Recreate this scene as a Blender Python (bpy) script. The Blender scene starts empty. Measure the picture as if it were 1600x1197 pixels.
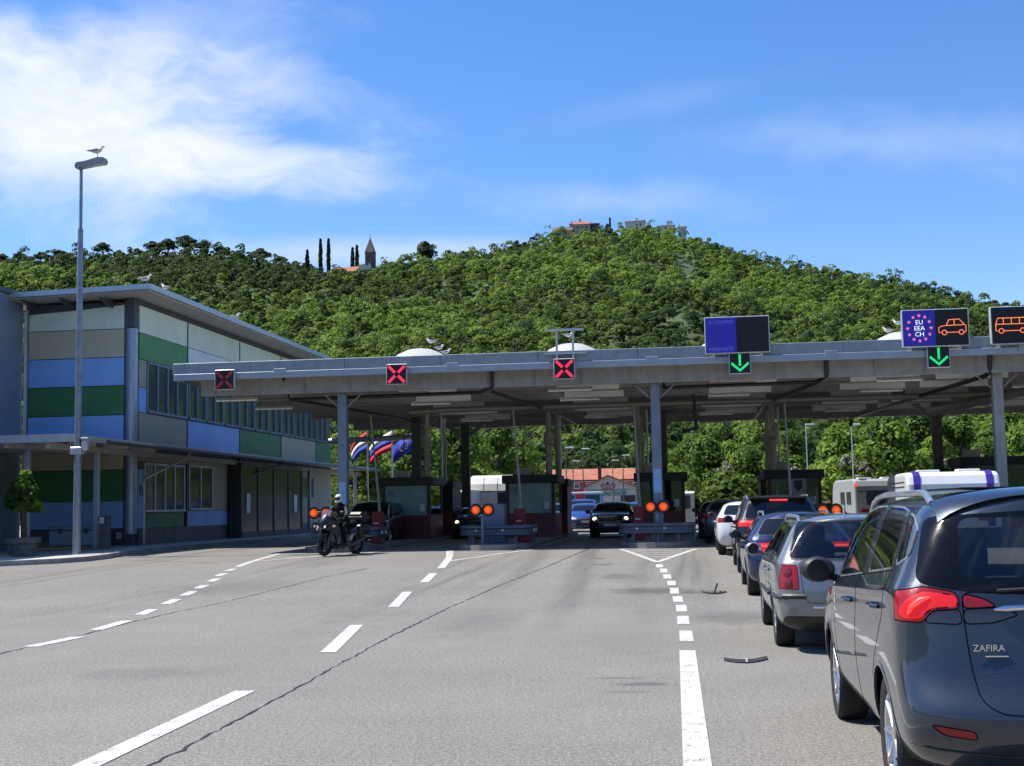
import bpy, bmesh, math, random
import numpy as np
from mathutils import Vector, Matrix
from mathutils.bvhtree import BVHTree

SC = bpy.context.scene
COL = SC.collection
PI = math.pi
RNG = random.Random(11)
NR = np.random.default_rng(5)

# ------------------------------------------------------------------ camera
cam_d = bpy.data.cameras.new("camera")
cam = bpy.data.objects.new("camera", cam_d)
COL.objects.link(cam)
cam_d.sensor_width = 36.0
cam_d.lens = 2075.8 / 1600 * 36.0
cam_d.clip_start = 0.1
cam_d.clip_end = 6000
_yaw, _pit, _rol = .13175, .09373, -.01855
_f = Vector((-math.sin(_yaw) * math.cos(_pit), math.cos(_yaw) * math.cos(_pit), math.sin(_pit)))
_r = Vector((math.cos(_yaw), math.sin(_yaw), 0))
_u = _r.cross(_f)
_r2 = _r * math.cos(_rol) + _u * math.sin(_rol)
_u2 = _u * math.cos(_rol) - _r * math.sin(_rol)
cam.matrix_world = Matrix(((_r2.x, _u2.x, -_f.x, 0), (_r2.y, _u2.y, -_f.y, 0), (_r2.z, _u2.z, -_f.z, 1.615), (0, 0, 0, 1)))
SC.camera = cam

# ------------------------------------------------------------------ light
SUN_EL = math.radians(60)
SUN_H = Vector((-.998, .05, 0)).normalized()
SUN_DIR = Vector((SUN_H.x * math.cos(SUN_EL), SUN_H.y * math.cos(SUN_EL), math.sin(SUN_EL)))
sun_d = bpy.data.lights.new("sun", 'SUN')
sun_d.energy = 4.7
sun_d.angle = math.radians(.5)
sun_d.color = (1.0, .955, .88)
sun = bpy.data.objects.new("sun", sun_d)
COL.objects.link(sun)
sun.rotation_euler = (-SUN_DIR).to_track_quat('-Z', 'Y').to_euler()
SC.view_settings.view_transform = 'Standard'
SC.view_settings.look = 'None'
SC.view_settings.exposure = .62
SC.view_settings.gamma = 1.0
SC.render.film_transparent = False
try:
    SC.cycles.use_denoising = True
    SC.cycles.max_bounces = 8
    SC.cycles.transparent_max_bounces = 12
    SC.cycles.caustics_reflective = False
    SC.cycles.caustics_refractive = False
except Exception:
    pass


class NT:
    """small node-tree helper"""
    def __init__(s, tree):
        s.t = tree; s.n = tree.nodes; s.l = tree.links

    def node(s, typ, **kw):
        n = s.n.new(typ)
        for k, v in kw.items():
            setattr(n, k, v)
        return n

    def put(s, sock, val):
        if isinstance(val, bpy.types.NodeSocket):
            s.l.new(val, sock)
        else:
            sock.default_value = val

    def math(s, op, a, b=0.0, c=0.0, clamp=False):
        n = s.node('ShaderNodeMath', operation=op); n.use_clamp = clamp
        s.put(n.inputs[0], a); s.put(n.inputs[1], b); s.put(n.inputs[2], c)
        return n.outputs[0]

    def ramp(s, v, a, b, lo=0.0, hi=1.0):
        n = s.node('ShaderNodeMapRange'); n.interpolation_type = 'SMOOTHSTEP'
        s.put(n.inputs[0], v); s.put(n.inputs[1], a); s.put(n.inputs[2], b); s.put(n.inputs[3], lo); s.put(n.inputs[4], hi)
        return n.outputs[0]

    def mix(s, f, a, b, blend='MIX'):
        n = s.node('ShaderNodeMix', data_type='RGBA'); n.blend_type = blend
        s.put(n.inputs[0], f)
        s.put(n.inputs[6], a if isinstance(a, bpy.types.NodeSocket) else (*a, 1)[:4])
        s.put(n.inputs[7], b if isinstance(b, bpy.types.NodeSocket) else (*b, 1)[:4])
        return n.outputs[2]

    def noise(s, vec, scale, detail=3.0, rough=.5, dim='3D'):
        n = s.node('ShaderNodeTexNoise', noise_dimensions=dim)
        if vec is not None: s.l.new(vec, n.inputs['Vector'])
        n.inputs['Scale'].default_value = scale; n.inputs['Detail'].default_value = detail; n.inputs['Roughness'].default_value = rough
        return n.outputs[0]

    def mapping(s, vec, scale=(1, 1, 1), rot=(0, 0, 0), loc=(0, 0, 0)):
        n = s.node('ShaderNodeMapping')
        s.l.new(vec, n.inputs[0]); n.inputs[1].default_value = loc; n.inputs[2].default_value = rot; n.inputs[3].default_value = scale
        return n.outputs[0]


# ------------------------------------------------------------------ sky with cirrus
world = bpy.data.worlds.new("World")
SC.world = world
world.use_nodes = True
W = NT(world.node_tree)
W.n.clear()
sky = W.node('ShaderNodeTexSky', sky_type='NISHITA')
sky.sun_disc = False
sky.sun_elevation = SUN_EL
sky.sun_rotation = math.atan2(SUN_H.x, SUN_H.y)
sky.altitude = 50; sky.air_density = 1.0; sky.dust_density = .35; sky.ozone_density = 2.2
tc = W.node('ShaderNodeTexCoord')
sep = W.node('ShaderNodeSeparateXYZ'); W.l.new(tc.outputs['Generated'], sep.inputs[0])
az = W.math('ARCTAN2', sep.outputs[0], sep.outputs[1])
el = W.math('ARCSINE', sep.outputs[2])
comb = W.node('ShaderNodeCombineXYZ'); W.l.new(az, comb.inputs[0]); W.l.new(el, comb.inputs[1])
v0 = comb.outputs[0]
warp = W.node('ShaderNodeTexNoise'); W.l.new(v0, warp.inputs['Vector']); warp.inputs['Scale'].default_value = 7; warp.inputs['Detail'].default_value = 3
wv = W.node('ShaderNodeVectorMath', operation='SCALE'); W.l.new(warp.outputs['Color'], wv.inputs[0]); wv.inputs['Scale'].default_value = .10
va = W.node('ShaderNodeVectorMath', operation='ADD'); W.l.new(v0, va.inputs[0]); W.l.new(wv.outputs[0], va.inputs[1])
vv = va.outputs[0]
fib = W.noise(W.mapping(vv, (5, 12, 1), (0, 0, .30)), 1.6, 7, .62)       # streaky fibres
puf = W.noise(W.mapping(vv, (5.0, 9, 1), (0, 0, .2)), 1.3, 5, .55)
fine = W.noise(W.mapping(vv, (14, 30, 1), (0, 0, .38)), 1.8, 5, .6)

def blob(ca, ce, ra, re, rot=0.0):
    """elliptic distance in sky angles"""
    a = W.math('SUBTRACT', az, ca); e = W.math('SUBTRACT', el, ce)
    c, s_ = math.cos(rot), math.sin(rot)
    x = W.math('ADD', W.math('MULTIPLY', a, c), W.math('MULTIPLY', e, s_))
    y = W.math('SUBTRACT', W.math('MULTIPLY', e, c), W.math('MULTIPLY', a, s_))
    x = W.math('DIVIDE', x, ra); y = W.math('DIVIDE', y, re)
    return W.math('SQRT', W.math('ADD', W.math('MULTIPLY', x, x), W.math('MULTIPLY', y, y)))

nz = W.math('ADD', W.math('MULTIPLY', fib, .55), W.math('MULTIPLY', puf, .45))
nz = W.math('SUBTRACT', nz, .5)

def cloud(d, k, edge=.75, soft=.75, amt=1.0):
    """density 0..1 from distance, torn by the fibres"""
    t = W.math('SUBTRACT', d, W.math('MULTIPLY', nz, k))
    return W.ramp(t, edge + soft * .5, edge - soft * .5, 0.0, amt)

c1 = cloud(blob(-.465, .282, .145, .058, -.10), 2.9, .88, 1.25, .88)
c2 = cloud(blob(-.355, .258, .125, .026, -.10), 3.2, .78, 1.3, .72)
c3 = cloud(blob(-.310, .312, .105, .024, -.28), 3.8, .6, 1.4, .42)
c4 = cloud(blob(-.38, .345, .12, .030, .2), 3.6, .7, 1.4, .30)
c5 = cloud(blob(.17, .255, .15, .024, -.12), 3.6, .6, 1.4, .20)
c6 = cloud(blob(-.05, .228, .11, .016, -.05), 3.6, .6, 1.4, .24)
c7 = cloud(blob(-.25, .192, .17, .013, 0.0), 3.2, .7, 1.4, .40)
c8 = cloud(blob(.0, .30, .12, .014, .15), 3.2, .5, 1.3, .08)
dens = c1
for c in (c2, c3, c4, c5, c6, c7, c8):
    dens = W.math('SUBTRACT', W.math('ADD', dens, c), W.math('MULTIPLY', dens, c))
dens = W.math('MULTIPLY', dens, W.ramp(fine, .2, .7, .80, 1.06), clamp=True)
far = W.ramp(W.noise(W.mapping(v0, (3, 9, 1)), 2.2, 6, .6), .52, .75, 0.0, .55)     # clouds elsewhere in the sky
behind = W.ramp(W.math('ABSOLUTE', az), .75, 1.1)
dens = W.math('ADD', W.math('MULTIPLY', dens, W.math('SUBTRACT', 1.0, behind)), W.math('MULTIPLY', far, behind), clamp=True)
dens = W.math('MULTIPLY', dens, W.ramp(el, .02, .12))
hs = W.node('ShaderNodeHueSaturation'); hs.inputs['Saturation'].default_value = 1.28; hs.inputs['Value'].default_value = 1.0
W.l.new(sky.outputs[0], hs.inputs['Color'])
cloudcol = (5.5, 5.75, 6.1)
tone = W.mix(1.0, hs.outputs[0], (.93, .93, 1.09), 'MULTIPLY')
skyc = W.mix(dens, tone, cloudcol)
bg = W.node('ShaderNodeBackground'); W.l.new(skyc, bg.inputs[0]); bg.inputs[1].default_value = .115
wo = W.node('ShaderNodeOutputWorld'); W.l.new(bg.outputs[0], wo.inputs[0])

# ------------------------------------------------------------------ materials
MATS = {}

def mat(name, col, rough=.6, metal=0.0, var=.12, vscale=3.0, bump=0.0, bscale=40.0, coat=0.0, emit=None, estr=0.0, spec=.5, streak=0.0, trans=0.0):
    """a plain painted/metal/plastic surface with slight wear variation"""
    if name in MATS: return MATS[name]
    m = bpy.data.materials.new(name); m.use_nodes = True
    t = NT(m.node_tree); b = t.n['Principled BSDF']
    tcn = t.node('ShaderNodeTexCoord')
    pos = tcn.outputs['Object']
    nzz = t.noise(pos, vscale, 5, .6)
    f = t.ramp(nzz, .25, .75)
    c = t.mix(f, [x * (1 - var) for x in col], [min(1, x * (1 + var)) for x in col])
    if streak:
        st = t.noise(t.mapping(pos, (9, 9, .6)), 2.0, 4, .6)
        c = t.mix(t.math('MULTIPLY', t.ramp(st, .45, .8), streak), c, [x * .45 for x in col])
    t.l.new(c, b.inputs['Base Color'])
    t.l.new(t.ramp(t.noise(pos, vscale * 2.3, 4), .2, .8, max(.03, rough - .08), min(1, rough + .08)), b.inputs['Roughness'])
    b.inputs['Metallic'].default_value = metal
    b.inputs['Specular IOR Level'].default_value = spec
    b.inputs['Coat Weight'].default_value = coat
    b.inputs['Coat Roughness'].default_value = .04
    if trans: b.inputs['Transmission Weight'].default_value = trans
    if bump:
        bn = t.node('ShaderNodeBump'); bn.inputs['Strength'].default_value = bump; bn.inputs['Distance'].default_value = .02
        t.l.new(t.noise(pos, bscale, 4), bn.inputs['Height']); t.l.new(bn.outputs[0], b.inputs['Normal'])
    if emit:
        b.inputs['Emission Color'].default_value = (*emit, 1); b.inputs['Emission Strength'].default_value = estr
    MATS[name] = m
    return m


def paint(name, col, metal=.5, rough=.35, flake=.03):
    """car paint: base coat under clear coat, a little dust low down"""
    if name in MATS: return MATS[name]
    m = bpy.data.materials.new(name); m.use_nodes = True
    t = NT(m.node_tree); b = t.n['Principled BSDF']
    tcn = t.node('ShaderNodeTexCoord'); pos = tcn.outputs['Object']
    s = t.node('ShaderNodeSeparateXYZ'); t.l.new(pos, s.inputs[0])
    dust = t.math('MULTIPLY', t.ramp(s.outputs[2], .60, .2), t.ramp(t.noise(pos, 6, 5, .65), .3, .75))
    c = t.mix(t.math('MULTIPLY', dust, .25), col, (.12, .11, .10))
    t.l.new(c, b.inputs['Base Color'])
    b.inputs['Metallic'].default_value = metal
    t.l.new(t.math('ADD', t.math('MULTIPLY', dust, .25), rough), b.inputs['Roughness'])
    b.inputs['Coat Weight'].default_value = 1.0
    t.l.new(t.math('ADD', t.math('MULTIPLY', dust, .22), .025), b.inputs['Coat Roughness'])
    MATS[name] = m
    return m


def glass(name, tint=(.25, .3, .3), dens=.5):
    """thin see-through pane: tinted transparency plus Fresnel reflection"""
    if name in MATS: return MATS[name]
    m = bpy.data.materials.new(name); m.use_nodes = True
    t = NT(m.node_tree); t.n.clear()
    tr = t.node('ShaderNodeBsdfTransparent'); tr.inputs[0].default_value = (*[1 - dens * (1 - x) for x in tint], 1)
    gl = t.node('ShaderNodeBsdfGlossy'); gl.inputs['Roughness'].default_value = .03; gl.inputs[0].default_value = (.95, .97, 1, 1)
    lw = t.node('ShaderNodeLayerWeight'); lw.inputs[0].default_value = .5
    fac = t.math('ADD', t.math('MULTIPLY', t.math('POWER', lw.outputs['Facing'], 4.0), .9), .06, clamp=True)
    mx = t.node('ShaderNodeMixShader'); t.l.new(fac, mx.inputs[0]); t.l.new(tr.outputs[0], mx.inputs[1]); t.l.new(gl.outputs[0], mx.inputs[2])
    o = t.node('ShaderNodeOutputMaterial'); t.l.new(mx.outputs[0], o.inputs[0])
    MATS[name] = m
    return m


def asphalt():
    m = bpy.data.materials.new('worn_asphalt'); m.use_nodes = True
    t = NT(m.node_tree); b = t.n['Principled BSDF']
    g = t.node('ShaderNodeNewGeometry'); pos = g.outputs['Position']
    agg = t.noise(pos, 62, 2, .7); agg2 = t.noise(pos, 24, 4, .75)
    patch = t.noise(pos, .35, 5, .6); mid = t.noise(pos, 2.2, 5, .65)
    base = t.mix(t.ramp(patch, .3, .7), (.176, .164, .140), (.216, .203, .174))
    base = t.mix(t.ramp(mid, .35, .7, 0, .35), base, (.150, .143, .133))
    sp = t.math('ADD', t.math('MULTIPLY', agg, .6), t.math('MULTIPLY', agg2, .4))
    base = t.mix(t.ramp(sp, .49, .39, 0, .75), base, (.058, .055, .051))
    base = t.mix(t.ramp(sp, .50, .60, 0, .70), base, (.35, .335, .31))
    # oil and rubber worn along the driving direction, in two wheel tracks per lane
    s = t.node('ShaderNodeSeparateXYZ'); t.l.new(pos, s.inputs[0])
    stre = t.noise(t.mapping(pos, (1.6, .045, 1)), 1.0, 5, .6)
    lane = t.math('ABSOLUTE', t.math('SINE', t.math('MULTIPLY', t.math('ADD', s.outputs[0], 2.9), PI / 5.0)))
    trk = t.math('MULTIPLY', t.ramp(lane, .75, 1.0), t.ramp(s.outputs[1], 12, 34))
    trk = t.math('MULTIPLY', trk, t.ramp(stre, .40, .66))
    base = t.mix(t.math('MULTIPLY', trk, .62), base, (.05, .048, .046))
    def spot(cx, cy, rx, ry, amt, k=1.2):
        dx = t.math('DIVIDE', t.math('SUBTRACT', s.outputs[0], cx), rx); dy = t.math('DIVIDE', t.math('SUBTRACT', s.outputs[1], cy), ry)
        d = t.math('SQRT', t.math('ADD', t.math('MULTIPLY', dx, dx), t.math('MULTIPLY', dy, dy)))
        d = t.math('ADD', d, t.math('MULTIPLY', t.math('SUBTRACT', mid2, .5), k * 2))
        return t.ramp(d, 1.25, .35, 0, amt)
    mid2 = t.noise(t.mapping(pos, (1, .55, 1)), 3.4, 6, .72)
    xb = t.math('ADD', s.outputs[0], t.math('ADD', t.math('MULTIPLY', s.outputs[1], .052), .95))
    xb2 = t.math('ADD', s.outputs[0], t.math('ADD', t.math('MULTIPLY', s.outputs[1], .050), 2.35))
    for xq, am in ((xb, .62), (xb2, .34)):
        bnd = t.math('MULTIPLY', t.ramp(t.math('ABSOLUTE', xq), .42, .05), t.ramp(s.outputs[1], 15, 30))
        base = t.mix(t.math('MULTIPLY', t.math('MULTIPLY', bnd, am), t.ramp(stre, .25, .6)), base, (.055, .053, .050))
    for q in ((-.50, 12.3, .34, .13, .55), (-.75, 12.75, .25, .10, .4), (-.6, 11.8, .22, .08, .35), (-.75, 25.0, .9, .8, .6), (.05, 24.6, .5, .5, .5), (-1.6, 29, .5, .9, .45), (-2.2, 33, .25, .4, .6), (-2.5, 35.5, .3, .4, .6), (.6, 19.5, .7, 1.2, .4), (-5.6, 13.2, .8, .6, .22), (-9.5, 27, 1.6, 2.5, .22), (-3.0, 19, .6, 2.2, .22)):
        base = t.mix(spot(*q), base, (.052, .050, .047))
    blot = t.noise(t.mapping(pos, (.9, .5, 1)), .9, 6, .7)
    base = t.mix(t.ramp(blot, .60, .74, 0, .45), base, (.10, .096, .09))
    t.l.new(base, b.inputs['Base Color'])
    b.inputs['Roughness'].default_value = .88
    b.inputs['Specular IOR Level'].default_value = .3
    bn = t.node('ShaderNodeBump'); bn.inputs['Strength'].default_value = .55; bn.inputs['Distance'].default_value = .012
    t.l.new(sp, bn.inputs['Height']); t.l.new(bn.outputs[0], b.inputs['Normal'])
    return m


def roadpaint():  # worn through to the asphalt in specks and at its edges
    m = bpy.data.materials.new('worn_road_paint'); m.use_nodes = True
    t = NT(m.node_tree); b = t.n['Principled BSDF']
    g = t.node('ShaderNodeNewGeometry'); pos = g.outputs['Position']
    w = t.math('ADD', t.math('MULTIPLY', t.noise(pos, 60, 3, .6), .55), t.math('MULTIPLY', t.noise(pos, 5, 4, .6), .45))
    c = t.mix(t.ramp(w, .47, .36), (.50, .49, .45), (.20, .195, .18))
    t.l.new(c, b.inputs['Base Color']); b.inputs['Roughness'].default_value = .75
    hole = t.node('ShaderNodeBsdfTransparent'); mxs = t.node('ShaderNodeMixShader'); t.l.new(t.ramp(w, .385, .365), mxs.inputs[0])
    t.l.new(b.outputs[0], mxs.inputs[1]); t.l.new(hole.outputs[0], mxs.inputs[2]); t.l.new(mxs.outputs[0], t.n['Material Output'].inputs[0])
    bn = t.node('ShaderNodeBump'); bn.inputs['Strength'].default_value = .35; bn.inputs['Distance'].default_value = .008
    t.l.new(t.noise(pos, 80, 3), bn.inputs['Height']); t.l.new(bn.outputs[0], b.inputs['Normal'])
    return m


def leafmat(name, dark, light, trans=.35, objrand=True):
    """foliage: tint from the mesh attribute, leaf to leaf noise"""
    m = bpy.data.materials.new(name); m.use_nodes = True
    t = NT(m.node_tree); b = t.n['Principled BSDF']
    a = t.node('ShaderNodeAttribute'); a.attribute_name = 'tint'
    fac = a.outputs['Fac']
    if objrand:
        oi = t.node('ShaderNodeObjectInfo')
        fac = t.math('ADD', fac, t.math('MULTIPLY', t.math('SUBTRACT', oi.outputs['Random'], .5), .5))
    c = t.mix(t.ramp(fac, 0, 1), dark, light)
    t.l.new(c, b.inputs['Base Color'])
    b.inputs['Roughness'].default_value = .62; b.inputs['Specular IOR Level'].default_value = .25
    tl = t.node('ShaderNodeBsdfTranslucent')
    t.l.new(t.mix(.5, c, (.16, .22, .02)), tl.inputs[0])
    mx = t.node('ShaderNodeMixShader'); mx.inputs[0].default_value = trans
    o = t.n['Material Output']
    t.l.new(b.outputs[0], mx.inputs[1]); t.l.new(tl.outputs[0], mx.inputs[2]); t.l.new(mx.outputs[0], o.inputs[0])
    return m


M_ASPH = asphalt(); M_LINE = roadpaint()

# ------------------------------------------------------------------ mesh helpers
ORI = {}

def tag(o, label=None, cat=None, group=None, kind=None):
    if label: o['label'] = label
    if cat: o['category'] = cat
    if group: o['group'] = group
    if kind: o['kind'] = kind
    return o

def thing(name, label, cat, loc=(0, 0, 0), rz=0.0, group=None):
    o = bpy.data.objects.new(name, None); COL.objects.link(o)
    o.empty_display_size = .2
    o.location = loc; o.rotation_euler = (0, 0, rz)
    ORI[o.name] = Vector(loc)
    return tag(o, label, cat, group)

def link_mesh(name, me, m, parent=None):
    o = bpy.data.objects.new(name, me); COL.objects.link(o)
    for x in (m if isinstance(m, (list, tuple)) else [m]):
        if x: me.materials.append(x)
    if parent is not None:
        o.parent = parent
        ORI[o.name] = ORI.get(parent.name, Vector((0, 0, 0)))
    return o


class MB:
    def __init__(s): s.v = []; s.f = []

    def add(s, vs, fs):
        k = len(s.v); s.v += [Vector(x) for x in vs]; s.f += [tuple(i + k for i in f) for f in fs]; return s

    def box(s, c, d, rz=0.0, b=0.0):
        hx, hy, hz = d[0] / 2, d[1] / 2, d[2] / 2
        b = min(b, hx * .45, hy * .45, hz * .45)
        if b <= 0:
            P = [(x, y, z) for z in (-hz, hz) for y in (-hy, hy) for x in (-hx, hx)]
            F = [(0, 2, 3, 1), (4, 5, 7, 6), (0, 1, 5, 4), (2, 6, 7, 3), (0, 4, 6, 2), (1, 3, 7, 5)]
        else:
            P = []; idx = {}
            for sx in (-1, 1):
                for sy in (-1, 1):
                    for sz in (-1, 1):
                        for ax in range(3):
                            q = [sx * (hx - b), sy * (hy - b), sz * (hz - b)]
                            q[ax] = (sx * hx, sy * hy, sz * hz)[ax]
                            idx[(sx, sy, sz, ax)] = len(P); P.append(tuple(q))
            F = []
            for ax in range(3):
                o1, o2 = [(1, 2), (2, 0), (0, 1)][ax]
                for sg in (-1, 1):
                    q = []
                    for a1, a2 in ((-1, -1), (1, -1), (1, 1), (-1, 1)):
                        k = [0, 0, 0]; k[ax] = sg; k[o1] = a1; k[o2] = a2
                        q.append(idx[(*k, ax)])
                    F.append(tuple(q if sg > 0 else q[::-1]))
            for ax in range(3):
                o1, o2 = [(1, 2), (2, 0), (0, 1)][ax]
                for s1 in (-1, 1):
                    for s2 in (-1, 1):
                        k0 = [0, 0, 0]; k0[o1] = s1; k0[o2] = s2
                        ka = list(k0); ka[ax] = -1; kb = list(k0); kb[ax] = 1
                        q = [idx[(*ka, o1)], idx[(*kb, o1)], idx[(*kb, o2)], idx[(*ka, o2)]]
                        F.append(tuple(q if s1 * s2 < 0 else q[::-1]))
            for sx in (-1, 1):
                for sy in (-1, 1):
                    for sz in (-1, 1):
                        q = [idx[(sx, sy, sz, a)] for a in range(3)]
                        F.append(tuple(q if sx * sy * sz > 0 else q[::-1]))
        cs, sn = math.cos(rz), math.sin(rz)
        return s.add([(c[0] + x * cs - y * sn, c[1] + x * sn + y * cs, c[2] + z) for x, y, z in P], F)

    def b2(s, lo, hi, b=0.0):
        return s.box([(lo[i] + hi[i]) / 2 for i in range(3)], [abs(hi[i] - lo[i]) for i in range(3)], 0, b)

    def cyl(s, p0, p1, r0, r1=None, n=12, caps=True):
        r1 = r0 if r1 is None else r1
        p0 = Vector(p0); p1 = Vector(p1); d = (p1 - p0).normalized()
        a = d.orthogonal().normalized(); b = d.cross(a)
        vs = []
        for p, r in ((p0, r0), (p1, r1)):
            vs += [p + (a * math.cos(2 * PI * i / n) + b * math.sin(2 * PI * i / n)) * r for i in range(n)]
        fs = [(i, (i + 1) % n, n + (i + 1) % n, n + i) for i in range(n)]
        if caps: fs += [tuple(range(n))[::-1], tuple(range(n, 2 * n))]
        return s.add(vs, fs)

    def tube(s, pts, r, n=8, caps=True):
        pts = [Vector(p) for p in pts]
        rs = r if isinstance(r, (list, tuple)) else [r] * len(pts)
        vs = []; a = None
        for i, p in enumerate(pts):
            d = (pts[min(i + 1, len(pts) - 1)] - pts[max(i - 1, 0)]).normalized()
            a = d.orthogonal().normalized() if a is None else (a - d * a.dot(d)).normalized()
            b = d.cross(a)
            vs += [p + (a * math.cos(2 * PI * k / n) + b * math.sin(2 * PI * k / n)) * rs[i] for k in range(n)]
        fs = []
        for i in range(len(pts) - 1):
            for k in range(n):
                fs.append((i * n + k, i * n + (k + 1) % n, (i + 1) * n + (k + 1) % n, (i + 1) * n + k))
        if caps: fs += [tuple(range(n))[::-1], tuple(range((len(pts) - 1) * n, len(pts) * n))]
        return s.add(vs, fs)

    def lathe(s, prof, c=(0, 0, 0), axis=(0, 0, 1), n=24, caps=True):
        ax = Vector(axis).normalized(); a = ax.orthogonal().normalized(); b = ax.cross(a); c = Vector(c)
        vs = []
        for r, h in prof:
            vs += [c + ax * h + (a * math.cos(2 * PI * k / n) + b * math.sin(2 * PI * k / n)) * r for k in range(n)]
        fs = []
        for i in range(len(prof) - 1):
            for k in range(n):
                fs.append((i * n + k, i * n + (k + 1) % n, (i + 1) * n + (k + 1) % n, (i + 1) * n + k))
        if caps and prof[0][0] > 1e-4: fs.append(tuple(range(n))[::-1])
        if caps and prof[-1][0] > 1e-4: fs.append(tuple(range((len(prof) - 1) * n, len(prof) * n)))
        return s.add(vs, fs)

    def prism(s, poly, o, u, w, h):
        """poly (a,b) placed at o + a*u + b*w, extruded by vector h"""
        o = Vector(o); u = Vector(u); w = Vector(w); h = Vector(h); n = len(poly)
        bot = [o + u * a + w * b for a, b in poly]
        vs = bot + [p + h for p in bot]
        fs = [tuple(range(n))[::-1], tuple(range(n, 2 * n))] + [(i, (i + 1) % n, n + (i + 1) % n, n + i) for i in range(n)]
        return s.add(vs, fs)

    def ball(s, c, r, nu=14, nv=8):
        c = Vector(c); rx, ry, rz = r if isinstance(r, (list, tuple)) else (r, r, r)
        vs = [c + Vector((0, 0, -rz))]
        for j in range(1, nv):
            t = -PI / 2 + PI * j / nv
            vs += [c + Vector((rx * math.cos(t) * math.cos(2 * PI * i / nu), ry * math.cos(t) * math.sin(2 * PI * i / nu), rz * math.sin(t))) for i in range(nu)]
        vs.append(c + Vector((0, 0, rz)))
        fs = [(0, 1 + (i + 1) % nu, 1 + i) for i in range(nu)]
        for j in range(nv - 2):
            for i in range(nu):
                fs.append((1 + j * nu + i, 1 + j * nu + (i + 1) % nu, 1 + (j + 1) * nu + (i + 1) % nu, 1 + (j + 1) * nu + i))
        k = 1 + (nv - 2) * nu
        fs += [(k + i, k + (i + 1) % nu, len(vs) - 1) for i in range(nu)]
        return s.add(vs, fs)

    def build(s, name, m, parent=None, smooth=False, world=True, fix=True):
        off = ORI.get(parent.name, Vector((0, 0, 0))) if (parent is not None and world) else Vector((0, 0, 0))
        me = bpy.data.meshes.new(name)
        me.from_pydata([tuple(p - off) for p in s.v], [], s.f)
        if fix:
            bm = bmesh.new(); bm.from_mesh(me); bmesh.ops.recalc_face_normals(bm, faces=bm.faces); bm.to_mesh(me); bm.free()
        if smooth:
            me.polygons.foreach_set('use_smooth', [True] * len(me.polygons))
            me.set_sharp_from_angle(angle=math.radians(40))
        me.update()
        return link_mesh(name, me, m, parent)


def text(body, size, m, parent, o, u, w, depth=.01, name='lettering', align='CENTER', world=True, squeeze=1.0):
    """letters lying in plane (u,w) with base line centre at o"""
    cu = bpy.data.curves.new('t', 'FONT'); cu.body = body; cu.size = size; cu.extrude = depth / 2; cu.align_x = align; cu.align_y = 'BOTTOM_BASELINE'
    cu.resolution_u = 3
    to = bpy.data.objects.new('t', cu); COL.objects.link(to)
    dg = bpy.context.evaluated_depsgraph_get()
    me = bpy.data.meshes.new_from_object(to.evaluated_get(dg))
    bpy.data.objects.remove(to); bpy.data.curves.remove(cu)
    u = Vector(u).normalized(); w = Vector(w).normalized(); nn = u.cross(w)
    off = ORI.get(parent.name, Vector((0, 0, 0))) if (parent is not None and world) else Vector((0, 0, 0))
    R4 = Matrix(((u.x * squeeze, w.x, nn.x, o[0] - off.x), (u.y * squeeze, w.y, nn.y, o[1] - off.y), (u.z * squeeze, w.z, nn.z, o[2] - off.z), (0, 0, 0, 1)))
    me.transform(R4); me.name = name
    return link_mesh(name, me, m, parent)


def struct(o): o['kind'] = 'structure'; return o

def copy_tree(o, parent=None):
    c = o.copy(); COL.objects.link(c)
    if parent is not None: c.parent = parent
    for ch in list(o.children): copy_tree(ch, c)
    return c


def np_mesh(name, V, F, m, parent=None, tint=None, smooth=False):
    """fast mesh from arrays; F is (n,3|4)"""
    me = bpy.data.meshes.new(name)
    k = F.shape[1]
    me.vertices.add(len(V)); me.vertices.foreach_set('co', V.astype(np.float32).ravel())
    me.loops.add(F.size); me.loops.foreach_set('vertex_index', F.astype(np.int32).ravel())
    me.polygons.add(len(F)); me.polygons.foreach_set('loop_start', np.arange(0, F.size, k, dtype=np.int32))
    if tint is not None:
        at = me.attributes.new('tint', 'FLOAT', 'POINT'); at.data.foreach_set('value', tint.astype(np.float32))
    me.update(calc_edges=True)
    if smooth: me.polygons.foreach_set('use_smooth', [True] * len(F))
    return link_mesh(name, me, m, parent)


def gz(Y):
    t = min(1, max(0, (Y - 20) / 25)); return .35 * t * t * (3 - 2 * t)


def ray(px, py):
    """bearing (atan2 x,y) and slope (rise per metre of depth along the view) of a photo pixel"""
    v = _f + _r2 * ((px - 800) / 2075.8) - _u2 * ((py - 598.5) / 2075.8)
    dep = v.x * -math.sin(_yaw) + v.y * math.cos(_yaw)
    return math.atan2(v.x, v.y), v.z / dep

def at(px, py, dep):
    """world point seen at a photo pixel, dep metres away along the view"""
    v = _f + _r2 * ((px - 800) / 2075.8) - _u2 * ((py - 598.5) / 2075.8)
    k = dep / (v.x * -math.sin(_yaw) + v.y * math.cos(_yaw))
    return Vector((v.x * k, v.y * k, 1.615 + v.z * k))

# ================================================================== GROUND
def ground_sheet():
    ys = [-300, -60, 0] + [20 + 1.25 * i for i in range(21)] + [60, 100, 400, 5000]
    xs = [-5000, -400, -60, -30, 0, 30, 60, 400, 5000]
    vs = [(x, y, gz(y)) for y in ys for x in xs]; n = len(xs)
    fs = [(j * n + i, j * n + i + 1, (j + 1) * n + i + 1, (j + 1) * n + i) for j in range(len(ys) - 1) for i in range(n - 1)]
    b = MB(); b.add(vs, fs)
    return struct(b.build('ground', M_ASPH, fix=False))
ground_sheet()

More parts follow.
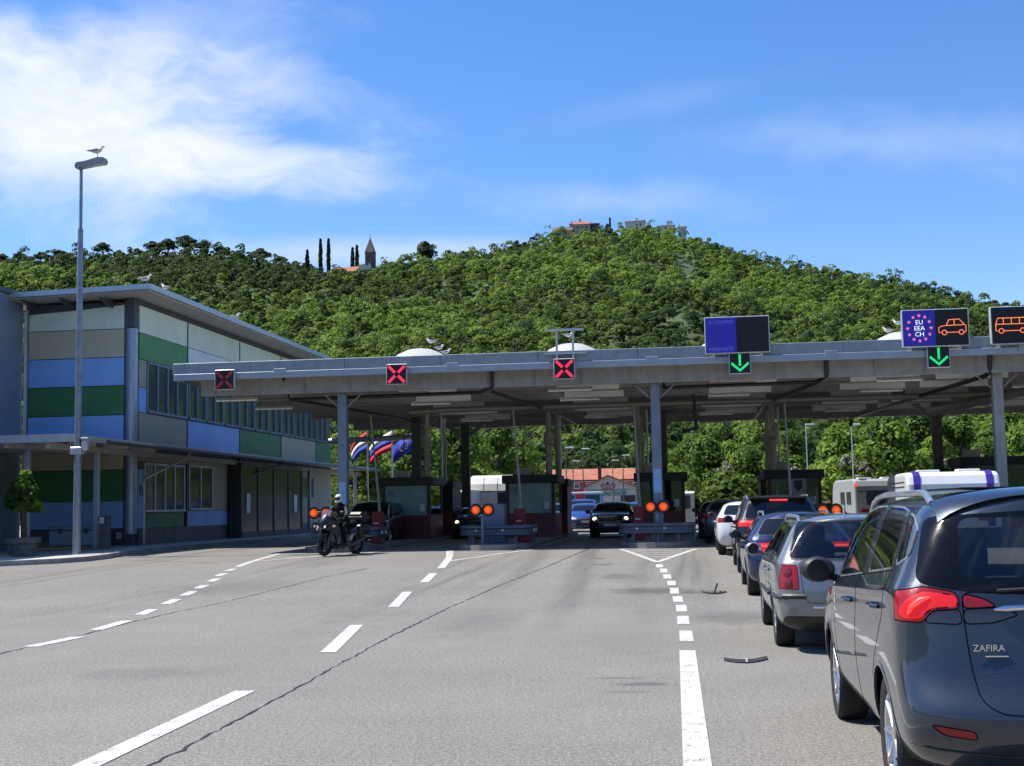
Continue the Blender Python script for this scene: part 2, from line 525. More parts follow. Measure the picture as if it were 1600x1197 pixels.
def strip(mb, pts, w, dz=.006):
    """flat ribbon on the road along pts"""
    P = []
    for i in range(len(pts) - 1):
        a, c = Vector(pts[i]), Vector(pts[i + 1]); n = max(1, int((c - a).length / 1.0))
        P += [a.lerp(c, k / n) for k in range(n)]
    P.append(Vector(pts[-1]))
    vs = []
    for i, p in enumerate(P):
        d = (P[min(i + 1, len(P) - 1)] - P[max(i - 1, 0)]).normalized(); q = Vector((-d.y, d.x))
        for s in (-.5, .5):
            e = p + q * w * s; vs.append((e.x, e.y, gz(e.y) + dz))
    mb.add(vs, [(2 * i, 2 * i + 1, 2 * i + 3, 2 * i + 2) for i in range(len(P) - 1)])

def blockdash(mb, p, q, w):
    """dash with square ends across the driving direction"""
    vs = []
    for e in (p, q):
        for s in (-.5, .5): vs.append((e[0] + w * s, e[1], gz(e[1]) + .006))
    mb.add(vs, [(0, 1, 3, 2)])

b = MB(); strip(b, [(.03, 6), (-.01, 8.5), (-.09, 15.08)], .178)
for p, q in [((-.10, 16.06), (-.12, 17.43)), ((-.15, 18.35), (-.17, 19.71)), ((-.19, 20.52), (-.21, 21.76)), ((-.26, 22.42), (-.29, 23.66)), ((-.34, 24.24), (-.37, 25.61)), ((-.42, 26.26), (-.45, 27.45)), ((-.53, 28.08), (-.57, 29.3)), ((-.64, 29.9), (-.68, 31.16)), ((-.77, 31.61), (-.82, 32.76))]:
    blockdash(b, p, q, .165)
struct(b.build('road_line', M_LINE, fix=False))
b = MB()
for p, q in [((-3.92, 8.0), (-4.07, 11.86)), ((-4.18, 15.04), (-4.75, 18.6)), ((-4.96, 21.88), (-5.46, 25.34)), ((-5.64, 27.86), (-5.98, 30.6))]:
    blockdash(b, p, q, .19)
strip(b, [(-6.13, 32.36), (-6.40, 34.4), (-6.80, 37.2), (-7.42, 40.77)], .19)
struct(b.build('road_line', M_LINE, fix=False))
b = MB()
for p, q in [((-8.22, 15.84), (-8.18, 17.1)), ((-8.41, 18.1), (-8.62, 19.64)), ((-8.89, 20.74), (-9.14, 21.89)), ((-9.38, 23.), (-9.6, 24.08)), ((-9.81, 24.96), (-10.03, 26.03)), ((-10.23, 26.82), (-10.42, 27.76)), ((-10.69, 28.77), (-10.85, 29.69)), ((-11.18, 30.55), (-11.3, 31.42)), ((-11.56, 32.3), (-11.66, 33.11))]:
    blockdash(b, p, q, .2)
strip(b, [(-11.85, 33.9), (-12.21, 36.0), (-12.78, 40.42)], .18)
struct(b.build('road_line', M_LINE, fix=False))

def chevron(tip, l, r, extra):
    b = MB(); T, L, R = Vector(tip), Vector(l), Vector(r)
    strip(b, [T, L], .15); strip(b, [T, R], .15)
    for k in extra:
        a = T.lerp(L, k); c = T.lerp(R, k); m = (a + c) / 2 + Vector((0, -.35))
        strip(b, [a, m, c], .12, .010)
    struct(b.build('road_hatching', M_LINE, fix=False))
chevron((-.88, 33.6), (-2.14, 40.3), (.10, 39.7), (.38, .55, .72, .88, 1.0))
chevron((-6.45, 35.2), (-7.45, 40.6), (-4.8, 41.1), (.45, .62, .8, .96))
chevron((-12.25, 36.2), (-12.75, 40.5), (-9.6, 40.8), (.4, .6, .8, .96))
b = MB()
for X in (-7.4, -5.0, -2.25, .05, -12.4, -10.1, 2.7, 5.0):
    strip(b, [(X, 43.6), (X + (.1 if X in (-5., .05, -10.1, 5.) else -.1), 58)], .12)
for X in (-6.7, -1.9, -12.0):
    strip(b, [(X + 2.0, 52.5), (X + 3.9, 52.5)], .14)
struct(b.build('road_edge_line', M_LINE, fix=False))
M_TAR = mat('tar_crack', (.022, .021, .02), .7, var=.3)
M_RUBBER = mat('old_rubber', (.018, .018, .018), .8, var=.3)

def crack(pts, w, jit):
    b = MB(); P = []
    for i in range(len(pts) - 1):
        a, c = Vector(pts[i]), Vector(pts[i + 1]); n = max(2, int((c - a).length / .13))
        P += [a.lerp(c, k / n) for k in range(n)]
    vs = []
    for p in P:
        o = RNG.gauss(0, jit); ww = w * RNG.uniform(.25, 1.5)
        for s in (-.5, .5): vs.append((p.x + o + ww * s, p.y, gz(p.y) + .005))
    b.add(vs, [(2 * i, 2 * i + 1, 2 * i + 3, 2 * i + 2) for i in range(len(P) - 1)])
    struct(b.build('road_crack', M_TAR, fix=False))
crack([(-3.47, 6.5), (-3.51, 8.37), (-3.59, 10.55), (-3.7, 13), (-3.86, 16.5), (-3.99, 21.6), (-3.88, 26.7), (-3.5, 33)], .022, .010)
crack([(-3.5, 33), (-3.3, 37), (-3.1, 41)], .035, .015)
crack([(-8.2, 15), (-8.27, 17.3), (-8.43, 19.3), (-8.51, 21.4), (-8.39, 22.9), (-8.41, 26), (-8.35, 29.7), (-8.03, 33)], .024, .014)
b = MB(); strip(b, [(-16.9, 38.0), (-13.0, 35.7)], .035, .005); struct(b.build('road_crack', M_TAR, fix=False))

# ------------------------------------------------------------------ sidewalk, kerbs, islands
M_KERB = mat('weathered_kerb_stone', (.30, .295, .28), .9, var=.25, vscale=2.0, bump=.3)
M_PAVE = mat('pale_pavement', (.45, .43, .385), .9, var=.15, vscale=.8, bump=.25, bscale=60)
kerbline = [(-60, 12), (-34, 27.0), (-24.0, 32.6), (-19.4, 35.58), (-18.3, 36.5), (-17.75, 37.5), (-17.7, 38.8), (-17.9, 40.07), (-18.2, 43), (-18.3, 60), (-18.3, 110)]
b = MB(); poly = kerbline + [(-60, 110)]
bot = [(x, y, gz(y) - .05) for x, y in poly]; top = [(x, y, gz(y) + .128) for x, y in poly]; n = len(poly)
b.add(bot + top, [(i, (i + 1) % n, n + (i + 1) % n, n + i) for i in range(n)])
bm_t = [Vector(p) for p in top]
from mathutils.geometry import tessellate_polygon
b.add(top, [tuple(t) for t in tessellate_polygon([bm_t])])
struct(b.build('sidewalk', M_PAVE))
b = MB()
for i in range(len(kerbline) - 1):
    a, c = Vector(kerbline[i]), Vector(kerbline[i + 1]); L = (c - a).length; k = max(1, int(L / 1.0))
    for j in range(k):
        p, q = a.lerp(c, j / k), a.lerp(c, (j + 1) / k - .012 / max(L, .1)); d = (q - p).normalized(); w = Vector((-d.y, d.x)) * .12
        zt = .145
        P = [p - w * .25, q - w * .25, q + w, p + w]
        b.add([(v.x, v.y, gz(v.y) - .05) for v in P] + [(v.x, v.y, gz(v.y) + zt) for v in P], [(3, 2, 1, 0), (4, 5, 6, 7), (0, 1, 5, 4), (1, 2, 6, 5), (2, 3, 7, 6), (3, 0, 4, 7)])
struct(b.build('kerb', M_KERB))
M_ISL = mat('grimy_island_concrete', (.20, .195, .185), .9, var=.3, vscale=1.5, bump=.35)
ISX = [-11.2, -6.2, -1.08, 3.95, 9.05]
for X in ISX:
    poly = []
    for i in range(13):
        t = PI + PI * i / 12; poly.append((X + 1.12 * math.cos(t), 41.9 + 1.35 * math.sin(t)))
    poly += [(X + 1.12, 60), (X - 1.12, 60)]
    b = MB(); b.prism(poly, (0, 0, .25), (1, 0, 0), (0, 1, 0), (0, 0, .24))
    struct(b.build('traffic_island', M_ISL))

# ================================================================== HILL
def S(v, a, c):
    t = np.clip((v - a) / (c - a), 0, 1); return t * t * (3 - 2 * t)
SKY_X = [-500, -200, 0, 60, 130, 200, 300, 370, 430, 480, 530, 600, 650, 700, 760, 820, 860, 900, 960, 1010, 1070, 1110, 1160, 1200, 1260, 1310, 1370, 1420, 1480, 1540, 1600, 1750, 2100]
SKY_Y = [430, 425, 418, 412, 410, 408, 406, 412, 425, 428, 428, 426, 420, 410, 406, 388, 378, 370, 367, 368, 378, 390, 408, 418, 428, 435, 445, 455, 470, 484, 492, 510, 540]

SKY_T = [ray(a, c) for a, c in zip(SKY_X, SKY_Y)]
SKY_TH = [q[0] for q in SKY_T]; SKY_E = [q[1] for q in SKY_T]

def hill_top(th):
    """ridge slope and ridge depth for a bearing th = atan2(x,y)"""
    e = np.interp(th, SKY_TH, SKY_E)
    Rr = np.interp(th, [ray(q, 420)[0] for q in (-500, 0, 480, 650, 950, 1200, 1600, 2100)], [640, 640, 640, 690, 760, 720, 560, 480])
    return e, Rr

def hill_z(x, y):
    th = np.arctan2(x, y); r = np.hypot(x, y); e, Rr = hill_top(th)
    rr = r * np.cos(np.clip(th + .13175, -1.3, 1.3))         # depth
    fade = S(-np.abs(th + .02), -.95, -.6)
    t = (rr - 195) / (Rr - 195); tc_ = np.clip(t, 0, 1)
    ztop = 1.6 + Rr * e
    z = .35 + (ztop - .35) * (tc_ ** 1.18)
    z = np.where(t > 1, ztop - (rr - Rr) * .30, z)
    bumps = 8 * np.sin(x * .034 + 1.3 + .8 * np.sin(y * .011)) * (.5 + .5 * np.sin(y * .009 + .4)) + 5 * np.sin(x * .021 + 1.3) * np.sin(y * .017 + .4) + 3 * np.sin(x * .05 + y * .03) + 2 * np.sin(y * .06 - x * .04)
    z = z + bumps * np.clip(t * 3, 0, 1) * np.clip((1 - t) * 4, 0, 1)
    return np.where(rr > 195, np.maximum(z * fade, -3), -3.0)

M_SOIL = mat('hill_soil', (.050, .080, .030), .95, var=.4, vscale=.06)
def hill_mesh():
    ths = np.linspace(-1.0, .85, 150); rs = np.concatenate([np.linspace(190, 820, 90), np.linspace(850, 1500, 12)])
    T, Rg = np.meshgrid(ths, rs); X = Rg * np.sin(T) ; Y = Rg * np.cos(T)
    Z = hill_z(X, Y); n = len(ths)
    V = np.stack([X, Y, Z], -1).reshape(-1, 3)
    i, j = np.meshgrid(np.arange(n - 1), np.arange(len(rs) - 1)); i = i.ravel(); j = j.ravel()
    F = np.stack([j * n + i, j * n + i + 1, (j + 1) * n + i + 1, (j + 1) * n + i], -1)
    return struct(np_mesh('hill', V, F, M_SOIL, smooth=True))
hill_mesh()

def leaves(cent, nrm, size, rng, flat=.55):
    """one four-cornered leaf spray per row"""
    n = len(cent)
    N = nrm + rng.normal(0, flat, (n, 3)); N /= np.linalg.norm(N, axis=1, keepdims=True) + 1e-9
    A = np.cross(N, rng.normal(0, 1, (n, 3))); A /= np.linalg.norm(A, axis=1, keepdims=True) + 1e-9
    B = np.cross(N, A)
    s = (size * rng.uniform(.65, 1.35, n))[:, None]; k = rng.uniform(.5, .9, n)[:, None]
    V = np.stack([cent + A * s, cent + B * s * k + N * s * .15, cent - A * s, cent - B * s * k + N * s * .15], 1).reshape(-1, 3)
    return V, np.arange(n * 4, dtype=np.int32).reshape(n, 4)

def lobes_tree(nl, rx, rz, z0, rng, top=1.0):
    """lobe centres and radii that make one uneven crown of half-width rx, height rz starting at z0"""
    C, Rd = [], []
    for k in range(nl):
        h = rng.uniform(.12, 1) ** .8
        w = math.sin(min(1, h * .8 + .25) * PI) ** .6
        a = rng.uniform(0, 2 * PI); d = rx * w * math.sqrt(rng.uniform(.05, 1)) * .72
        C.append((d * math.cos(a), d * math.sin(a), z0 + rz * h * .86)); Rd.append(rx * rng.uniform(.28, .5) * (1.15 - .35 * h) * top)
    return np.array(C), np.array(Rd)

def crown_mesh(name, C, Rd, per, size, rng, m, parent=None, squash=.8, shell=.45):
    L = np.repeat(np.arange(len(C)), per)
    d = rng.normal(0, 1, (len(L), 3)); d /= np.linalg.norm(d, axis=1, keepdims=True)
    d[:, 2] = np.where(d[:, 2] < -.35, -d[:, 2], d[:, 2])
    rr = (shell + (1 - shell) * rng.uniform(0, 1, len(L)) ** .5)[:, None] * Rd[L][:, None]
    P = C[L] + d * rr * np.array([1, 1, squash])
    V, F = leaves(P, d + np.array([0, 0, .35]), size, rng)
    lt = rng.normal(.5, .2, len(C)); tint = np.repeat(lt[L] + rng.normal(0, .12, len(L)), 4)
    return np_mesh(name, V, F, m, parent, tint)

M_FOREST = leafmat('hill_foliage', (.030, .066, .020), (.235, .335, .048), .45, False)
M_LEAF = leafmat('broadleaf_foliage', (.046, .105, .018), (.245, .360, .048), .45)
M_PINE = leafmat('dark_pine_needles', (.034, .060, .030), (.080, .122, .050), .25)
M_CYP = leafmat('cypress_foliage', (.010, .018, .010), (.022, .036, .016), .10)
M_BARK = mat('tree_bark', (.085, .065, .05), .95, var=.3, bump=.5)

def forest():
    rng = np.random.default_rng(3)
    pts = []
    # trees on the slope, spaced by bearing and depth
    n = 46000
    th = rng.uniform(-.62, .45, n); rr = np.sqrt(rng.uniform(200 ** 2, 770 ** 2, n))
    x, y = rr * np.sin(th), rr * np.cos(th)
    _, Rr = hill_top(th); dep = rr * np.cos(th + .13175)
    ok = (dep < Rr + 12) & (dep > 198)
    # keep clear of the church, the village and a bare outcrop
    px = 800 + 2075.8 * np.tan(th + .13175)
    ok &= ~((px > 486) & (px < 600) & (dep > Rr - 34)); ok &= ~((px > 885) & (px < 1085) & (dep > Rr - 28))
    ok &= ~((px > 865) & (px < 985) & (dep > 250) & (dep < 285) & (rng.uniform(0, 1, n) < .85))
    x, y, dep, px, Rr = x[ok], y[ok], dep[ok], px[ok], Rr[ok]
    # thin out overlaps on a coarse grid so that crowns just touch
    cell = {}; keep = []
    for i in range(len(x)):
        g = 3.0 + dep[i] / 620.0
        k = (int(x[i] / g), int(y[i] / g))
        if k in cell: continue
        cell[k] = 1; keep.append(i)
    x, y, dep, px, Rr = x[keep], y[keep], dep[keep], px[keep], Rr[keep]
    z = hill_z(x, y)
    Vs, Fs, Ts = [], [], []; k0 = 0
    patch = .5 + .5 * np.sin(x * .027 + 2 * np.sin(y * .011)) * np.sin(y * .021 + 1.7 * np.sin(x * .015))
    for lo, hi, nl, per, ls in ((0, 330, 7, 64, .36), (330, 480, 6, 54, .39), (480, 900, 5, 40, .48)):
        sel = np.where((dep >= lo) & (dep < hi))[0]; m_ = len(sel)
        if not m_: continue
        R0 = np.where(rng.uniform(0, 1, m_) > .80, rng.uniform(3.6, 5.4, m_), rng.uniform(1.8, 3.3, m_))
        H0 = R0 * rng.uniform(1.0, 2.2, m_)
        ridge = (px[sel] < 470) & (dep[sel] > Rr[sel] - 105)
        R0[ridge] *= 1.05; H0[ridge] *= 1.2
        base = np.clip(rng.normal(.52, .22, m_) + (patch[sel] - .5) * .85, .0, 1)
        base[ridge] = rng.uniform(0, .26, ridge.sum())
        dark = rng.uniform(0, 1, m_) < .17; base[dark] = rng.uniform(-.05, .12, dark.sum())
        H0 *= .72 + .62 * np.clip(patch[sel] + rng.normal(0, .15, m_), 0, 1)
        T = np.repeat(np.arange(m_), nl)
        hh = rng.uniform(.12, .88, len(T)); aa = rng.uniform(0, 2 * PI, len(T)); ww = np.sin(np.minimum(1, hh * .75 + .28) * PI) ** .6
        dd = R0[T] * ww * np.sqrt(rng.uniform(.03, 1, len(T))) * .66
        C = np.stack([x[sel][T] + dd * np.cos(aa), y[sel][T] + dd * np.sin(aa), z[sel][T] + .6 + H0[T] * hh], -1)
        Rd = R0[T] * rng.uniform(.38, .60, len(T)) * (1.12 - .3 * hh)
        lt = base[T] + rng.normal(0, .09, len(T))
        L = np.repeat(np.arange(len(T)), per)
        d = rng.normal(0, 1, (len(L), 3)); d /= np.linalg.norm(d, axis=1, keepdims=True)
        d[:, 2] = np.where(d[:, 2] < -.3, -d[:, 2], d[:, 2])
        d[:, 1] = np.where((d[:, 1] > .3), -d[:, 1], d[:, 1])
        P = C[L] + d * (Rd[L] * (.55 + .45 * rng.uniform(0, 1, len(L)) ** .5))[:, None] * np.array([1, 1, .8])
        V, F = leaves(P, d + np.array([0, 0, .3]), ls, rng, .45)
        Vs.append(V); Fs.append(F + k0); k0 += len(V); Ts.append(np.repeat(lt[L] + rng.normal(0, .07, len(L)), 4))
    o = np_mesh('hillside_forest', np.concatenate(Vs), np.concatenate(Fs), M_FOREST, None, np.concatenate(Ts))
    return tag(o, 'dense green broadleaf forest covering the whole hillside', 'forest', kind='stuff')
forest()

# ------------------------------------------------------------------ single trees
def place(px, dep):
    """point on the hill seen in photo column px at depth dep (metres)"""
    p = at(px, 420, dep); x, y = p.x, p.y
    return x, y, float(hill_z(np.array([x]), np.array([y]))[0])

def trunk(parent, h, r, limbs, rng, name='trunk', world=False):
    b = MB()
    b.tube([(0, 0, -.3), (.03 * h * rng.uniform(-1, 1), 0, h * .35), (.05 * h * rng.uniform(-1, 1), .04 * h * rng.uniform(-1, 1), h * .8)], [r * 1.25, r * .9, r * .35], 8)
    for k in range(limbs):
        z0 = h * rng.uniform(.3, .6); a = rng.uniform(0, 2 * PI); l = h * rng.uniform(.22, .4)
        b.tube([(0, 0, z0), (math.cos(a) * l * .5, math.sin(a) * l * .5, z0 + l * .35), (math.cos(a) * l, math.sin(a) * l, z0 + l * .8)], [r * .5, r * .35, r * .12], 6)
    return b.build(name, M_BARK, parent, smooth=True, world=world)

def tree(name, label, loc, h, rx, m, rng, nl=26, per=90, ls=.28, group=None, z0=.28, cat='tree', squash=.8, limbs=6):
    t = thing(name, label, cat, loc, 0, group)
    trunk(t, h, .03 * h + .03, limbs, rng)
    C, Rd = lobes_tree(nl, rx, h * (1 - z0), h * z0, rng)
    crown_mesh('crown', C, Rd, per, ls, rng, m, t, squash)
    return t
trng = np.random.default_rng(21)
protos = []
for k in range(6):
    h = (7.5, 9, 6.2, 8.2, 7, 10)[k]
    protos.append(tree('broadleaf_tree', 'x', (0, 0, 0), h, h * (.42, .38, .5, .40, .46, .36)[k], M_LEAF, trng, 40, 190, .16, 'trees in the belt behind the border canopy', .10))
spots = []
srng = random.Random(4)
def near_spot(px, dep): 
    p = at(px, 780, dep); return p.x, p.y
for px, dep in [(520, 96), (560, 88), (600, 104), (640, 94), (676, 110), (715, 100), (748, 116), (785, 104), (792, 128), (540, 130), (590, 140), (630, 135), (690, 145), (735, 150), (775, 150), (815, 160), (480, 110), (440, 120),
                (1045, 150), (1078, 128), (1105, 116), (1140, 128), (1175, 112), (1210, 124), (1245, 108), (1282, 120), (1318, 106), (1355, 118), (1392, 104), (1430, 116), (1468, 102), (1505, 114), (1545, 100), (1580, 112), (1620, 104), (1660, 112), (1095, 165), (1160, 160), (1225, 165), (1300, 158), (1370, 162), (1440, 155), (1510, 160), (1590, 152),
                (880, 262), (905, 275), (935, 268), (962, 282), (990, 266), (1015, 275), (860, 215), (1025, 215)]:
    spots.append((px + srng.uniform(-8, 8), dep + srng.uniform(-4, 4)))
for i, (px, dep) in enumerate(spots):
    x, y = near_spot(px, dep)
    k = i % 6
    t = protos[k] if i < 6 else copy_tree(protos[k])
    s = srng.uniform(.85, 1.2)
    if px < 870 and dep < 125: s *= .85
    zz = max(.3, float(hill_z(np.array([x]), np.array([y]))[0]))
    t.location = (x, y, zz); t.rotation_euler = (0, 0, srng.uniform(0, 6.28)); t.scale = (s, s, s * srng.uniform(.9, 1.1))
    t['label'] = ('bushy green tree in the belt seen under the left half of the canopy' if px < 870 else 'bushy green tree behind the red roofed house' if px < 1040 else 'bushy green tree in the belt seen under the right half of the canopy')
    t['group'] = ('trees behind the left half of the canopy' if px < 870 else 'trees behind the red house' if px < 1040 else 'trees behind the right half of the canopy')

# yellow-green bush just beyond the canopy, cream-flowering shrubs in the belt
M_BUSH = leafmat('bright_bush_foliage', (.070, .13, .018), (.19, .27, .04), .42)
bt = thing('large_bush', 'large bright yellow green bush beside the waiting car queue', 'bush', (1.78, 68.5, .35))
rb = np.random.default_rng(8)
C, Rd = lobes_tree(46, 2.0, 2.7, .05, rb)
crown_mesh('leaves', C, Rd, 90, .16, rb, M_BUSH, bt)
b = MB()
for k in range(9):
    a = 2 * PI * k / 9; b.tube([(0, 0, -.1), (.3 * math.cos(a), .3 * math.sin(a), .9), (.9 * math.cos(a), .9 * math.sin(a), 1.9)], [.05, .035, .012], 6)
b.build('stems', M_BARK, bt, world=False)
M_CREAM = leafmat('cream_blossom', (.20, .19, .11), (.42, .38, .26), .3)
fl = None
for i, (px, dep, zz) in enumerate([(1135, 93, 2.8), (1325, 92, 3.4), (1352, 90, 2.2), (1478, 90, 2.4), (1535, 94, 3.2), (1590, 92, 2.6), (1243, 95, 2.0)]):
    x, y = near_spot(px, dep)
    if fl is None:
        fl = thing('flowering_shrub', 'tall shrub topped with cream blossom in front of the right hand tree belt', 'shrub', (x, y, .35), 0, 'cream flowering shrubs')
        C, Rd = lobes_tree(16, 1.1, 3.2, .3, rb); crown_mesh('foliage', C, Rd, 70, .18, rb, M_LEAF, fl)
        C, Rd = lobes_tree(9, .9, 1.2, 2.6, rb); crown_mesh('blossom', C, Rd * .7, 26, .13, rb, M_CREAM, fl)
        o = fl
    else:
        o = copy_tree(fl); o.location = (x, y, .35)
    o.rotation_euler = (0, 0, i * 1.3); o.scale = (1, 1, .75 + .13 * zz)

# skyline trees
def ridge(px, back=0): 
    th = ray(px, 420)[0]
    _, Rr = hill_top(np.array([th])); return float(Rr[0]) - back
rp = np.random.default_rng(31)
pine = []
for k in range(4):
    t = thing('ridge_pine', 'x', 'tree', (0, 0, 0), 0, 'dark pines along the left ridge')
    h = 13.0; trunk(t, h, .35, 5, rp)
    C, Rd = lobes_tree(16, 4.6, 6.5, 6.0, rp); crown_mesh('crown', C * np.array([1, 1, .92]), Rd * 1.05, 60, .50, rp, M_PINE, t, .55)
    pine.append(t)
nsp = 0
for px, s, lab in [(4, .85, ''), (30, .9, ''), (62, .8, ''), (92, .9, ''), (128, .8, ''), (160, 1.25, 'tall'), (186, .8, ''), (216, .8, ''), (238, 1.2, ''), (262, 1.35, ''), (292, 1.5, ''), (318, 1.25, ''), (345, 1.0, ''), (372, .85, ''), (408, 1.25, ''), (436, 1.0, ''), (462, .75, '')]:
    t = pine[nsp % 4] if nsp < 4 else copy_tree(pine[nsp % 4]); nsp += 1
    x, y, z = place(px, ridge(px, 4)); t.location = (x, y, z - .5); t.rotation_euler = (0, 0, px * .37); t.scale = (s * .95, s * .95, s * .78)
    t['label'] = ('lone umbrella shaped pine rising above the left ridge line' if lab else 'dark rounded pine on the left ridge' if px > 225 else 'low dark pine at the far left end of the ridge')
    t['group'] = 'rounded pines on the ridge' if px > 225 else ('lone umbrella pine' if lab else 'low pines at the left end')
cyp = None
for px, hh, lab in [(480, 10.8, 'single cypress standing left of the paired cypresses'), (501, 15.0, 'tallest cypress of the pair left of the church'), (513.5, 15.2, 'slim cypress at the right of the pair left of the church'), (551, 12.2, 'cypress at the left end of the church roof front'), (558, 13.0, 'cypress directly left of the church tower'), (345, 8.0, 'small dark cypress below the ridge pines'), (403, 6.5, 'short cypress below the ridge, right of the pines')]:
    x, y, z = place(px, ridge(px, 30 if px > 470 else 60))
    if cyp is None:
        cyp = thing('cypress_tree', lab, 'tree', (x, y, z), 0, 'cypresses around the church')
        trunk(cyp, 9, .25, 0, rp)
        zz = np.linspace(.4, 10, 46); C = np.stack([rp.normal(0, .12, 46), rp.normal(0, .12, 46), zz], -1); Rd = 1.05 * np.sin(np.clip((zz + .9) / 11.2, 0, 1) * PI) ** .55 * .95
        crown_mesh('crown', C, Rd, 34, .40, rp, M_CYP, cyp); o = cyp
    else: o = copy_tree(cyp); o.location = (x, y, z)
    o['label'] = lab; o.scale = (.95, .95, hh / 10.0 * 1.28); o.rotation_euler = (0, 0, px)
rt = thing('round_tree', 'big round crowned tree standing alone on the ridge right of the church', 'tree', (0, 0, 0))
trunk(rt, 11, .5, 6, rp); C, Rd = lobes_tree(30, 7.3, 12, 3.0, rp); crown_mesh('crown', C, Rd * .85, 70, .62, rp, M_PINE, rt, .8)
x, y, z = place(663, ridge(663, 6)); rt.location = (x, y, z)
for px, s, lab in [(612, .55, 'bushy dark tree just right of the church tower'), (588, .42, 'small bushy tree at the foot of the church tower'), (1015, .62, 'round dark tree between the white hilltop houses'), (630, .4, 'low dark tree between the church and the big round tree')]:
    o = copy_tree(rt); x, y, z = place(px, ridge(px, 10)); o.location = (x, y, z - 1); o.scale = (s, s, s * .8); o.rotation_euler = (0, 0, px); o['label'] = lab

# unseen ridge added behind the camera to block bright horizon sky in reflections
def added_back_hill():
    ths = np.linspace(1.0, 2 * PI - 1.15, 120); rs = np.linspace(150, 600, 24)
    T, Rg = np.meshgrid(ths, rs); X = Rg * np.sin(T); Y = Rg * np.cos(T); q = S(Rg, 160, 420) * S(T, 1.0, 1.4) * S(-T, -(2 * PI - 1.15), -(2 * PI - 1.5))
    Z = -2 + q * (62 + 14 * np.sin(T * 5) + 6 * np.sin(T * 13 + 1)) + q * 3 * np.sin(X * .13) * np.sin(Y * .11)
    n = len(ths); V = np.stack([X, Y, Z], -1).reshape(-1, 3); i, j = np.meshgrid(np.arange(n - 1), np.arange(len(rs) - 1)); i = i.ravel(); j = j.ravel()
    F = np.stack([j * n + i, j * n + i + 1, (j + 1) * n + i + 1, (j + 1) * n + i], -1)
    return struct(np_mesh('unseen_back_ridge', V, F, mat('unseen_ridge_green', (.045, .075, .025), .95, var=.5, vscale=.08), smooth=True))
added_back_hill()

# bare rock outcrop showing through the trees above the red house
M_ROCK = mat('grey_rock', (.30, .28, .25), .95, var=.45, vscale=.25, bump=1.0, bscale=.8)
def rock(px0, px1, dep, zl, zh):
    b = MB(); r_ = random.Random(px0); nx, nz = 34, 9; vs = []
    for j in range(nz):
        for i in range(nx):
            x, y = near_spot(px0 + (px1 - px0) * i / (nx - 1), dep + j * 1.4 + r_.uniform(-1.4, 1.4))
            vs.append((x, y, zl + (zh - zl) * j / (nz - 1) * (1 - .35 * abs(2 * i / (nx - 1) - 1)) + r_.uniform(-.5, .5)))
    b.add(vs, [(j * nx + i, j * nx + i + 1, (j + 1) * nx + i + 1, (j + 1) * nx + i) for j in range(nz - 1) for i in range(nx - 1)])
    return struct(b.build('rock_face', M_ROCK))
rock(800, 1000, 262, 12.0, 18.5)

# ================================================================== HILLTOP CHURCH AND HOUSES
M_STONE = mat('old_stone_wall', (.34, .29, .22), .95, var=.25, vscale=.5)
M_STONED = mat('dark_tower_stone', (.11, .09, .075), .95, var=.25, vscale=.5)
M_RENDER = mat('pale_render', (.52, .50, .45), .9, var=.12, vscale=.4)
M_TILE = mat('terracotta_tiles', (.36, .13, .075), .85, var=.25, vscale=1.2)
M_DTILE = mat('brown_roof_tiles', (.13, .095, .075), .85, var=.25, vscale=1.0)
M_DARKWIN = mat('dark_opening', (.015, .016, .018), .3)

def house(name, label, cat, p, w, d, h, rh, wm, rm, rz=0.0, wins=(), chim=None, group=None, hip=False, below=6.0):
    """gabled house: p = middle of the front at eave-base level, ridge along its width"""
    t = thing(name, label, cat, p, rz, group)
    MB().b2((-w / 2, 0, -below), (w / 2, d, h)).build('wall', wm, t, world=False)
    b = MB(); o = .35; e = (w * .25 if hip else 0)
    vs = [(-w / 2 - o, -o, h - .12), (w / 2 + o, -o, h - .12), (w / 2 + o, d + o, h - .12), (-w / 2 - o, d + o, h - .12), (-w / 2 - o + e, d / 2, h + rh), (w / 2 + o - e, d / 2, h + rh)]
    b.add(vs, [(0, 1, 5, 4), (2, 3, 4, 5), (0, 4, 3), (1, 2, 5), (0, 3, 2, 1)])
    r = b.build('roof', rm, t, world=False)
    for cx, cw, ch in (chim or ()):
        MB().b2((cx - cw / 2, d * .4, h + rh * .4), (cx + cw / 2, d * .4 + cw, h + rh + ch), .05).build('chimney', wm, r, world=False)
    for wx, wz, ww, wh in wins:
        MB().b2((wx - ww / 2, -.05, wz - wh / 2), (wx + ww / 2, .05, wz + wh / 2)).build('window', M_DARKWIN, t, world=False)
    return t

D = 742
house('hill_house', 'low stone house with dark roof, leftmost in the hilltop village', 'house', at(879, 364, D), 11, 8, 1.5, 2.6, M_STONE, M_DTILE, wins=[(-2, -.5, .9, 1.1), (2, -.5, .9, 1.1)])
house('hill_house', 'tan stone house with terracotta roof and chimneys on the hilltop', 'house', at(909, 357, D - 4), 9, 8, 2.6, 2.2, M_STONE, M_TILE, wins=[(-2.4, .6, .9, 1.2), (.4, .6, .9, 1.2), (2.8, .6, .9, 1.2)], chim=[(-1.2, .9, 1.6)])
house('hill_house', 'narrow stone house with paired chimneys in the hilltop village', 'house', at(896, 357, D + 3), 4.5, 6, 2.9, .9, M_STONE, M_TILE, wins=[(0, .8, .8, 1.2)], chim=[(-1.2, .8, .9), (1.0, .8, .9)])
house('hill_house', 'dark walled stone house with dark windows beside the hilltop chimney ruin', 'house', at(928, 358, D + 1), 5.4, 6, 3.4, .7, M_STONED, M_DTILE, wins=[(-1.2, 1.2, 1.0, 1.4), (1.2, 1.2, 1.0, 1.4)])
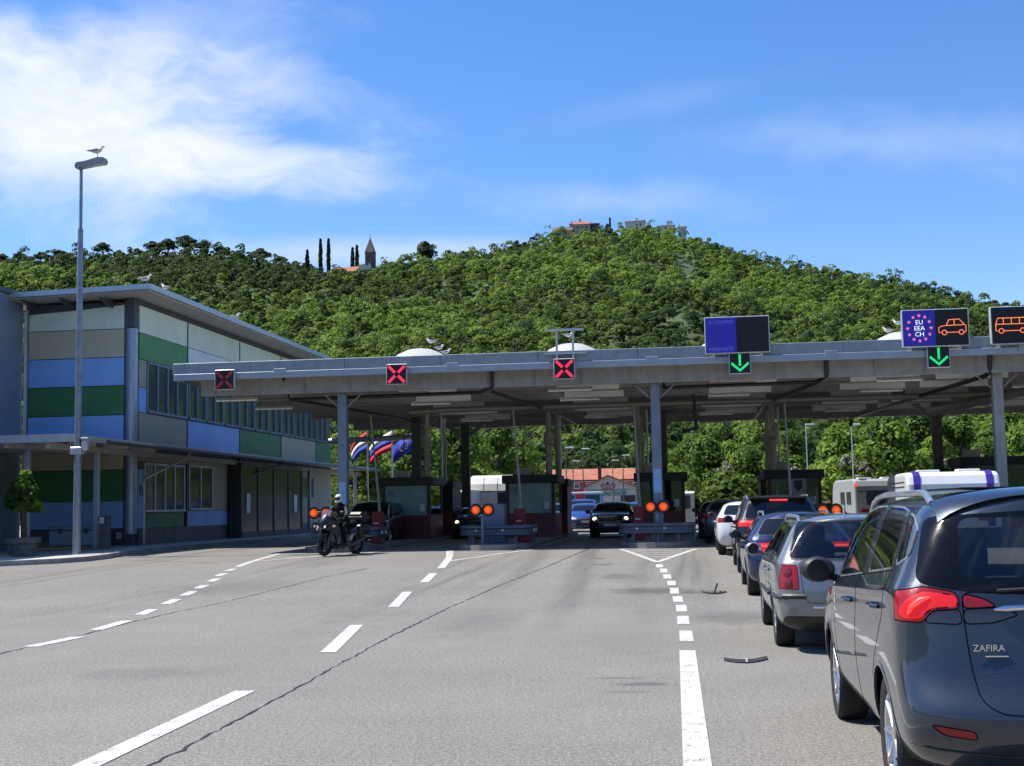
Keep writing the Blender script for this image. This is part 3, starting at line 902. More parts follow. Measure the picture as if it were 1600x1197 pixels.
t = thing('chimney_ruin', 'tall ruined stone chimney with wall stump on the hilltop', 'ruin', at(950, 360, D))
MB().b2((.6, 0, -3), (1.8, 1.2, 7.4), .1).build('stack', M_STONED, t, world=False)
MB().prism([(-1.6, -3), (.6, -3), (.6, 3.4), (-.4, 4.2), (-1.6, 2.6)], (0, 0, 0), (1, 0, 0), (0, 0, 1), (0, .8, 0)).build('wall_stump', M_STONED, t, world=False)
house('hill_house', 'large white walled house with chimney on the hilltop right of the gap', 'house', at(991, 357, D), 10.5, 8, 4.2, 1.3, M_RENDER, M_DTILE, wins=[(1.5, 2, .8, 1.2), (3.6, 2, .8, 1.2)], chim=[(.9, .9, 1.4)], rz=-.12)
house('hill_house', 'low pale house half hidden right of the round hilltop tree', 'house', at(1040, 363, D), 9, 6, 4.0, .9, M_RENDER, M_DTILE, wins=[(0, 2.4, .9, 1.2)], rz=-.1)
house('hill_house', 'small square stone house at the right end of the hilltop village', 'house', at(1066, 367, D - 6), 4.6, 5, 4.6, .9, M_RENDER, M_DTILE, wins=[(.3, 2.6, .9, 1.3)], chim=[(-1.6, .8, 1.0)])

# church
p = at(579, 424, 612)
t = thing('church', 'small church with pointed bell tower and long terracotta roof on the left ridge', 'church', p)
MB().b2((-2.1, -2.1, -4), (2.1, 2.1, 8.6), .05).build('tower', M_STONED, t, world=False)
b = MB()
b.b2((-2.3, -2.3, 8.6), (2.3, 2.3, 9.0)); b.build('cornice', M_STONE, t, world=False)
b = MB(); b.add([(-2.2, -2.2, 9), (2.2, -2.2, 9), (2.2, 2.2, 9), (-2.2, 2.2, 9), (0, 0, 16.2)], [(0, 1, 4), (1, 2, 4), (2, 3, 4), (3, 0, 4), (0, 3, 2, 1)])
sp = b.build('spire', M_DTILE, t, world=False)
MB().cyl((0, 0, 15.8), (0, 0, 18.2), .10, .05).build('finial', M_STONED, sp, world=False)
for z in (2.6, 6.6):
    MB().prism([(-.55, z - .9), (.55, z - .9), (.55, z + .5), (0, z + 1.0), (-.55, z + .5)], (0, -2.14, 0), (1, 0, 0), (0, 0, 1), (0, .1, 0)).build('belfry_opening', M_RENDER if z < 4 else M_DARKWIN, t, world=False)
b = MB(); b.b2((-18.5, -1, -4), (-2.1, 7, .4)); b.build('nave_wall', M_STONE, t, world=False)
b = MB(); vs = [(-19, -1.5, .2), (-5, -1.5, .2), (-5, 7.5, .2), (-19, 7.5, .2), (-19, 3, 3.1), (-5, 3, 3.1)]
b.add(vs, [(0, 1, 5, 4), (2, 3, 4, 5), (0, 4, 3), (1, 2, 5), (0, 3, 2, 1)]); b.build('nave_roof', M_TILE, t, world=False)
b = MB(); vs = [(-6.5, -2.6, .4), (2.0, -2.6, .4), (2., 5, .4), (-6.5, 5, .4), (-2.6, -2.6, 3.4), (-2.6, 5, 3.4)]
b.add(vs, [(0, 1, 4), (1, 2, 5, 4), (2, 3, 5), (3, 0, 4, 5), (0, 3, 2, 1)]); b.build('porch_roof', M_RENDER, t, world=False)
house('hill_house', 'terracotta roofed cottage buried in trees below the big round tree', 'house', at(631, 436, 640), 5.5, 5, 1.2, 1.3, M_STONE, M_TILE)

# ================================================================== RED HOUSE AND SHOP BEYOND THE BORDER
M_RED = mat('red_painted_wall', (.36, .060, .042), .85, var=.1, vscale=.6)
M_WHITE = mat('white_paint', (.66, .66, .64), .6, var=.06)
p = at(944, 786, 188)
t = thing('red_house', 'long red two storey house with terracotta roof beyond the border', 'house', (p.x, p.y, .35))
zw = at(944, 752, 188).z - .35; ze = at(944, 748, 188).z - .35; zr = at(944, 731, 188).z - .35; zw2 = at(944, 772, 188).z - .35
MB().b2((-11, 0, -1), (7, 7, ze)).build('wall', M_RED, t, world=False)
b = MB(); vs = [(-11.3, -.4, ze - .1), (7.3, -.4, ze - .1), (7.3, 7.4, ze - .1), (-11.3, 7.4, ze - .1), (-11.3, 3.5, zr), (7.3, 3.5, zr)]
b.add(vs, [(0, 1, 5, 4), (2, 3, 4, 5), (0, 4, 3), (1, 2, 5), (0, 3, 2, 1)]); rf = b.build('roof', M_TILE, t, world=False)
MB().b2((-.75, -.35, ze - .3), (-.3, .3, zr + .25)).build('chimney', mat('dark_red_brick', (.14, .03, .025), .9), rf, world=False)
MB().b2((-11.1, -.1, ze - .42), (7.1, 0, ze - .32)).build('cornice', M_WHITE, t, world=False)
for wx in (-9, -6.3, -3.8, -2.1, 1.3, 4.4, 6.2):
    for wz in (zw - .60, zw2 - .45):
        f = MB().b2((wx - .4, -.06, wz - .4), (wx + .4, .04, wz + .4)).build('window', M_WHITE, t, world=False)
        b = MB(); b.b2((wx - .27, -.09, wz - .28), (wx - .03, -.05, wz + .28)); b.b2((wx + .03, -.09, wz - .28), (wx + .27, -.05, wz + .28)); b.build('pane', M_DARKWIN, f, world=False)
p = at(951, 786, 150)
t = thing('duty_free_shop', 'cream gabled shop with red bow emblem and teal lettering', 'shop', (p.x, p.y, .35))
za = at(948, 744, 150).z - .35; ze = at(948, 762, 150).z - .35; M_CREAMW = mat('cream_render', (.55, .52, .42), .9, var=.06)
MB().prism([(-2.75, -.5), (3.1, -.5), (3.1, ze), (0.0, za), (-2.75, ze)], (0, 0, 0), (1, 0, 0), (0, 0, 1), (0, 12, 0)).build('wall', M_CREAMW, t, world=False)
b = MB()
for q in [[(-3.0, ze - .12), (0, za + .04), (0, za + .14), (-3.05, ze + .0)], [(3.4, ze - .12), (0, za + .04), (0, za + .14), (3.45, ze + .0)]]:
    b.prism(q, (0, -.4, 0), (1, 0, 0), (0, 0, 1), (0, 12.8, 0))
b.build('roof', M_TILE, t, world=False)
M_TEAL = mat('teal_lettering', (.02, .22, .30), .5); M_REDSIGN = mat('red_emblem', (.50, .03, .035), .5)
zs = at(948, 778, 150).z - .35
text('KOMPAS SHOP', .74, M_TEAL, t, (.05, -.06, zs + .22), (1, 0, 0), (0, 0, 1), .06, world=False, squeeze=.80)
MB().b2((-2.4, -.05, zs + .86), (2.4, .02, zs + .93)).build('sign_rail', M_TEAL, t, world=False)
b = MB()
for s in (-1, 1):
    lp = [(s * (.10 + .42 * (1 - math.cos(a)) * .8), zs + .95 + .42 * abs(math.sin(a * .5)) + .25 * math.sin(a)) for a in np.linspace(0, 2 * PI, 14)]
    b.tube([(x, -.08, z) for x, z in lp], .055, 6)
b.build('bow_emblem', M_REDSIGN, t, smooth=True, world=False)
MB().lathe([(0, -.05), (.16, -.05), (.16, .04)], (-.05, -.0, za - .85), (0, -1, 0), 10).build('gable_vent', M_DARKWIN, t, world=False)
MB().b2((1.4, -.06, 0), (3.0, .03, ze - .9)).build('shop_window', M_DARKWIN, t, world=False)

# ================================================================== BORDER OFFICE BUILDING (left)
def panelmat(n, c): return mat(n, [min(.82, x * 1.22) for x in c], .55, var=.08, vscale=.7, streak=.20)
P_BLUE = panelmat('sky_blue_panel', (.21, .38, .68)); P_GREEN = panelmat('dark_green_panel', (.042, .150, .055)); P_TAN = panelmat('sand_panel', (.44, .385, .26))
P_TEAL = panelmat('pale_mint_panel', (.56, .64, .52)); P_PALE = panelmat('ice_blue_panel', (.60, .68, .76)); P_MID = panelmat('leaf_green_panel', (.075, .24, .085)); P_PLINTH = panelmat('slate_plinth', (.055, .06, .075))
P_STONE = panelmat('grey_sand_panel', (.30, .275, .21))
M_FRAME = mat('grey_blue_metal_frame', (.33, .38, .46), .4, .6, var=.08)
M_FRAMED = mat('dark_grey_frame', (.07, .075, .085), .5, .2)
M_PALEMETAL = mat('light_grey_metal', (.50, .52, .55), .4, .5, var=.06, streak=.1)
M_SOFFIT = mat('pale_soffit', (.42, .40, .36), .8, var=.08)
M_WINGL = mat('reflective_window_glass', (.045, .065, .08), .05, 0, spec=.9, var=.2, vscale=.6)
of = thing('border_office', 'two storey border office clad in blue, green and sand panels', 'building', (-20.85, 48, .48))
MB().b2((-25.3, 48.06, .3), (-20.93, 76, 9.75)).build('wall', M_FRAMED, of)
XF = -25.15
def fpanel(x0, x1, z0, z1, m, z1b=None):
    b = MB(); z1b = z1 if z1b is None else z1b
    b.prism([(x0, z0), (x1, z0), (x1, z1b), (x0, z1)], (0, 47.99, 0), (1, 0, 0), (0, 0, 1), (0, .09, 0)); return b.build('facade_panel', m, of)
for z0, z1, m in ((1.13, 2.14, P_BLUE), (2.17, 3.32, P_GREEN), (3.35, 4.38, P_TAN), (4.41, 5.40, P_BLUE), (5.43, 6.52, P_GREEN), (6.55, 7.61, P_BLUE), (7.64, 8.70, P_TAN)):
    fpanel(-25.13, -23.02, z0, z1, m); fpanel(-22.99, -21.28, z0, z1, m)
fpanel(-25.13, -23.02, 8.73, 9.37, P_TEAL, 9.50); fpanel(-22.99, -21.28, 8.73, 9.50, P_TEAL, 9.64)
MB().b2((-25.2, 47.97, .45), (-20.88, 48.2, 1.10)).build('plinth', P_PLINTH, of)
b = MB(); b.cyl((-21.03, 48.14, .9), (-21.03, 48.14, 8.72), .23, n=24); b.build('corner_column', M_FRAME, of, smooth=True)
MB().b2((-21.27, 47.98, 8.74), (-20.86, 48.4, 9.98), .02).build('corner_box', M_FRAMED, of)
MB().b2((-25.28, 47.96, .45), (-25.16, 48.1, 9.6)).build('edge_trim', M_PALEMETAL, of)
b = MB(); b.tube([(-25.22, 47.86, 9.5), (-25.22, 47.86, .5)], .05, 8); b.build('downpipe', M_PALEMETAL, of, smooth=True)
# roof: sheet with overhang, fascia and soffit brackets
b = MB()
b.prism([(-26.2, 9.86), (-19.72, 10.0), (-19.72, 10.20), (-26.2, 10.05)], (0, 46.75, 0), (1, 0, 0), (0, 0, 1), (0, 29.9, 0)); rf = b.build('roof', M_PALEMETAL, of)
b = MB(); b.prism([(-26.1, 9.80), (-19.85, 9.94), (-19.85, 9.99), (-26.1, 9.85)], (0, 46.85, 0), (1, 0, 0), (0, 0, 1), (0, 29.7, 0)); b.build('soffit', M_SOFFIT, rf)
for x in (-24.9, -23.4, -21.8):
    MB().prism([(0, 0), (1.1, .0), (1.1, -.06), (.35, -.28), (0, -.28)][::-1], (x, 48.0, 9.80), (0, -1, 0), (0, 0, 1), (.08, 0, 0)).build('bracket', M_FRAMED, rf)
# right facade
XR = -20.85
def rpanel(y0, y1, z0, z1, m, name='facade_panel', px=0.0):
    return MB().b2((XR - .08, y0, z0), (XR + px, y1, z1)).build(name, m, of)
JY = [48.42, 53.36, 59.9, 66.3, 72.7, 75.95]
for i in range(5):
    y0, y1 = JY[i] + .02, JY[i + 1] - .02
    rpanel(y0, y1, 8.63, 9.66, P_TEAL)
    rpanel(y0, y1, 7.60, 8.60, (P_MID, P_PALE, P_TEAL, P_MID, P_PALE, P_TEAL)[i])
    rpanel(y0, y1, 4.30, 5.52, (P_STONE, P_BLUE, P_GREEN, P_STONE, P_GREEN, P_BLUE)[i])
MB().b2((XR - .3, 48.42, 9.66), (XR - .02, 75.9, 9.9)).build('clerestory_strip', M_FRAMED, of)
for y in JY[1:5]: MB().b2((XR - .05, y - .045, .9), (XR + .025, y + .045, 9.66)).build('mullion', M_FRAMED, of)
rpanel(48.42, 49.12, 6.52, 7.57, P_STONE); rpanel(48.42, 49.12, 5.55, 6.49, P_BLUE)
wy = [(49.17, 53.25)] + [(53.5 + 2.15 * k, 55.45 + 2.15 * k) for k in range(10)]
for y0, y1 in wy:
    f = MB()
    f.b2((XR - .1, y0, 7.48), (XR + .04, y1, 7.57)); f.b2((XR - .1, y0, 5.56), (XR + .07, y1, 5.66)); 
    nn = 4 if y1 - y0 > 3 else 2
    for k in range(nn + 1):
        yy = y0 + (y1 - y0) * k / nn; f.b2((XR - .1, yy - .06, 5.66), (XR + .04, yy + .06, 7.48))
    fo = f.build('window', mat('slate_blue_window_frame', (.17, .21, .28), .4, .5), of)
    MB().b2((XR - .09, y0 + .02, 5.62), (XR - .03, y1 - .02, 7.5)).build('pane', M_WINGL, fo)
# ground floor
MB().b2((XR - .08, 48.42, .45), (XR + .02, 58.3, 1.08)).build('plinth', P_PLINTH, of)
rpanel(48.42, 48.93, 1.1, 3.35, P_BLUE); rpanel(48.96, 53.05, 1.1, 1.68, P_GREEN); rpanel(53.45, 58.3, 1.1, 1.75, P_BLUE); rpanel(48.42, 58.3, 3.68, 4.0, P_STONE); rpanel(56.4, 58.3, 1.78, 3.66, P_STONE)
for y0, y1, z0, z1, nn in ((48.98, 53.05, 1.72, 3.62, 4), (53.6, 56.3, 1.78, 3.66, 2)):
    f = MB(); f.b2((XR - .08, y0, z1 - .08), (XR + .05, y1, z1)); f.b2((XR - .08, y0, z0), (XR + .09, y1, z0 + .08))
    for k in range(nn + 1):
        yy = y0 + (y1 - y0) * k / nn; f.b2((XR - .08, yy - .05, z0), (XR + .03, yy + .05, z1))
    fo = f.build('window', M_FRAME, of); MB().b2((XR - .07, y0, z0), (XR - .02, y1, z1)).build('pane', M_WINGL, fo)
# glazed entrance lobby
do = MB()
for y in (58.5, 60.9, 63.3, 65.7, 68.0): do.b2((XR - .1, y - .06, .48), (XR + .6, y + .06, 3.85), .0)
do.b2((XR - .1, 58.5, 3.75), (XR + .62, 68.0, 3.9)); do.b2((XR + .5, 58.5, .48), (XR + .6, 68, .75))
dd = do.build('entrance_lobby', M_FRAMED, of)
for k, y in enumerate((58.5, 60.9, 63.3, 65.7)): MB().b2((XR + .52, y + .07, .75), (XR + .56, y + 2.33, 3.74)).build('pane', mat('dark_lobby_glass', (.025, .028, .032), .18, spec=.35), dd)
for y in (59.2, 66.6): MB().b2((XR + .57, y, 1.6), (XR + .60, y + .5, 2.5)).build('notice_sheet', M_WHITE, dd)
MB().b2((XR - .05, 69, 1.0), (XR + .03, 75.8, 3.9)).build('lobby_wall', P_STONE, of)
for y in (70.0, 71.3): MB().b2((XR, y, 2.4), (XR + .05, y + .8, 3.5)).build('window', M_WINGL, of)
b = MB(); b.tube([(-19.62, 50.6, 4.05), (-19.75, 50.5, 3.85), (XR + .14, 48.75, 3.0), (XR + .16, 48.6, 2.85), (XR + .16, 48.6, .5)], .055, 8); b.build('downpipe', M_PALEMETAL, of, smooth=True)
b = MB(); b.tube([(-19.62, 62.6, 4.02), (-19.75, 62.5, 3.85), (XR + .14, 58.3, 3.0), (XR + .14, 58.3, .5)], .055, 8); b.build('downpipe', M_FRAMED, of, smooth=True)
MB().b2((XR + .02, 48.55, 2.35), (XR + .04, 48.82, 2.75)).build('pictogram_sticker', mat('deep_blue_sticker', (.02, .05, .22), .4), of)
# awning wrapped round the ground floor
b = MB()
b.b2((-32, 40.5, 4.12), (-19.5, 47.9, 4.22)); b.b2((XR + .03, 47.9, 4.12), (-19.5, 82, 4.22))
aw = b.build('awning', M_PALEMETAL, of)
b = MB(); b.b2((-32, 40.42, 4.0), (-19.42, 40.52, 4.26)); b.b2((-19.52, 40.52, 4.02), (-19.42, 82, 4.2)); b.build('awning_edge', M_PALEMETAL, aw)
b = MB(); b.tube([(-19.36, 42.5, 4.08), (-19.36, 82, 4.08)], .07, 8); b.build('gutter', M_FRAMED, aw, smooth=True)
b = MB()
for y in (42.0, 44.6, 47.0): b.b2((-32, y - .06, 3.92), (-19.6, y + .06, 4.12))
b.b2((-22.06, 40.6, 3.86), (-21.9, 47.9, 4.02)); b.b2((-20.64, 40.6, 3.80), (-20.48, 82, 4.0)); b.build('awning_beam', M_SOFFIT, aw)
for x, y in ((-21.98, 42.0), (-20.56, 44.2), (-26.5, 42.0), (-20.45, 70), (-20.45, 80)):
    MB().b2((x - .09, y - .09, .44), (x + .09, y + .09, 3.86), .015).build('awning_post', M_FRAME, aw)
MB().b2((-20.97, 47.8, .42), (-20.5, 47.98, .6)).build('wall_socket_box', P_PLINTH, of)
MB().b2((-21.5, 47.9, .72), (-21.3, 47.97, .98), .01).build('vent_grille', M_PALEMETAL, of)
# neighbouring wing
wg = thing('side_wing', 'blue grey metal clad wing at the left edge of the photo', 'building', (-25.35, 44, .4))
MB().b2((-38, 30, .3), (-25.34, 47.9, 10.02)).build('wall', mat('blue_grey_cladding', (.26, .32, .40), .45, .3, var=.06, streak=.15), wg)
MB().b2((-38, 30, 10.02), (-25.22, 47.92, 10.2)).build('roof_edge', M_FRAMED, wg)

# sidewalk things
t = thing('concrete_planter', 'round weathered concrete planter on the sidewalk beside the awning post', 'planter', (-21.0, 39.9, .42))
MB().lathe([(0, 0), (.42, 0), (.44, .16), (.44, .17), (.47, .18), (.48, .34), (.50, .36), (.55, .37), (.56, .55), (.50, .55), (.48, .46), (0, .46)], (0, 0, 0), n=12).build('pot', mat('dark_weathered_concrete', (.14, .135, .125), .95, var=.35, vscale=4, bump=.5), t, world=False)
MB().lathe([(0, .48), (.46, .47)], (0, 0, 0), n=16).build('soil', M_SOIL, t, world=False)
st = tree('potted_tree', 'small green potted tree with pale trunk in the concrete planter', (-20.97, 39.9, .88), 2.25, .58, M_LEAF, trng, 46, 110, .085, None, .30, 'tree', limbs=0)
st.location.z = .88
t = thing('storage_bin', 'grey blue storage chest standing against the office front', 'chest', (-22.4, 46.6, .48))
MB().b2((-.95, -.35, .05), (.95, .35, .62), .03).build('body', M_FRAME, t, world=False); MB().b2((-.98, -.38, .63), (.98, .38, .76), .03).build('lid', M_FRAME, t, world=False)
for x in (-.5, .5): MB().b2((x - .06, -.40, .5), (x + .06, -.35, .68)).build('latch', M_FRAMED, t, world=False)
t = thing('litter_bin', 'slim grey litter bin with white notice beside the awning post', 'bin', (-20.15, 44.0, .48))
MB().b2((-.16, -.16, 0), (.16, .16, .82), .02).build('body', mat('grey_stone_bin', (.13, .12, .115), .8), t, world=False); MB().b2((-.17, -.17, .83), (.17, .17, 1.12), .03).build('hood', M_FRAMED, t, world=False)
MB().b2((-.11, -.19, .86), (.05, -.172, 1.08)).build('notice', M_WHITE, t, world=False)

# tall lamp post
t = thing('lamp_post', 'tall grey street lamp on the kerb in front of the office', 'street lamp', (-19.15, 39.8, .42))
b = MB(); b.tube([(0, 0, 0), (0, 0, 1.6), (0, 0, 5.2), (0, 0, 10.35)], [.125, .12, .105, .085], 14); b.tube([(0, 0, 10.3), (0, 0, 10.4), (0, 0, 12.45)], [.085, .058, .05], 12); b.build('pole', mat('galvanised_steel', (.26, .29, .34), .45, .6, var=.18, vscale=5, streak=.2), t, smooth=True, world=False)
b = MB(); vs = []
b.prism([(-.14, -.02), (-.16, .08), (-.10, .17), (.2, .20), (.6, .30), (.8, .29), (.84, .20), (.80, .10), (.4, .06), (0.0, .0)], (0, -.16, 12.35), (1, 0, 0), (0, 0, 1), (0, .32, 0)); hd = b.build('lamp_head', mat('lamp_housing', (.30, .30, .31), .5, .2), t, world=False)
MB().ball((.5, 0, 12.45), (.30, .13, .07)).build('lens', mat('lamp_lens', (.55, .56, .54), .2), hd, smooth=True, world=False)
MB().b2((-.2, -.15, 3.12), (.16, .15, 3.36), .02).build('mounting_clamp', M_PALEMETAL, t, world=False)
b = MB(); b.box((.27, -.05, 3.42), (.2, .3, .34), .3, .04); b.box((.27, -.07, 3.62), (.24, .34, .06), .3, .02); b.build('floodlight', M_PALEMETAL, t, world=False)

# ------------------------------------------------------------------ gulls
M_GULLW = mat('white_plumage', (.72, .71, .68), .8, var=.05); M_GULLG = mat('grey_wing_plumage', (.30, .31, .33), .8, var=.1); M_BILL = mat('yellow_bill', (.55, .35, .05), .5)
def gull(label, loc, rz, low=False, group='gulls perched on roofs'):
    t = thing('gull', label, 'bird', loc, rz, group)
    h = .10 if low else .2
    b = MB(); b.tube([(-.28, 0, h + .10), (-.22, 0, h + .09), (-.12, 0, h + .07), (0, 0, h + .07), (.10, 0, h + .11), (.15, 0, h + .17), (.17, 0, h + .215), (.20, 0, h + .25), (.235, 0, h + .245), (.262, 0, h + .235)], [.012, .035, .07, .085, .075, .05, .042, .048, .035, .008], 12)
    b.build('body', M_GULLW, t, smooth=True, world=False)
    for s in (-1, 1):
        b = MB(); b.tube([(.09, s * .07, h + .12), (0, s * .085, h + .115), (-.14, s * .065, h + .105), (-.3, s * .03, h + .10), (-.38, s * .015, h + .095)], [.02, .05, .045, .025, .006], 8); b.build('wing', M_GULLG, t, smooth=True, world=False)
        if not low:
            b = MB(); b.tube([(.02, s * .035, h + .02), (.015, s * .035, .02)], .008, 6); b.tube([(.0, s * .035, .01), (.07, s * .05, .01)], .008, 6); b.tube([(.0, s * .035, .01), (.07, s * .02, .01)], .008, 6); b.build('leg', M_BILL, t, world=False)
    b = MB(); b.tube([(.25, 0, h + .24), (.29, 0, h + .232), (.315, 0, h + .218)], [.014, .011, .003], 6); b.build('bill', M_BILL, t, world=False)
    for s in (-1, 1): MB().ball((.215, s * .038, h + .262), .008, 6, 4).build('eye', M_DARKWIN, t, world=False)
    return t
GS = .88
for lab, loc, rz, low in [('gull standing on the head of the tall lamp post', (-18.62, 39.8, 13.06), 0.2, False), ('white gull standing on the corner of the office roof', (-20.05, 47.1, 10.19), .1, False), ('gull crouched behind the roof corner of the office', (-19.9, 48.6, 10.18), 2.6, True), ('gull sitting halfway along the office roof edge', (-19.9, 56.6, 10.18), .4, True),
                          ('gull standing on top of the leftmost skylight dome', (-9.0, 46.1, 7.37), 2.9, False), ('gull resting on the right slope of the leftmost dome', (-8.62, 45.8, 7.16), .6, True), ('gull at the right foot of the leftmost dome', (-8.35, 45.6, 6.98), .2, True), ('gull on the dome behind the emblem display sign', (7.1, 45.9, 7.42), 2.6, False), ('gull lying beside the dome near the emblem sign', (6.75, 45.8, 7.22), 2.8, True), ('gull perched on the small skylight behind the antenna frame', (-4.05, 45.9, 7.40), .5, False)]:
    g_ = gull(lab, loc, rz, low); q_ = GS if loc[1] < 40 or loc[1] > 46.5 else .66; g_.scale = (q_, q_, q_)

# ================================================================== BORDER CANOPY
M_FASC = mat('blue_grey_fascia', (.26, .30, .33), .5, .2, var=.12, streak=.4)
M_FASCL = mat('pale_fascia_strip', (.33, .37, .43), .45, .2, var=.07, streak=.15)
M_BEAM = mat('grey_painted_beam', (.32, .31, .295), .7, .1, var=.14, streak=.35)
M_JOIST = mat('dark_grey_joist', (.27, .265, .25), .75, var=.15)
M_LITPAINT = mat('painted_skylight_white', (.88, .87, .83), .8, var=.05)  # white stands in for dome light falling on the joist faces
M_PILLAR = mat('blue_grey_pillar', (.18, .215, .28), .5, .25, var=.12, streak=.25)
M_DUCT = mat('beige_duct', (.38, .36, .31), .5, .3, var=.1, streak=.2)
M_BLACKP = mat('black_pipe', (.015, .015, .016), .5)
def domemat():
    m = bpy.data.materials.new('white_dome_plastic'); m.use_nodes = True; t = NT(m.node_tree); b = t.n['Principled BSDF']
    b.inputs['Base Color'].default_value = (.90, .89, .86, 1); b.inputs['Roughness'].default_value = .4
    tl = t.node('ShaderNodeBsdfTranslucent'); tl.inputs[0].default_value = (.85, .85, .82, 1)
    mx = t.node('ShaderNodeMixShader'); mx.inputs[0].default_value = .6
    t.l.new(b.outputs[0], mx.inputs[1]); t.l.new(tl.outputs[0], mx.inputs[2]); t.l.new(mx.outputs[0], t.n['Material Output'].inputs[0]); return m
M_DOME = domemat()
XL, XRR, YF, YB = -16.5, 24.0, 41.0, 61.8
cn = thing('border_canopy', 'long grey steel canopy roof spanning all the border lanes', 'canopy', (0, 50, .35))
DOX = (-9.3, -3.95, 1.35, 7.2, 12.5); DOY = (45.7, 52.1, 55.7)
b = MB(); x0 = XL + .05
for xc in DOX:
    b.b2((x0, YF + .1, 6.05), (xc - 1.0, YB, 6.42)); y0 = YF + .1
    for yc in DOY: b.b2((xc - 1.0, y0, 6.05), (xc + 1.0, yc - .9, 6.42)); y0 = yc + .9
    b.b2((xc - 1.0, y0, 6.05), (xc + 1.0, YB, 6.42)); x0 = xc + 1.0
b.b2((x0, YF + .1, 6.05), (XRR, YB, 6.42)); b.build('roof', M_JOIST, cn)
MB().b2((XL, YF - .05, 6.12), (XRR, YF + .09, 6.46), .012).build('fascia', M_FASC, cn)
MB().b2((XL + .05, YF - .09, 5.90), (XRR, YF + .05, 6.11), .012).build('fascia_strip', M_FASCL, cn)
MB().b2((XL, YF + .1, 5.92), (XL + .08, YB, 6.45)).build('end_fascia', M_FASC, cn)
MB().b2((XL + .7, YF + .62, 5.44), (XRR, YF + .78, 5.98), .01).build('front_beam', M_BEAM, cn)
MB().b2((XL + .7, YB - .2, 5.42), (XRR, YB - .05, 6.05), .01).build('rear_beam', M_BEAM, cn)
for k in range(27):
    x = XL + 1.2 + k * 1.5
    MB().b2((x - .02, YF + .585, 5.46), (x + .02, YF + .62, 5.96)).build('stiffener', M_JOIST, cn)
for k in range(11): MB().b2((XL + 2.6 + k * 3.1, YF - .053, 6.125), (XL + 2.612 + k * 3.1, YF - .04, 6.455)).build('fascia_joint', M_BLACKP, cn)
for x in (-12.9, -7.3, -1.05, 4.35, 10.0): MB().b2((x - .2, YF - .12, 6.0), (x + .2, YF - .09, 6.19), .01).build('joint_plate', M_FASCL, cn)
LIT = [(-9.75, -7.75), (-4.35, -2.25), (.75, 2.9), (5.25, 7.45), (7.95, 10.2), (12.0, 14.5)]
JYS = [44.2, 47.2, 50.4, 53.8, 57.7]
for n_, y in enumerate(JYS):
    x = XL + .9
    for a, c in LIT + [(XRR - .1, 0)]:
        MB().b2((x, y - .06, 5.50), (a - .004, y + .06, 5.98)).build('joist', M_JOIST, cn); x = c + .004
    for a, c in LIT: MB().b2((a, y - .09, 5.49), (c, y + .09, 5.98)).build('painted_lit_face', M_LITPAINT, cn)  # joist stretches painted white where the domes would light them
    MB().b2((XL + .9, y - .11, 5.455), (XRR - .1, y + .02, 5.485)).build('joist_flange', M_BEAM, cn)
for x in (-11.15, -1.02, 9.38):
    p = MB().b2((x - .15, 41.95, .49), (x + .15, 42.25, 5.44), .012).build('pillar', M_PILLAR if x < 5 else M_BEAM, cn)
    MB().b2((x - .24, 41.85, .49), (x + .24, 42.35, .53)).build('base_plate', M_PILLAR, p)
    for s in (-1, 1): MB().tube([(x + s * .16, 42.1, 5.0), (x + s * .62, 42.1, 5.42)], .028, 6).build('brace', M_BEAM, p)
for x, y in ((-11.4, 55), (-1.1, 55), (9.85, 55), (-10.15, 60), (18, 42), (18, 55)):
    p = MB().b2((x - .19, y - .14, .49 if y < 59 else .3), (x + .19, y + .14, 5.5), .01).build('pillar', mat('dark_grey_pillar', (.11, .11, .11), .7), cn)
    b = MB()
    for s in (-1, 1): b.prism([(.19, 5.05), (.19, 4.85), (.95, 5.42), (.95, 5.5), (.7, 5.5)], (x, y - .1, 0), (s, 0, 0), (0, 0, 1), (0, .2, 0))
    b.build('bracket_arm', M_JOIST, p)
b = MB()
b.tube([(9.1, 41.5, 5.95), (9.1, 41.7, 5.42), (9.0, 42.0, 5.36), (7.25, 61.2, 5.36), (7.25, 61.3, 5.0)], .075, 8)
b.build('drain_pipe', M_BLACKP, cn, smooth=True)
b = MB(); b.tube([(4.25, 41.5, 5.95), (4.25, 41.6, 5.5), (4.0, 42.4, 5.36), (2.9, 51, 5.36), (2.9, 60, 5.36)], .07, 8); b.tube([(4.1, 42.2, 5.36), (-.75, 42.4, 5.33)], .055, 8); b.tube([(-.75, 41.7, 5.95), (-.75, 42.4, 5.33)], .05, 8); b.build('drain_pipe', M_BLACKP, cn, smooth=True)
b = MB(); b.tube([(-6.15, 41.5, 5.95), (-6.15, 41.6, 5.45), (-6.6, 42.0, 5.33), (-13.0, 42.3, 5.30), (-13.0, 41.6, 5.95)], .06, 8); b.tube([(-6.2, 42, 5.33), (-5.2, 52, 5.33), (-5.0, 60, 5.33)], .06, 8); b.tube([(-12.9, 42.2, 5.3), (-11.6, 52, 5.3), (-11.2, 60, 5.3)], .06, 8); b.build('drain_pipe', M_BLACKP, cn, smooth=True)
b = MB(); b.tube([(.2, 45.5, 5.36), (.25, 45.5, 4.2), (-.2, 45.5, 4.1)], .055, 8); b.build('drain_pipe', M_BLACKP, cn, smooth=True)
b = MB(); b.tube([(-10.5, 49.4, 5.30), (-9.0, 49.4, 5.36), (10.6, 49.4, 5.36), (11.1, 49.6, 5.34), (11.3, 50.4, 5.3), (11.2, 52.3, 5.2)], .11, 10); b.build('air_duct', M_DUCT, cn, smooth=True)
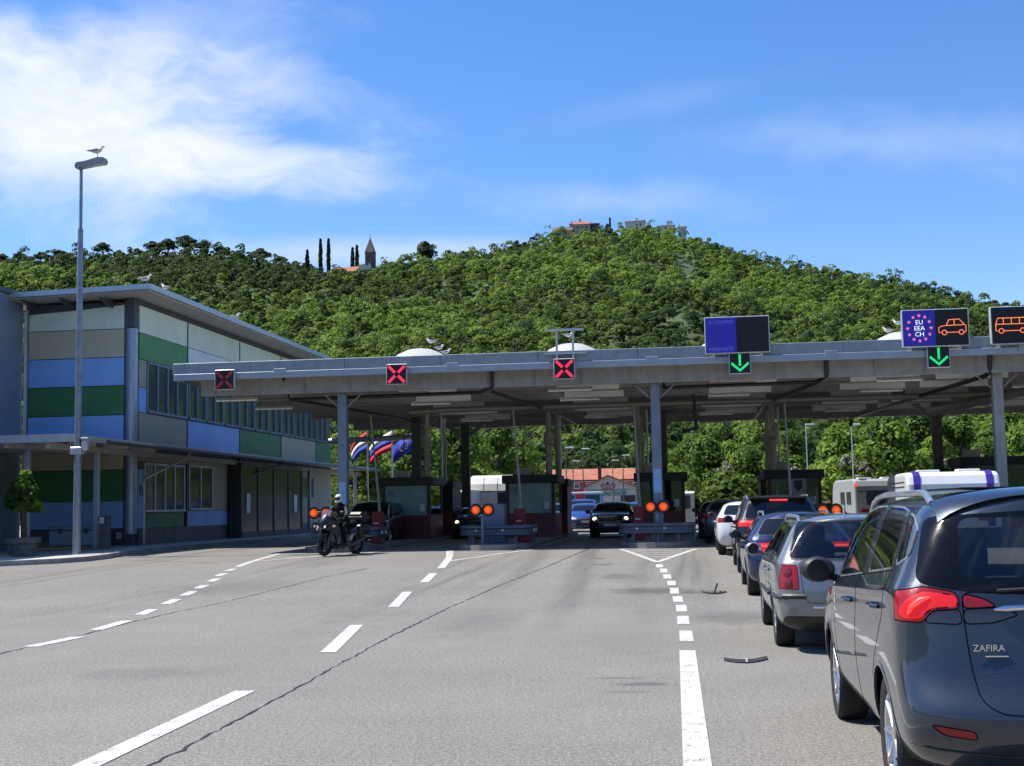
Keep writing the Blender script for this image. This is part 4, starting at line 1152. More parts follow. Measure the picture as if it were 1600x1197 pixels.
b = MB(); b.tube([(11.4, 46.5, 5.25), (9.1, 52.0, 4.95)], .17, 12); b.build('air_duct', M_DUCT, cn, smooth=True)
b = MB(); b.tube([(-16.0, 58, 4.75), (-11.3, 57, 4.8)], .12, 10); b.build('air_duct', M_PALEMETAL, cn, smooth=True)
for x in DOX:
    for y in DOY:
        d = MB().lathe([(1.42, 0), (1.42, .02), (1.22, .04), (1.22, .22), (1.05, .42), (.78, .64), (.42, .80), (0, .86)], (x, y, 6.42), n=28).build('skylight_dome', M_DOME, cn, smooth=True)

SIGX = [-14.67, -9.05, -3.76, 1.60, 7.45]
M_TUBE = mat('white_tube_lamp', (.90, .90, .88), .4, var=.03)
M_TROUGH = mat('lamp_trough', (.32, .32, .31), .5, .2)
tl = None
for x in (-14.9, -9.1, -3.75, 1.45, 6.6, 11.6):
    for y in (42.6, 46.6, 51.3, 56.2, 61.55):
        if x < -14 and y > 50: continue
        xx = x + (0 if y < 50 else -.25 if x > 0 else .12)
        if tl is None:
            tl = thing('tube_light', 'white tube lamp hanging under the canopy ceiling', 'ceiling light', (xx, y, 5.38), 0, 'tube lamps under the canopy')
            MB().b2((-.72, -.05, .02), (.72, .05, .09), .01).build('housing', M_TROUGH, tl, world=False)
            b = MB(); b.cyl((-.68, 0, -.015), (.68, 0, -.015), .035, n=10); b.cyl((-.72, 0, -.015), (-.68, 0, -.015), .04, n=8); b.build('tube', M_TUBE, tl, smooth=True, world=False)
            b = MB(); b.b2((-.5, -.015, .08), (-.46, .015, .12)); b.b2((.46, -.015, .08), (.5, .015, .12)); b.build('hanger', M_TROUGH, tl, world=False)
        else:
            o = copy_tree(tl); o.location = (xx, y, 5.38)

# lane signals
M_BOXB = mat('black_sign_face', (.006, .0065, .008), .6, var=.1)
M_SFRAME = mat('aluminium_sign_frame', (.55, .56, .57), .4, .5)
def led(n, c, s): return mat(n, (c[0] * .3, c[1] * .3, c[2] * .3), .4, emit=c, estr=s, var=.0)
L_RED = led('red_led', (.95, .02, .07), .95); L_REDD = led('dim_red_led', (.30, .01, .03), .25); L_GREEN = led('green_led', (.01, .75, .20), .62); L_BLUE = led('blue_led_board', (.03, .025, .55), .20)
L_WHITE = led('white_led', (.8, .85, 1.0), .75); L_BLUED = led('dim_blue_led', (.12, .14, .75), .35); L_PINK = led('pink_led', (.85, .18, .30), .7); L_ORANGE = led('orange_led', (1.0, .24, .08), .75)
names = ['dark lane signal with a dim red cross at the left end of the canopy', 'lane signal with red cross left of the antenna frame lane', 'lane signal with red cross directly below the antenna frame', 'lane signal with green arrow below the dim blue display', 'lane signal with green arrow below the emblem display']
for k, x in enumerate(SIGX):
    t = thing('lane_signal', names[k], 'lane signal', (x, 40.8, 5.54), 0, 'lane signals on the canopy front')
    MB().b2((-.33, -.09, 0), (.33, .09, .65), .015).build('housing', M_SFRAME, t, world=False)
    MB().b2((-.305, -.10, .025), (.305, -.086, .625)).build('face', M_BOXB, t, world=False)
    b = MB()
    if k < 3:
        for sx in (-1, 1):
            for sz in (-1, 1):
                d = Vector((sx, 0, sz)).normalized(); c = Vector((0, -.104, .325)); q = Vector((-d.z, 0, d.x)) * .042
                b.add([c + d * .075 - q, c + d * .36 - q, c + d * .36 + q, c + d * .075 + q], [(0, 1, 2, 3)])
        b.build('red_cross', L_REDD if k == 0 else L_RED, t, world=False)
    else:
        c = Vector((0, -.104, 0))
        b.add([c + Vector(q) for q in ((-.035, 0, .25), (.035, 0, .25), (.035, 0, .60), (-.035, 0, .60))], [(0, 1, 2, 3)])
        for s in (-1, 1): b.add([c + Vector(q) for q in ((0, 0, .06), (0, 0, .15), (s * .24, 0, .36), (s * .275, 0, .295))], [(0, 1, 2, 3)])
        b.build('green_arrow', L_GREEN, t, world=False)

def display(label, x0, x1, z0, z1):
    t = thing('display_sign', label, 'display sign', ((x0 + x1) / 2, 40.75, z0), 0, 'electronic displays on the canopy front')
    MB().b2((x0, 40.68, z0), (x1, 40.9, z1), .015).build('housing', M_SFRAME, t)
    b = MB(); b.b2((x0 + .2, 40.9, z0 - .1), (x0 + .3, 41.05, z1 - .2)); b.b2((x1 - .3, 40.9, z0 - .1), (x1 - .2, 41.05, z1 - .2)); b.build('mounting_bracket', M_SFRAME, t)
    MB().b2((x0 + .03, 40.665, z0 + .03), (x1 - .03, 40.69, z1 - .03)).build('face', M_BOXB, t)
    return t
UX, UZ = (1, 0, 0), (0, 0, 1)
d1 = display('display sign with dim blue half reading PASSPORTS and black half', .57, 2.52, 6.17, 7.3)
MB().b2((.6, 40.655, 6.2), (1.52, 40.675, 7.27)).build('blue_panel', L_BLUE, d1)
text('PASSPORTS', .155, L_BLUED, d1, (1.05, 40.648, 6.25), UX, UZ, .004, squeeze=.95)
text('ALL COUNTRIES', .14, L_BLUED, d1, (1.06, 40.648, 7.09), UX, UZ, .004, squeeze=.72)
d2 = display('display sign with blue star ring emblem and orange car symbol', 6.42, 8.36, 6.17, 7.3)
MB().b2((6.45, 40.655, 6.2), (7.38, 40.675, 7.27)).build('blue_panel', L_BLUE, d2)
b = MB()
for k in range(12):
    a = 2 * PI * k / 12; cx, cz = 6.92 + .34 * math.sin(a), 6.735 + .38 * math.cos(a); P = []
    for j in range(10):
        r_ = .062 if j % 2 == 0 else .026; P.append((cx + r_ * math.sin(PI * j / 5), cz + r_ * math.cos(PI * j / 5)))
    b.prism(P, (0, 40.648, 0), UX, UZ, (0, .004, 0))
b.build('star_ring', L_PINK, d2)
for s_, z in (('EU', 6.85), ('EEA', 6.67), ('CH', 6.49)): text(s_, .19, L_WHITE, d2, (6.92, 40.648, z), UX, UZ, .006)
def outline(paths, parent, m, y=40.65, r=.012):
    b = MB()
    for p in paths: b.tube([(x, y, z) for x, z in p], r, 5)
    return b.build('symbol', m, parent)
def circ(cx, cz, r, n=14): return [(cx + r * math.cos(2 * PI * k / n), cz + r * math.sin(2 * PI * k / n)) for k in range(n + 1)]
x, z = 7.46, 6.58
outline([[(x + .11, z), (x + .02, z), (x + .02, z + .15), (x + .1, z + .19), (x + .24, z + .21), (x + .32, z + .38), (x + .62, z + .39), (x + .76, z + .22), (x + .80, z + .2), (x + .80, z), (x + .74, z)], [(x + .25, z), (x + .6, z)], [(x + .24, z + .21), (x + .76, z + .22)], [(x + .47, z + .39), (x + .47, z + .21)], circ(x + .18, z, .07), circ(x + .67, z, .07)], d2, L_ORANGE)
d3 = display('black display sign with orange minibus symbol at the right photo edge', 8.98, 10.9, 6.17, 7.3)
x, z = 9.12, 6.57
outline([[(x + .07, z), (x, z), (x, z + .2), (x + .06, z + .38), (x + .86, z + .38), (x + .9, z + .2), (x + .9, z), (x + .84, z)], [(x + .22, z), (x + .68, z)], [(x, z + .2), (x + .9, z + .2)], [(x + .22, z + .38), (x + .22, z + .2)], [(x + .45, z + .38), (x + .45, z + .2)], [(x + .68, z + .38), (x + .68, z + .2)], circ(x + .15, z, .07), circ(x + .76, z, .07)], d3, L_ORANGE)
t = thing('sign_frame', 'empty steel frame of two posts and bars above a red cross signal', 'sign frame', (-3.75, 40.86, 6.15))
b = MB(); [b.b2((x - .03, 40.8, 6.15), (x + .03, 40.9, 7.1)) for x in (-3.99, -3.48)]; b.build('post', M_PALEMETAL, t)
b = MB(); b.b2((-4.36, 40.77, 7.07), (-3.14, 40.87, 7.13)); b.b2((-4.36, 40.77, 6.33), (-3.06, 40.93, 6.39)); b.build('crossbar', M_PALEMETAL, t)

# ================================================================== BOOTHS, ISLAND FURNITURE
M_MAROON = mat('maroon_panel', (.135, .014, .022), .5, var=.1); M_BKROOF = mat('black_booth_roof', (.022, .021, .021), .6, var=.2); M_DKRED = mat('dark_red_post', (.06, .010, .013), .5)
G_BOOTH = glass('tinted_booth_glass', (.16, .42, .46), .8); M_DESK = mat('grey_desk', (.22, .22, .21), .7); M_PAPER = mat('white_paper', (.7, .7, .68), .8)
BX = [(-11.08, 1.94, 2.88, 51.3, .68), (-6.17, 1.93, 2.88, 51.3, .66), (-1.13, 1.8, 2.86, 51.3, -.86), (3.9, 2.0, 2.86, 51.5, -.68), (11.5, 2.4, 3.22, 52.3, 0)]
blab = ['maroon police booth behind the motorcyclist', 'maroon booth right of the white truck cab with large teal window', 'maroon booth behind the middle front pillar reading POLICIJA', 'booth with police emblem and POLICIJA lettering beside the bush', 'taller booth at the right photo edge above the caravans']
def booth(k, c, w, zt, y, duct):
    t = thing('border_booth', blab[k], 'booth', (c, y, .49), 0, 'police booths on the islands')
    x0, x1, d = c - w / 2, c + w / 2, 2.6
    MB().b2((x0, y, .49), (x1, y + d, 1.40), .01).build('lower_wall', M_MAROON, t)
    for px_ in (x0 + .07, x1 - .07):
        for py in (y + .07, y + d - .07): MB().b2((px_ - .07, py - .07, 1.4), (px_ + .07, py + .07, zt - .32)).build('corner_post', M_DKRED, t)
    MB().b2((x0 - .12, y - .12, zt - .32), (x1 + .12, y + d + .1, zt), .02).build('roof', M_BKROOF, t)
    MB().b2((x0 + .14, y + .03, 1.4), (x1 - .14, y + .05, zt - .32)).build('front_window', mat('teal_booth_glass', (.19, .32, .34), .12, var=.15, vscale=1.5) if k < 2 else G_BOOTH, t)
    for xx in (x0 + .04, x1 - .05): MB().b2((xx, y + .14, 1.4), (xx + .015, y + d - .14, zt - .32)).build('side_window', G_BOOTH, t)
    MB().b2((x0 + .1, y + d - .1, 1.4), (x1 - .1, y + d - .05, zt - .32)).build('back_wall', mat('booth_back_board', (.05, .055, .055), .7), t)
    MB().b2((x0 + .15, y + .15, 1.38), (x1 - .15, y + .8, 1.43)).build('desk', M_DESK, t)
    b = MB(); [b.b2((x0 + .3 + q, y + .18, 1.43), (x0 + .3 + q + .12, y + .3, 1.43 + h)) for q, h in ((0, .22), (.2, .16), (.95, .2), (1.15, .25))]; b.build('desk_clutter', M_PAPER, t)
    for q, (nx, nz, nw, nh) in enumerate(((.30, 2.18, .17, .24), (.52, 1.52, .15, .2), (w - .42, 1.55, .2, .28))): MB().b2((x0 + nx, y + .012, nz), (x0 + nx + nw, y + .022, nz + nh)).build('notice_sheet', M_PAPER if q else M_DESK, t)
    b = MB(); b.b2((x0 + .25, y + 1.0, zt), (x0 + .85, y + 1.5, zt + .32), .03); b.build('cooling_unit', M_DUCT, t)
    b = MB(); b.tube([(x0 + .5, y + 1.9, zt), (x0 + .5, y + 1.9, zt + 1.7)], .02, 6); b.build('aerial', M_DKRED, t)
    if duct:
        xd = c + duct
        for yy, r_ in ((y + .9, .13), (y + 4.6, .12)):
            z0 = zt if yy < y + d else 2.7
            b = MB(); b.tube([(xd, yy, z0), (xd, yy, 4.05)], r_, 14); b.tube([(xd, yy, 4.05), (xd, yy, 4.12), (xd, yy, 4.5), (xd, yy, 4.58)], [r_, r_ * 1.45, r_ * 1.45, r_ * .95], 14); b.tube([(xd, yy, 4.58), (xd, yy, 5.5)], r_ * .82, 14); b.build('air_duct', M_DUCT, t, smooth=True)
        b = MB(); b.tube([(xd + .32, y + 2.4, zt), (xd + .32, y + 2.4, 5.5)], .045, 8); b.build('conduit', M_PALEMETAL, t)
    return t
for k, (c, w, zt, y, du) in enumerate(BX):
    t = booth(k, c, w, zt, y, du)
    if k in (2, 3):
        text('POLICIJA', .30, M_BLACKP, t, (c + (.25 if k == 3 else .05), y + .015, 1.62), UX, UZ, .01, squeeze=.85)
    if k == 3:
        b = MB(); b.prism([(-.3, .55), (.3, .55), (.3, .1), (.2, -.15), (0, -.3), (-.2, -.15), (-.3, .1)], (c + .15, y + .018, 2.05), UX, UZ, (0, .006, 0)); b.build('emblem', mat('pale_grey_emblem', (.35, .35, .34), .5), t)
        b = MB(); b.prism([(-.16, .32), (.16, .32), (.14, .05), (0, -.1), (-.14, .05)], (c + .15, y + .01, 2.13), UX, UZ, (0, .006, 0)); b.build('emblem_shield', M_BLACKP, t)
    # rear booth of the pair
    if k < 4:
        s = 1 if du > 0 else -1; cx = c + s * .45
        t2 = thing('rear_booth', ['narrow dark booth behind the booth of the motorcyclist', 'narrow dark maroon booth behind the truck lane booth', 'narrow dark booth behind the middle police booth', 'narrow dark booth behind the emblem booth'][k], 'booth', (cx, 56.0, .49), 0, 'rear booths on the islands')
        MB().b2((cx - .55, 56, .49), (cx + .55, 58, 1.5)).build('lower_wall', M_MAROON, t2)
        MB().b2((cx - .62, 55.9, 2.5), (cx + .62, 58.1, 2.8), .02).build('roof', M_BKROOF, t2)
        MB().b2((cx - .5, 56.02, 1.5), (cx + .5, 57.98, 2.5)).build('window', M_WINGL, t2)
        [MB().b2((cx + sx * .52 - .05, 55.98, 1.5), (cx + sx * .52 + .05, 58.02, 2.5)).build('corner_post', M_DKRED, t2) for sx in (-1, 1)]

M_RAIL = mat('galvanised_guardrail', (.105, .125, .165), .5, .5, var=.15, vscale=2, streak=.2); M_REFL = mat('amber_reflector', (.6, .3, .1), .3)
def guardrail(c, y, label):
    t = thing('guardrail', label, 'guardrail', (c, y, .49), 0, 'guardrails round the island noses')
    path = [(c - 1.16, y + 2.0), (c - 1.16, y + .5)] + [(c - 1.16 + .45 * (1 - math.cos(a)), y + .5 - .45 * math.sin(a)) for a in np.linspace(.2, PI / 2, 5)] + [(c + .5, y + .05)] + [(c + .71 + .45 * math.sin(a), y + .5 - .45 * math.cos(a)) for a in np.linspace(0, PI / 2, 6)] + [(c + 1.16, y + 1.6)]
    prof = [(0, 0), (.045, .03), (.05, .09), (.005, .14), (.0, .17), (.005, .20), (.05, .25), (.045, .31), (0, .34)]
    vs = []; n = len(prof)
    for i, p in enumerate(path):
        p = Vector(p); d = (Vector(path[min(i + 1, len(path) - 1)]) - Vector(path[max(i - 1, 0)])).normalized(); q = Vector((d.y, -d.x))
        for o, h in prof: e = p + q * o; vs.append((e.x, e.y, .74 + h))
    b = MB(); b.add(vs, [(i * n + j, (i + 1) * n + j, (i + 1) * n + j + 1, i * n + j + 1) for i in range(len(path) - 1) for j in range(n - 1)])
    o = b.build('rail', M_RAIL, t, smooth=False); sm = o.modifiers.new('thickness', 'SOLIDIFY'); sm.thickness = .012
    for x, yy in ((c - .72, y + .22), (c - .1, y + .2), (c + .66, y + .22), (c + 1.05, y + 1.4), (c - 1.05, y + 1.6)): MB().b2((x - .05, yy - .04, .49), (x + .05, yy + .08, 1.0)).build('post', M_RAIL, t)
    for x in (c - .6, c + .25): MB().lathe([(0, .03), (.035, .022), (.05, 0)], (x, y + .05, .91), (0, -1, 0), 10).build('bolt', M_PALEMETAL, t)
    for yy in (y + .62, y + 1.2): MB().b2((c + 1.165, yy - .05, .86), (c + 1.215, yy + .05, .96)).build('reflector', M_PAPER, t)
guardrail(-11.2, 42.0, 'guardrail on the island behind the motorcyclist'); guardrail(-6.2, 41.9, 'guardrail on the island with the blue grey cabinet'); guardrail(-1.08, 41.3, 'guardrail in front of the middle front pillar'); guardrail(3.95, 41.6, 'guardrail on the island behind the queue of cars')
L_AMB = led('amber_lamp', (1.0, .10, .006), .48); L_AMBD = led('amber_lamp_core', (1.0, .15, .012), .66)
def warn(x, y, label, dz=0.0):
    t = thing('warning_light', label, 'warning light', (x, y, .49), 0, 'amber warning lights on the island noses')
    b = MB(); b.cyl((x, y, .49), (x, y, 1.35), .045, n=10); b.build('post', M_PILLAR, t, smooth=True)
    MB().b2((x - .36, y - .02, 1.44 + dz), (x + .36, y + .05, 1.66 + dz), .02).build('crossbar', M_BLACKP, t)
    for s in (-1, 1):
        xx = x + s * .2
        h = MB().lathe([(0, .06), (.19, .06), (.205, 0), (.19, -.03), (.14, -.035)], (xx, y - .02, 1.57 + dz), (0, 1, 0), 20).build('backboard', M_BLACKP, t, smooth=True)
        l = MB().lathe([(.135, 0), (.12, .06), (.07, .10), (0, .115)], (xx, y - .03, 1.57 + dz), (0, -1, 0), 20).build('lens', L_AMB, t, smooth=True)
        MB().lathe([(.065, 0), (.05, .02), (0, .03)], (xx, y - .13, 1.57 + dz), (0, -1, 0), 12).build('lamp_core', L_AMBD, l, smooth=True)
warn(-12.08, 42.6, 'amber flashing light pair behind the motorcycle front wheel'); warn(-6.54, 41.6, 'amber light pair in front of the white truck cab'); warn(-1.05, 41.55, 'amber light pair on the middle front pillar'); warn(4.2, 41.9, 'amber light pair seen above the silver wagon roof', -.2)
t = thing('control_cabinet', 'tall blue grey control cabinet on the island behind the amber lights', 'cabinet', (-6.36, 43.0, .49))
MB().b2((-6.72, 42.8, .5), (-6.0, 43.4, 1.76), .02).build('body', M_PILLAR, t); MB().b2((-6.66, 42.785, .6), (-6.06, 42.8, 1.66), .005).build('door', M_PILLAR, t)
M_BARR = mat('red_barrier_housing', (.30, .02, .02), .5, var=.1)
for (x, y, lean, lab) in ((-10.62, 44.6, -.30, 'red barrier post right of the motorcycle with boom raised'), (-5.68, 44.2, -.22, 'red barrier post beside the blue grey cabinet'), (-1.72, 44.0, -.12, 'red barrier post left of the middle pillar'), (3.2, 44.4, -.1, 'red barrier post behind the car queue')):
    t = thing('barrier_post', lab, 'barrier', (x, y, .49), 0, 'lane barriers with raised booms')
    MB().b2((x - .17, y - .18, .49), (x + .17, y + .18, 1.58), .03).build('housing', M_BARR, t)
    MB().b2((x - .11, y - .19, 1.16), (x + .07, y - .178, 1.20)).build('label_strip', M_PAPER, t)
    b = MB(); b.tube([(x + .05, y + .1, 1.5), (x + .05 + lean * .3, y + .1, 2.6), (x + .05 + lean, y + .1, 4.9)], [.05, .04, .028], 8); b.build('boom', mat('grey_boom', (.30, .30, .29), .5), t, smooth=True)
t = thing('traffic_cone_stub', 'small red marker block on the island by the cabinet', 'marker', (-5.35, 43.0, .49)); MB().b2((-5.5, 42.9, .49), (-5.2, 43.1, .78), .04).build('block', M_BARR, t)
for x in (-11.15, -1.02): 
    pass
t = thing('info_sticker', 'light blue notice sticker on the left front pillar', 'sign', (-11.15, 41.94, 1.7)); MB().b2((-11.27, 41.935, 1.72), (-11.03, 41.949, 2.55)).build('sheet', mat('light_blue_notice', (.25, .42, .62), .4), t); MB().b2((-11.25, 41.93, 1.8), (-11.05, 41.936, 2.1)).build('print', P_BLUE, t)
t = thing('info_sticker', 'light blue notice sticker on the middle front pillar', 'sign', (-1.02, 41.94, 2.0)); MB().b2((-1.14, 41.935, 2.0), (-.90, 41.949, 2.75)).build('sheet', mat('light_blue_notice', (.25, .42, .62), .4), t); MB().b2((-1.12, 41.93, 2.1), (-.92, 41.936, 2.35)).build('print', P_BLUE, t)

# ================================================================== BEYOND THE CANOPY: flags, lamps
def flag(label, x, y, zt, w, h, bands, pole_h, stars=False):
    t = thing('flag', label, 'flag', (x, y, .35), 0, 'flags on poles beside the office')
    b = MB(); b.tube([(x, y, .35), (x, y, pole_h + .3)], [.05, .03], 8); b.build('pole', M_PALEMETAL, t, smooth=True)
    n = len(bands); nx = 12
    for k, m in enumerate(bands):
        vs = []
        for i in range(nx + 1):
            u = i / nx
            for q in (k, k + .5, k + 1):
                v = q / n
                xx = x - w * u * (1 - .10 * u); zz = zt + .25 - h * v * (1 - .15 * u) - .75 * u * h * (.6 + .5 * u); yy = y + .45 * w * u + .16 * math.sin(6.5 * u + 2 * v) * u
                vs.append((xx, yy, zz))
        f = []
        for i in range(nx):
            for j in range(2): f.append((i * 3 + j, i * 3 + j + 1, (i + 1) * 3 + j + 1, (i + 1) * 3 + j))
        o = MB().add(vs, f).build('flag_band', m, t, smooth=True); sm = o.modifiers.new('cloth', 'SOLIDIFY'); sm.thickness = .008
    if stars:
        b = MB()
        for k in range(12):
            a = 2 * PI * k / 12; u = .42 + .17 * math.cos(a); v = .5 + .25 * math.sin(a)
            b.ball((x - w * u * (1 - .10 * u), y + .45 * w * u + .16 * math.sin(6.5 * u + 2 * v) * u - .03, zt + .25 - h * v * (1 - .15 * u) - .75 * u * h * (.6 + .5 * u)), (.035, .02, .035), 6, 4)
        b.build('star_ring', mat('yellow_star', (.65, .5, .05), .6), t)
F_R = mat('red_flag_cloth', (.62, .03, .045), .8); F_W = mat('white_flag_cloth', (.82, .82, .81), .8); F_B = mat('blue_flag_cloth', (.06, .09, .50), .8); F_E = mat('deep_blue_flag_cloth', (.04, .06, .44), .8)
flag('red white and blue striped flag, leftmost of the three', at(567, 680, 63).x, 62.4, at(567, 680, 63).z, 1.05, .95, [F_R, F_W, F_B], 5.5)
flag('white blue and red striped flag in the middle of the three', at(607, 680, 65).x, 64.4, at(607, 680, 65).z, 1.45, .95, [F_W, F_B, F_R], 5.5)
flag('deep blue flag with star ring, rightmost of the three', at(643, 682, 67).x, 66.4, at(643, 682, 67).z, 1.45, .95, [F_E], 5.5, True)
ls = None
for px, yt, dep, lab in ((895, 721, 118, 'distant lamp post in front of the duty free shop'), (910, 702, 108, 'tallest distant lamp post left of the shop gable'), (957, 720, 122, 'distant lamp post at the right of the shop sign'), (973, 712, 112, 'distant lamp post right of the shop gable'), (884, 700, 100, 'distant lamp post by the second booth'), (1330, 664, 88, 'slim lamp post behind the caravans'), (1259, 664, 92, 'slim lamp post behind the emblem booth')):
    p = at(px, yt, dep); h = p.z - .35
    t = thing('distant_lamp_post', lab, 'street lamp', (p.x, p.y, .35), 0, 'lamp posts beyond the border')
    b = MB(); b.tube([(0, 0, 0), (0, 0, h)], [.06, .035], 8); b.build('pole', mat('dark_pole_steel', (.10, .10, .10), .5, .3) if px < 1000 else M_PALEMETAL, t, smooth=True, world=False)
    MB().b2((-.05, -.08, h - .02), (.6, .08, h + .07), .03).build('lamp_head', M_WHITE, t, world=False)

# old tyre pieces on the road
def tyre_scrap(label, pts, w, h):
    b = MB(); n = 14; P = []
    for i in range(n + 1):
        u = i / n; q = (1 - u) ** 2 * Vector(pts[0]) + 2 * u * (1 - u) * Vector(pts[1]) + u * u * Vector(pts[2]); P.append(q)
    vs = []
    for i, p in enumerate(P):
        z = gz(p.y)
        for o, zz in ((-w, .004), (-w, h * .8), (w * .2, h), (w, .004)): vs.append((p.x, p.y + o, z + zz))
    b.add(vs, [(i * 4 + j, i * 4 + j + 1, (i + 1) * 4 + j + 1, (i + 1) * 4 + j) for i in range(n) for j in range(3)] + [(0, 1, 2, 3), (n * 4 + 3, n * 4 + 2, n * 4 + 1, n * 4)])
    o = b.build('tyre_scrap', M_RUBBER); tag(o, label, 'tyre scrap'); return o
tyre_scrap('curved black tyre scrap lying on the road near the front', [(.29, 14.25), (.51, 13.80), (.74, 14.36)], .17, .016)
tyre_scrap('thin curved tyre scrap lying farther up the road', [(.15, 24.6), (.37, 23.8), (.58, 24.6)], .16, .02)
b = MB(); b.b2((.505, 13.87, .010), (.525, 14.20, .0175)); tag(b.build('tyre_patch', M_KERB), 'thin pale strip across the middle of the nearer tyre scrap', 'strip')
b = MB(); b.tube([(.36, 24.1, gz(24) + .02), (.40, 24.5, gz(24) + .10), (.43, 24.8, gz(24) + .14)], .018, 6); tag(b.build('wire_strip', M_RUBBER), 'bent strip sticking up from the farther tyre scrap', 'strip')

# caravans
M_CARAV = mat('white_caravan_panel', (.70, .71, .72), .35, var=.04, coat=.3); M_CARAVG = mat('grey_white_caravan_panel', (.33, .345, .335), .45, var=.05); M_PURP = mat('purple_band', (.045, .02, .26), .5)
def caravan(name, label, loc, rz, w, l, h, body, win=True, bands=False, lamp=False):
    t = thing(name, label, 'caravan', loc, rz)
    pr = [(0, .55), (0, h - .35), (.10, h - .12), (.3, h - .02), (.6, h), (l - .8, h), (l - .35, h - .12), (l - .12, h - .5), (l, 1.2), (l - .1, .55)]
    o = MB().prism(pr, (-w / 2, 0, 0), (0, 1, 0), (0, 0, 1), (w, 0, 0)).build('body', body, t, world=False)
    bv = o.modifiers.new('edge', 'BEVEL'); bv.width = .10; bv.segments = 3; bv.limit_method = 'ANGLE'; bv.angle_limit = math.radians(50)
    if bands:
        for s in (-1, 1):
            q = [(-.03, .6), (-.03, h - .36), (.075, h - .10), (.29, h + .015), (.8, h + .03), (.8, h - .02), (.3, h - .07), (.1, h - .2), (.02, h - .4), (.02, .6)]
            MB().prism(q, (s * (w / 2 - .28) - .09, 0, 0), (0, 1, 0), (0, 0, 1), (.18, 0, 0)).build('purple_band', M_PURP, t, world=False)
    if win: 
        MB().b2((-w * .28, -.03, h - 1.25), (w * .42, .02, h - .55), .03).build('rear_window', M_WINGL, t, world=False)
        for y0 in (.8, 2.2): MB().b2((-w / 2 - .03, y0, h - 1.2), (-w / 2 + .02, y0 + .9, h - .6), .02).build('side_window', M_WINGL, t, world=False)
    if lamp:
        MB().b2((-w / 2 - .01, -.06, h - .38), (-w / 2 + .12, .04, h - .22), .02).build('marker_lamp', led('red_marker', (.9, .05, .08), .9), t, world=False)
        MB().b2((-w / 2 + .12, -.02, h - .62), (w / 2 - .1, .0, h - .58)).build('trim_line', M_FRAMED, t, world=False)
    for s in (-1, 1):
        b = MB(); b.lathe([(.12, -.1), (.3, -.1), (.33, -.06), (.33, .06), (.3, .1), (.12, .1)], (s * (w / 2 - .14), l * .5, .33), (1, 0, 0), 20); b.build('wheel', M_RUBBER, t, smooth=True, world=False)
        MB().b2((s * (w / 2 - .45) - .18, -.04, .75), (s * (w / 2 - .45) + .18, .02, .9), .02).build('tail_lamp', mat('red_lamp_plastic', (.3, .01, .015), .2), t, world=False)
    for x0, l0 in ((-.5, 1.0), (.55, .7)):
        MB().b2((x0 - .3, l0, h - .01), (x0 + .3, l0 + .6, h + .07), .03).build('roof_hatch', M_WHITE, t, world=False)
    return t
ca = caravan('caravan', 'white camper with purple corner bands behind the dark people carrier', (7.2, 38.1, gz(38)), -.03, 2.5, 5.0, 2.12, M_CARAV, False, True)
b = MB(); [b.b2((-1.27, .5, z), (-1.245, 4.0, z + .012)) for z in (1.72, 1.85)]; b.build('side_groove', M_FRAMED, ca, world=False)
cb = caravan('caravan', 'grey white caravan with red marker lamp left of the purple banded camper', (8.95, 65.0, .35), .10, 2.5, 5.2, 2.34, M_CARAVG, True, False, True)
b = MB(); b.tube([(-.9, .4, 2.3), (-.9, .4, 2.5)], .02, 6); b.lathe([(0, .03), (.22, .02), (.22, 0), (0, 0)], (-.9, .4, 2.5), n=14); b.build('tv_aerial', M_WHITE, cb, world=False)

# white truck cab and coach
M_TRUCKW = mat('white_truck_paint', (.62, .61, .56), .4, var=.06, coat=.4)
p = at(766, 790, 66)
t = thing('truck', 'white truck with roof deflector waiting behind the amber lights', 'truck', (p.x, p.y, .35), PI); t.scale = (1.07, 1, .85)
MB().b2((-1.22, -2.0, .9), (1.22, 0, 2.5), .12).build('cab', M_TRUCKW, t, world=False)
MB().b2((-1.15, -.06, 1.62), (1.15, .03, 2.42), .02).build('windscreen', M_WINGL, t, world=False)
MB().b2((-.35, .03, 1.7), (.62, .045, 2.42)).build('sun_reflector', M_PAPER, t, world=False)
b = MB()
DP = [(.0, 2.5, 1.18), (-.10, 2.9, 1.14), (-.35, 3.25, 1.02), (-.8, 3.42, .92), (-1.9, 3.46, .88), (-1.9, 2.5, 1.18)]
b.add([(s * w, y, z) for s in (-1, 1) for y, z, w in DP], [(i, (i + 1) % 6, 6 + (i + 1) % 6, 6 + i) for i in range(6)] + [(0, 1, 2, 3, 4, 5), (11, 10, 9, 8, 7, 6)])
o = b.build('roof_deflector', M_TRUCKW, t, world=False)
for x in (-.35, .3): MB().prism([(.008, 2.5), (-.09, 2.905), (-.345, 3.262), (-.36, 3.24), (-.11, 2.89), (-.01, 2.5)], (x, 0, 0), (0, 1, 0), (0, 0, 1), (.02, 0, 0)).build('deflector_rib', M_FRAMED, o, world=False)
MB().b2((-1.24, -.3, .35), (1.24, .12, 1.0), .06).build('bumper', M_BLACKP, t, world=False)
MB().b2((-.9, .0, 1.0), (.9, .06, 1.55), .02).build('grille', M_BLACKP, t, world=False)
L_HEAD = led('headlamp_glow', (1.0, .85, .55), 2.2)
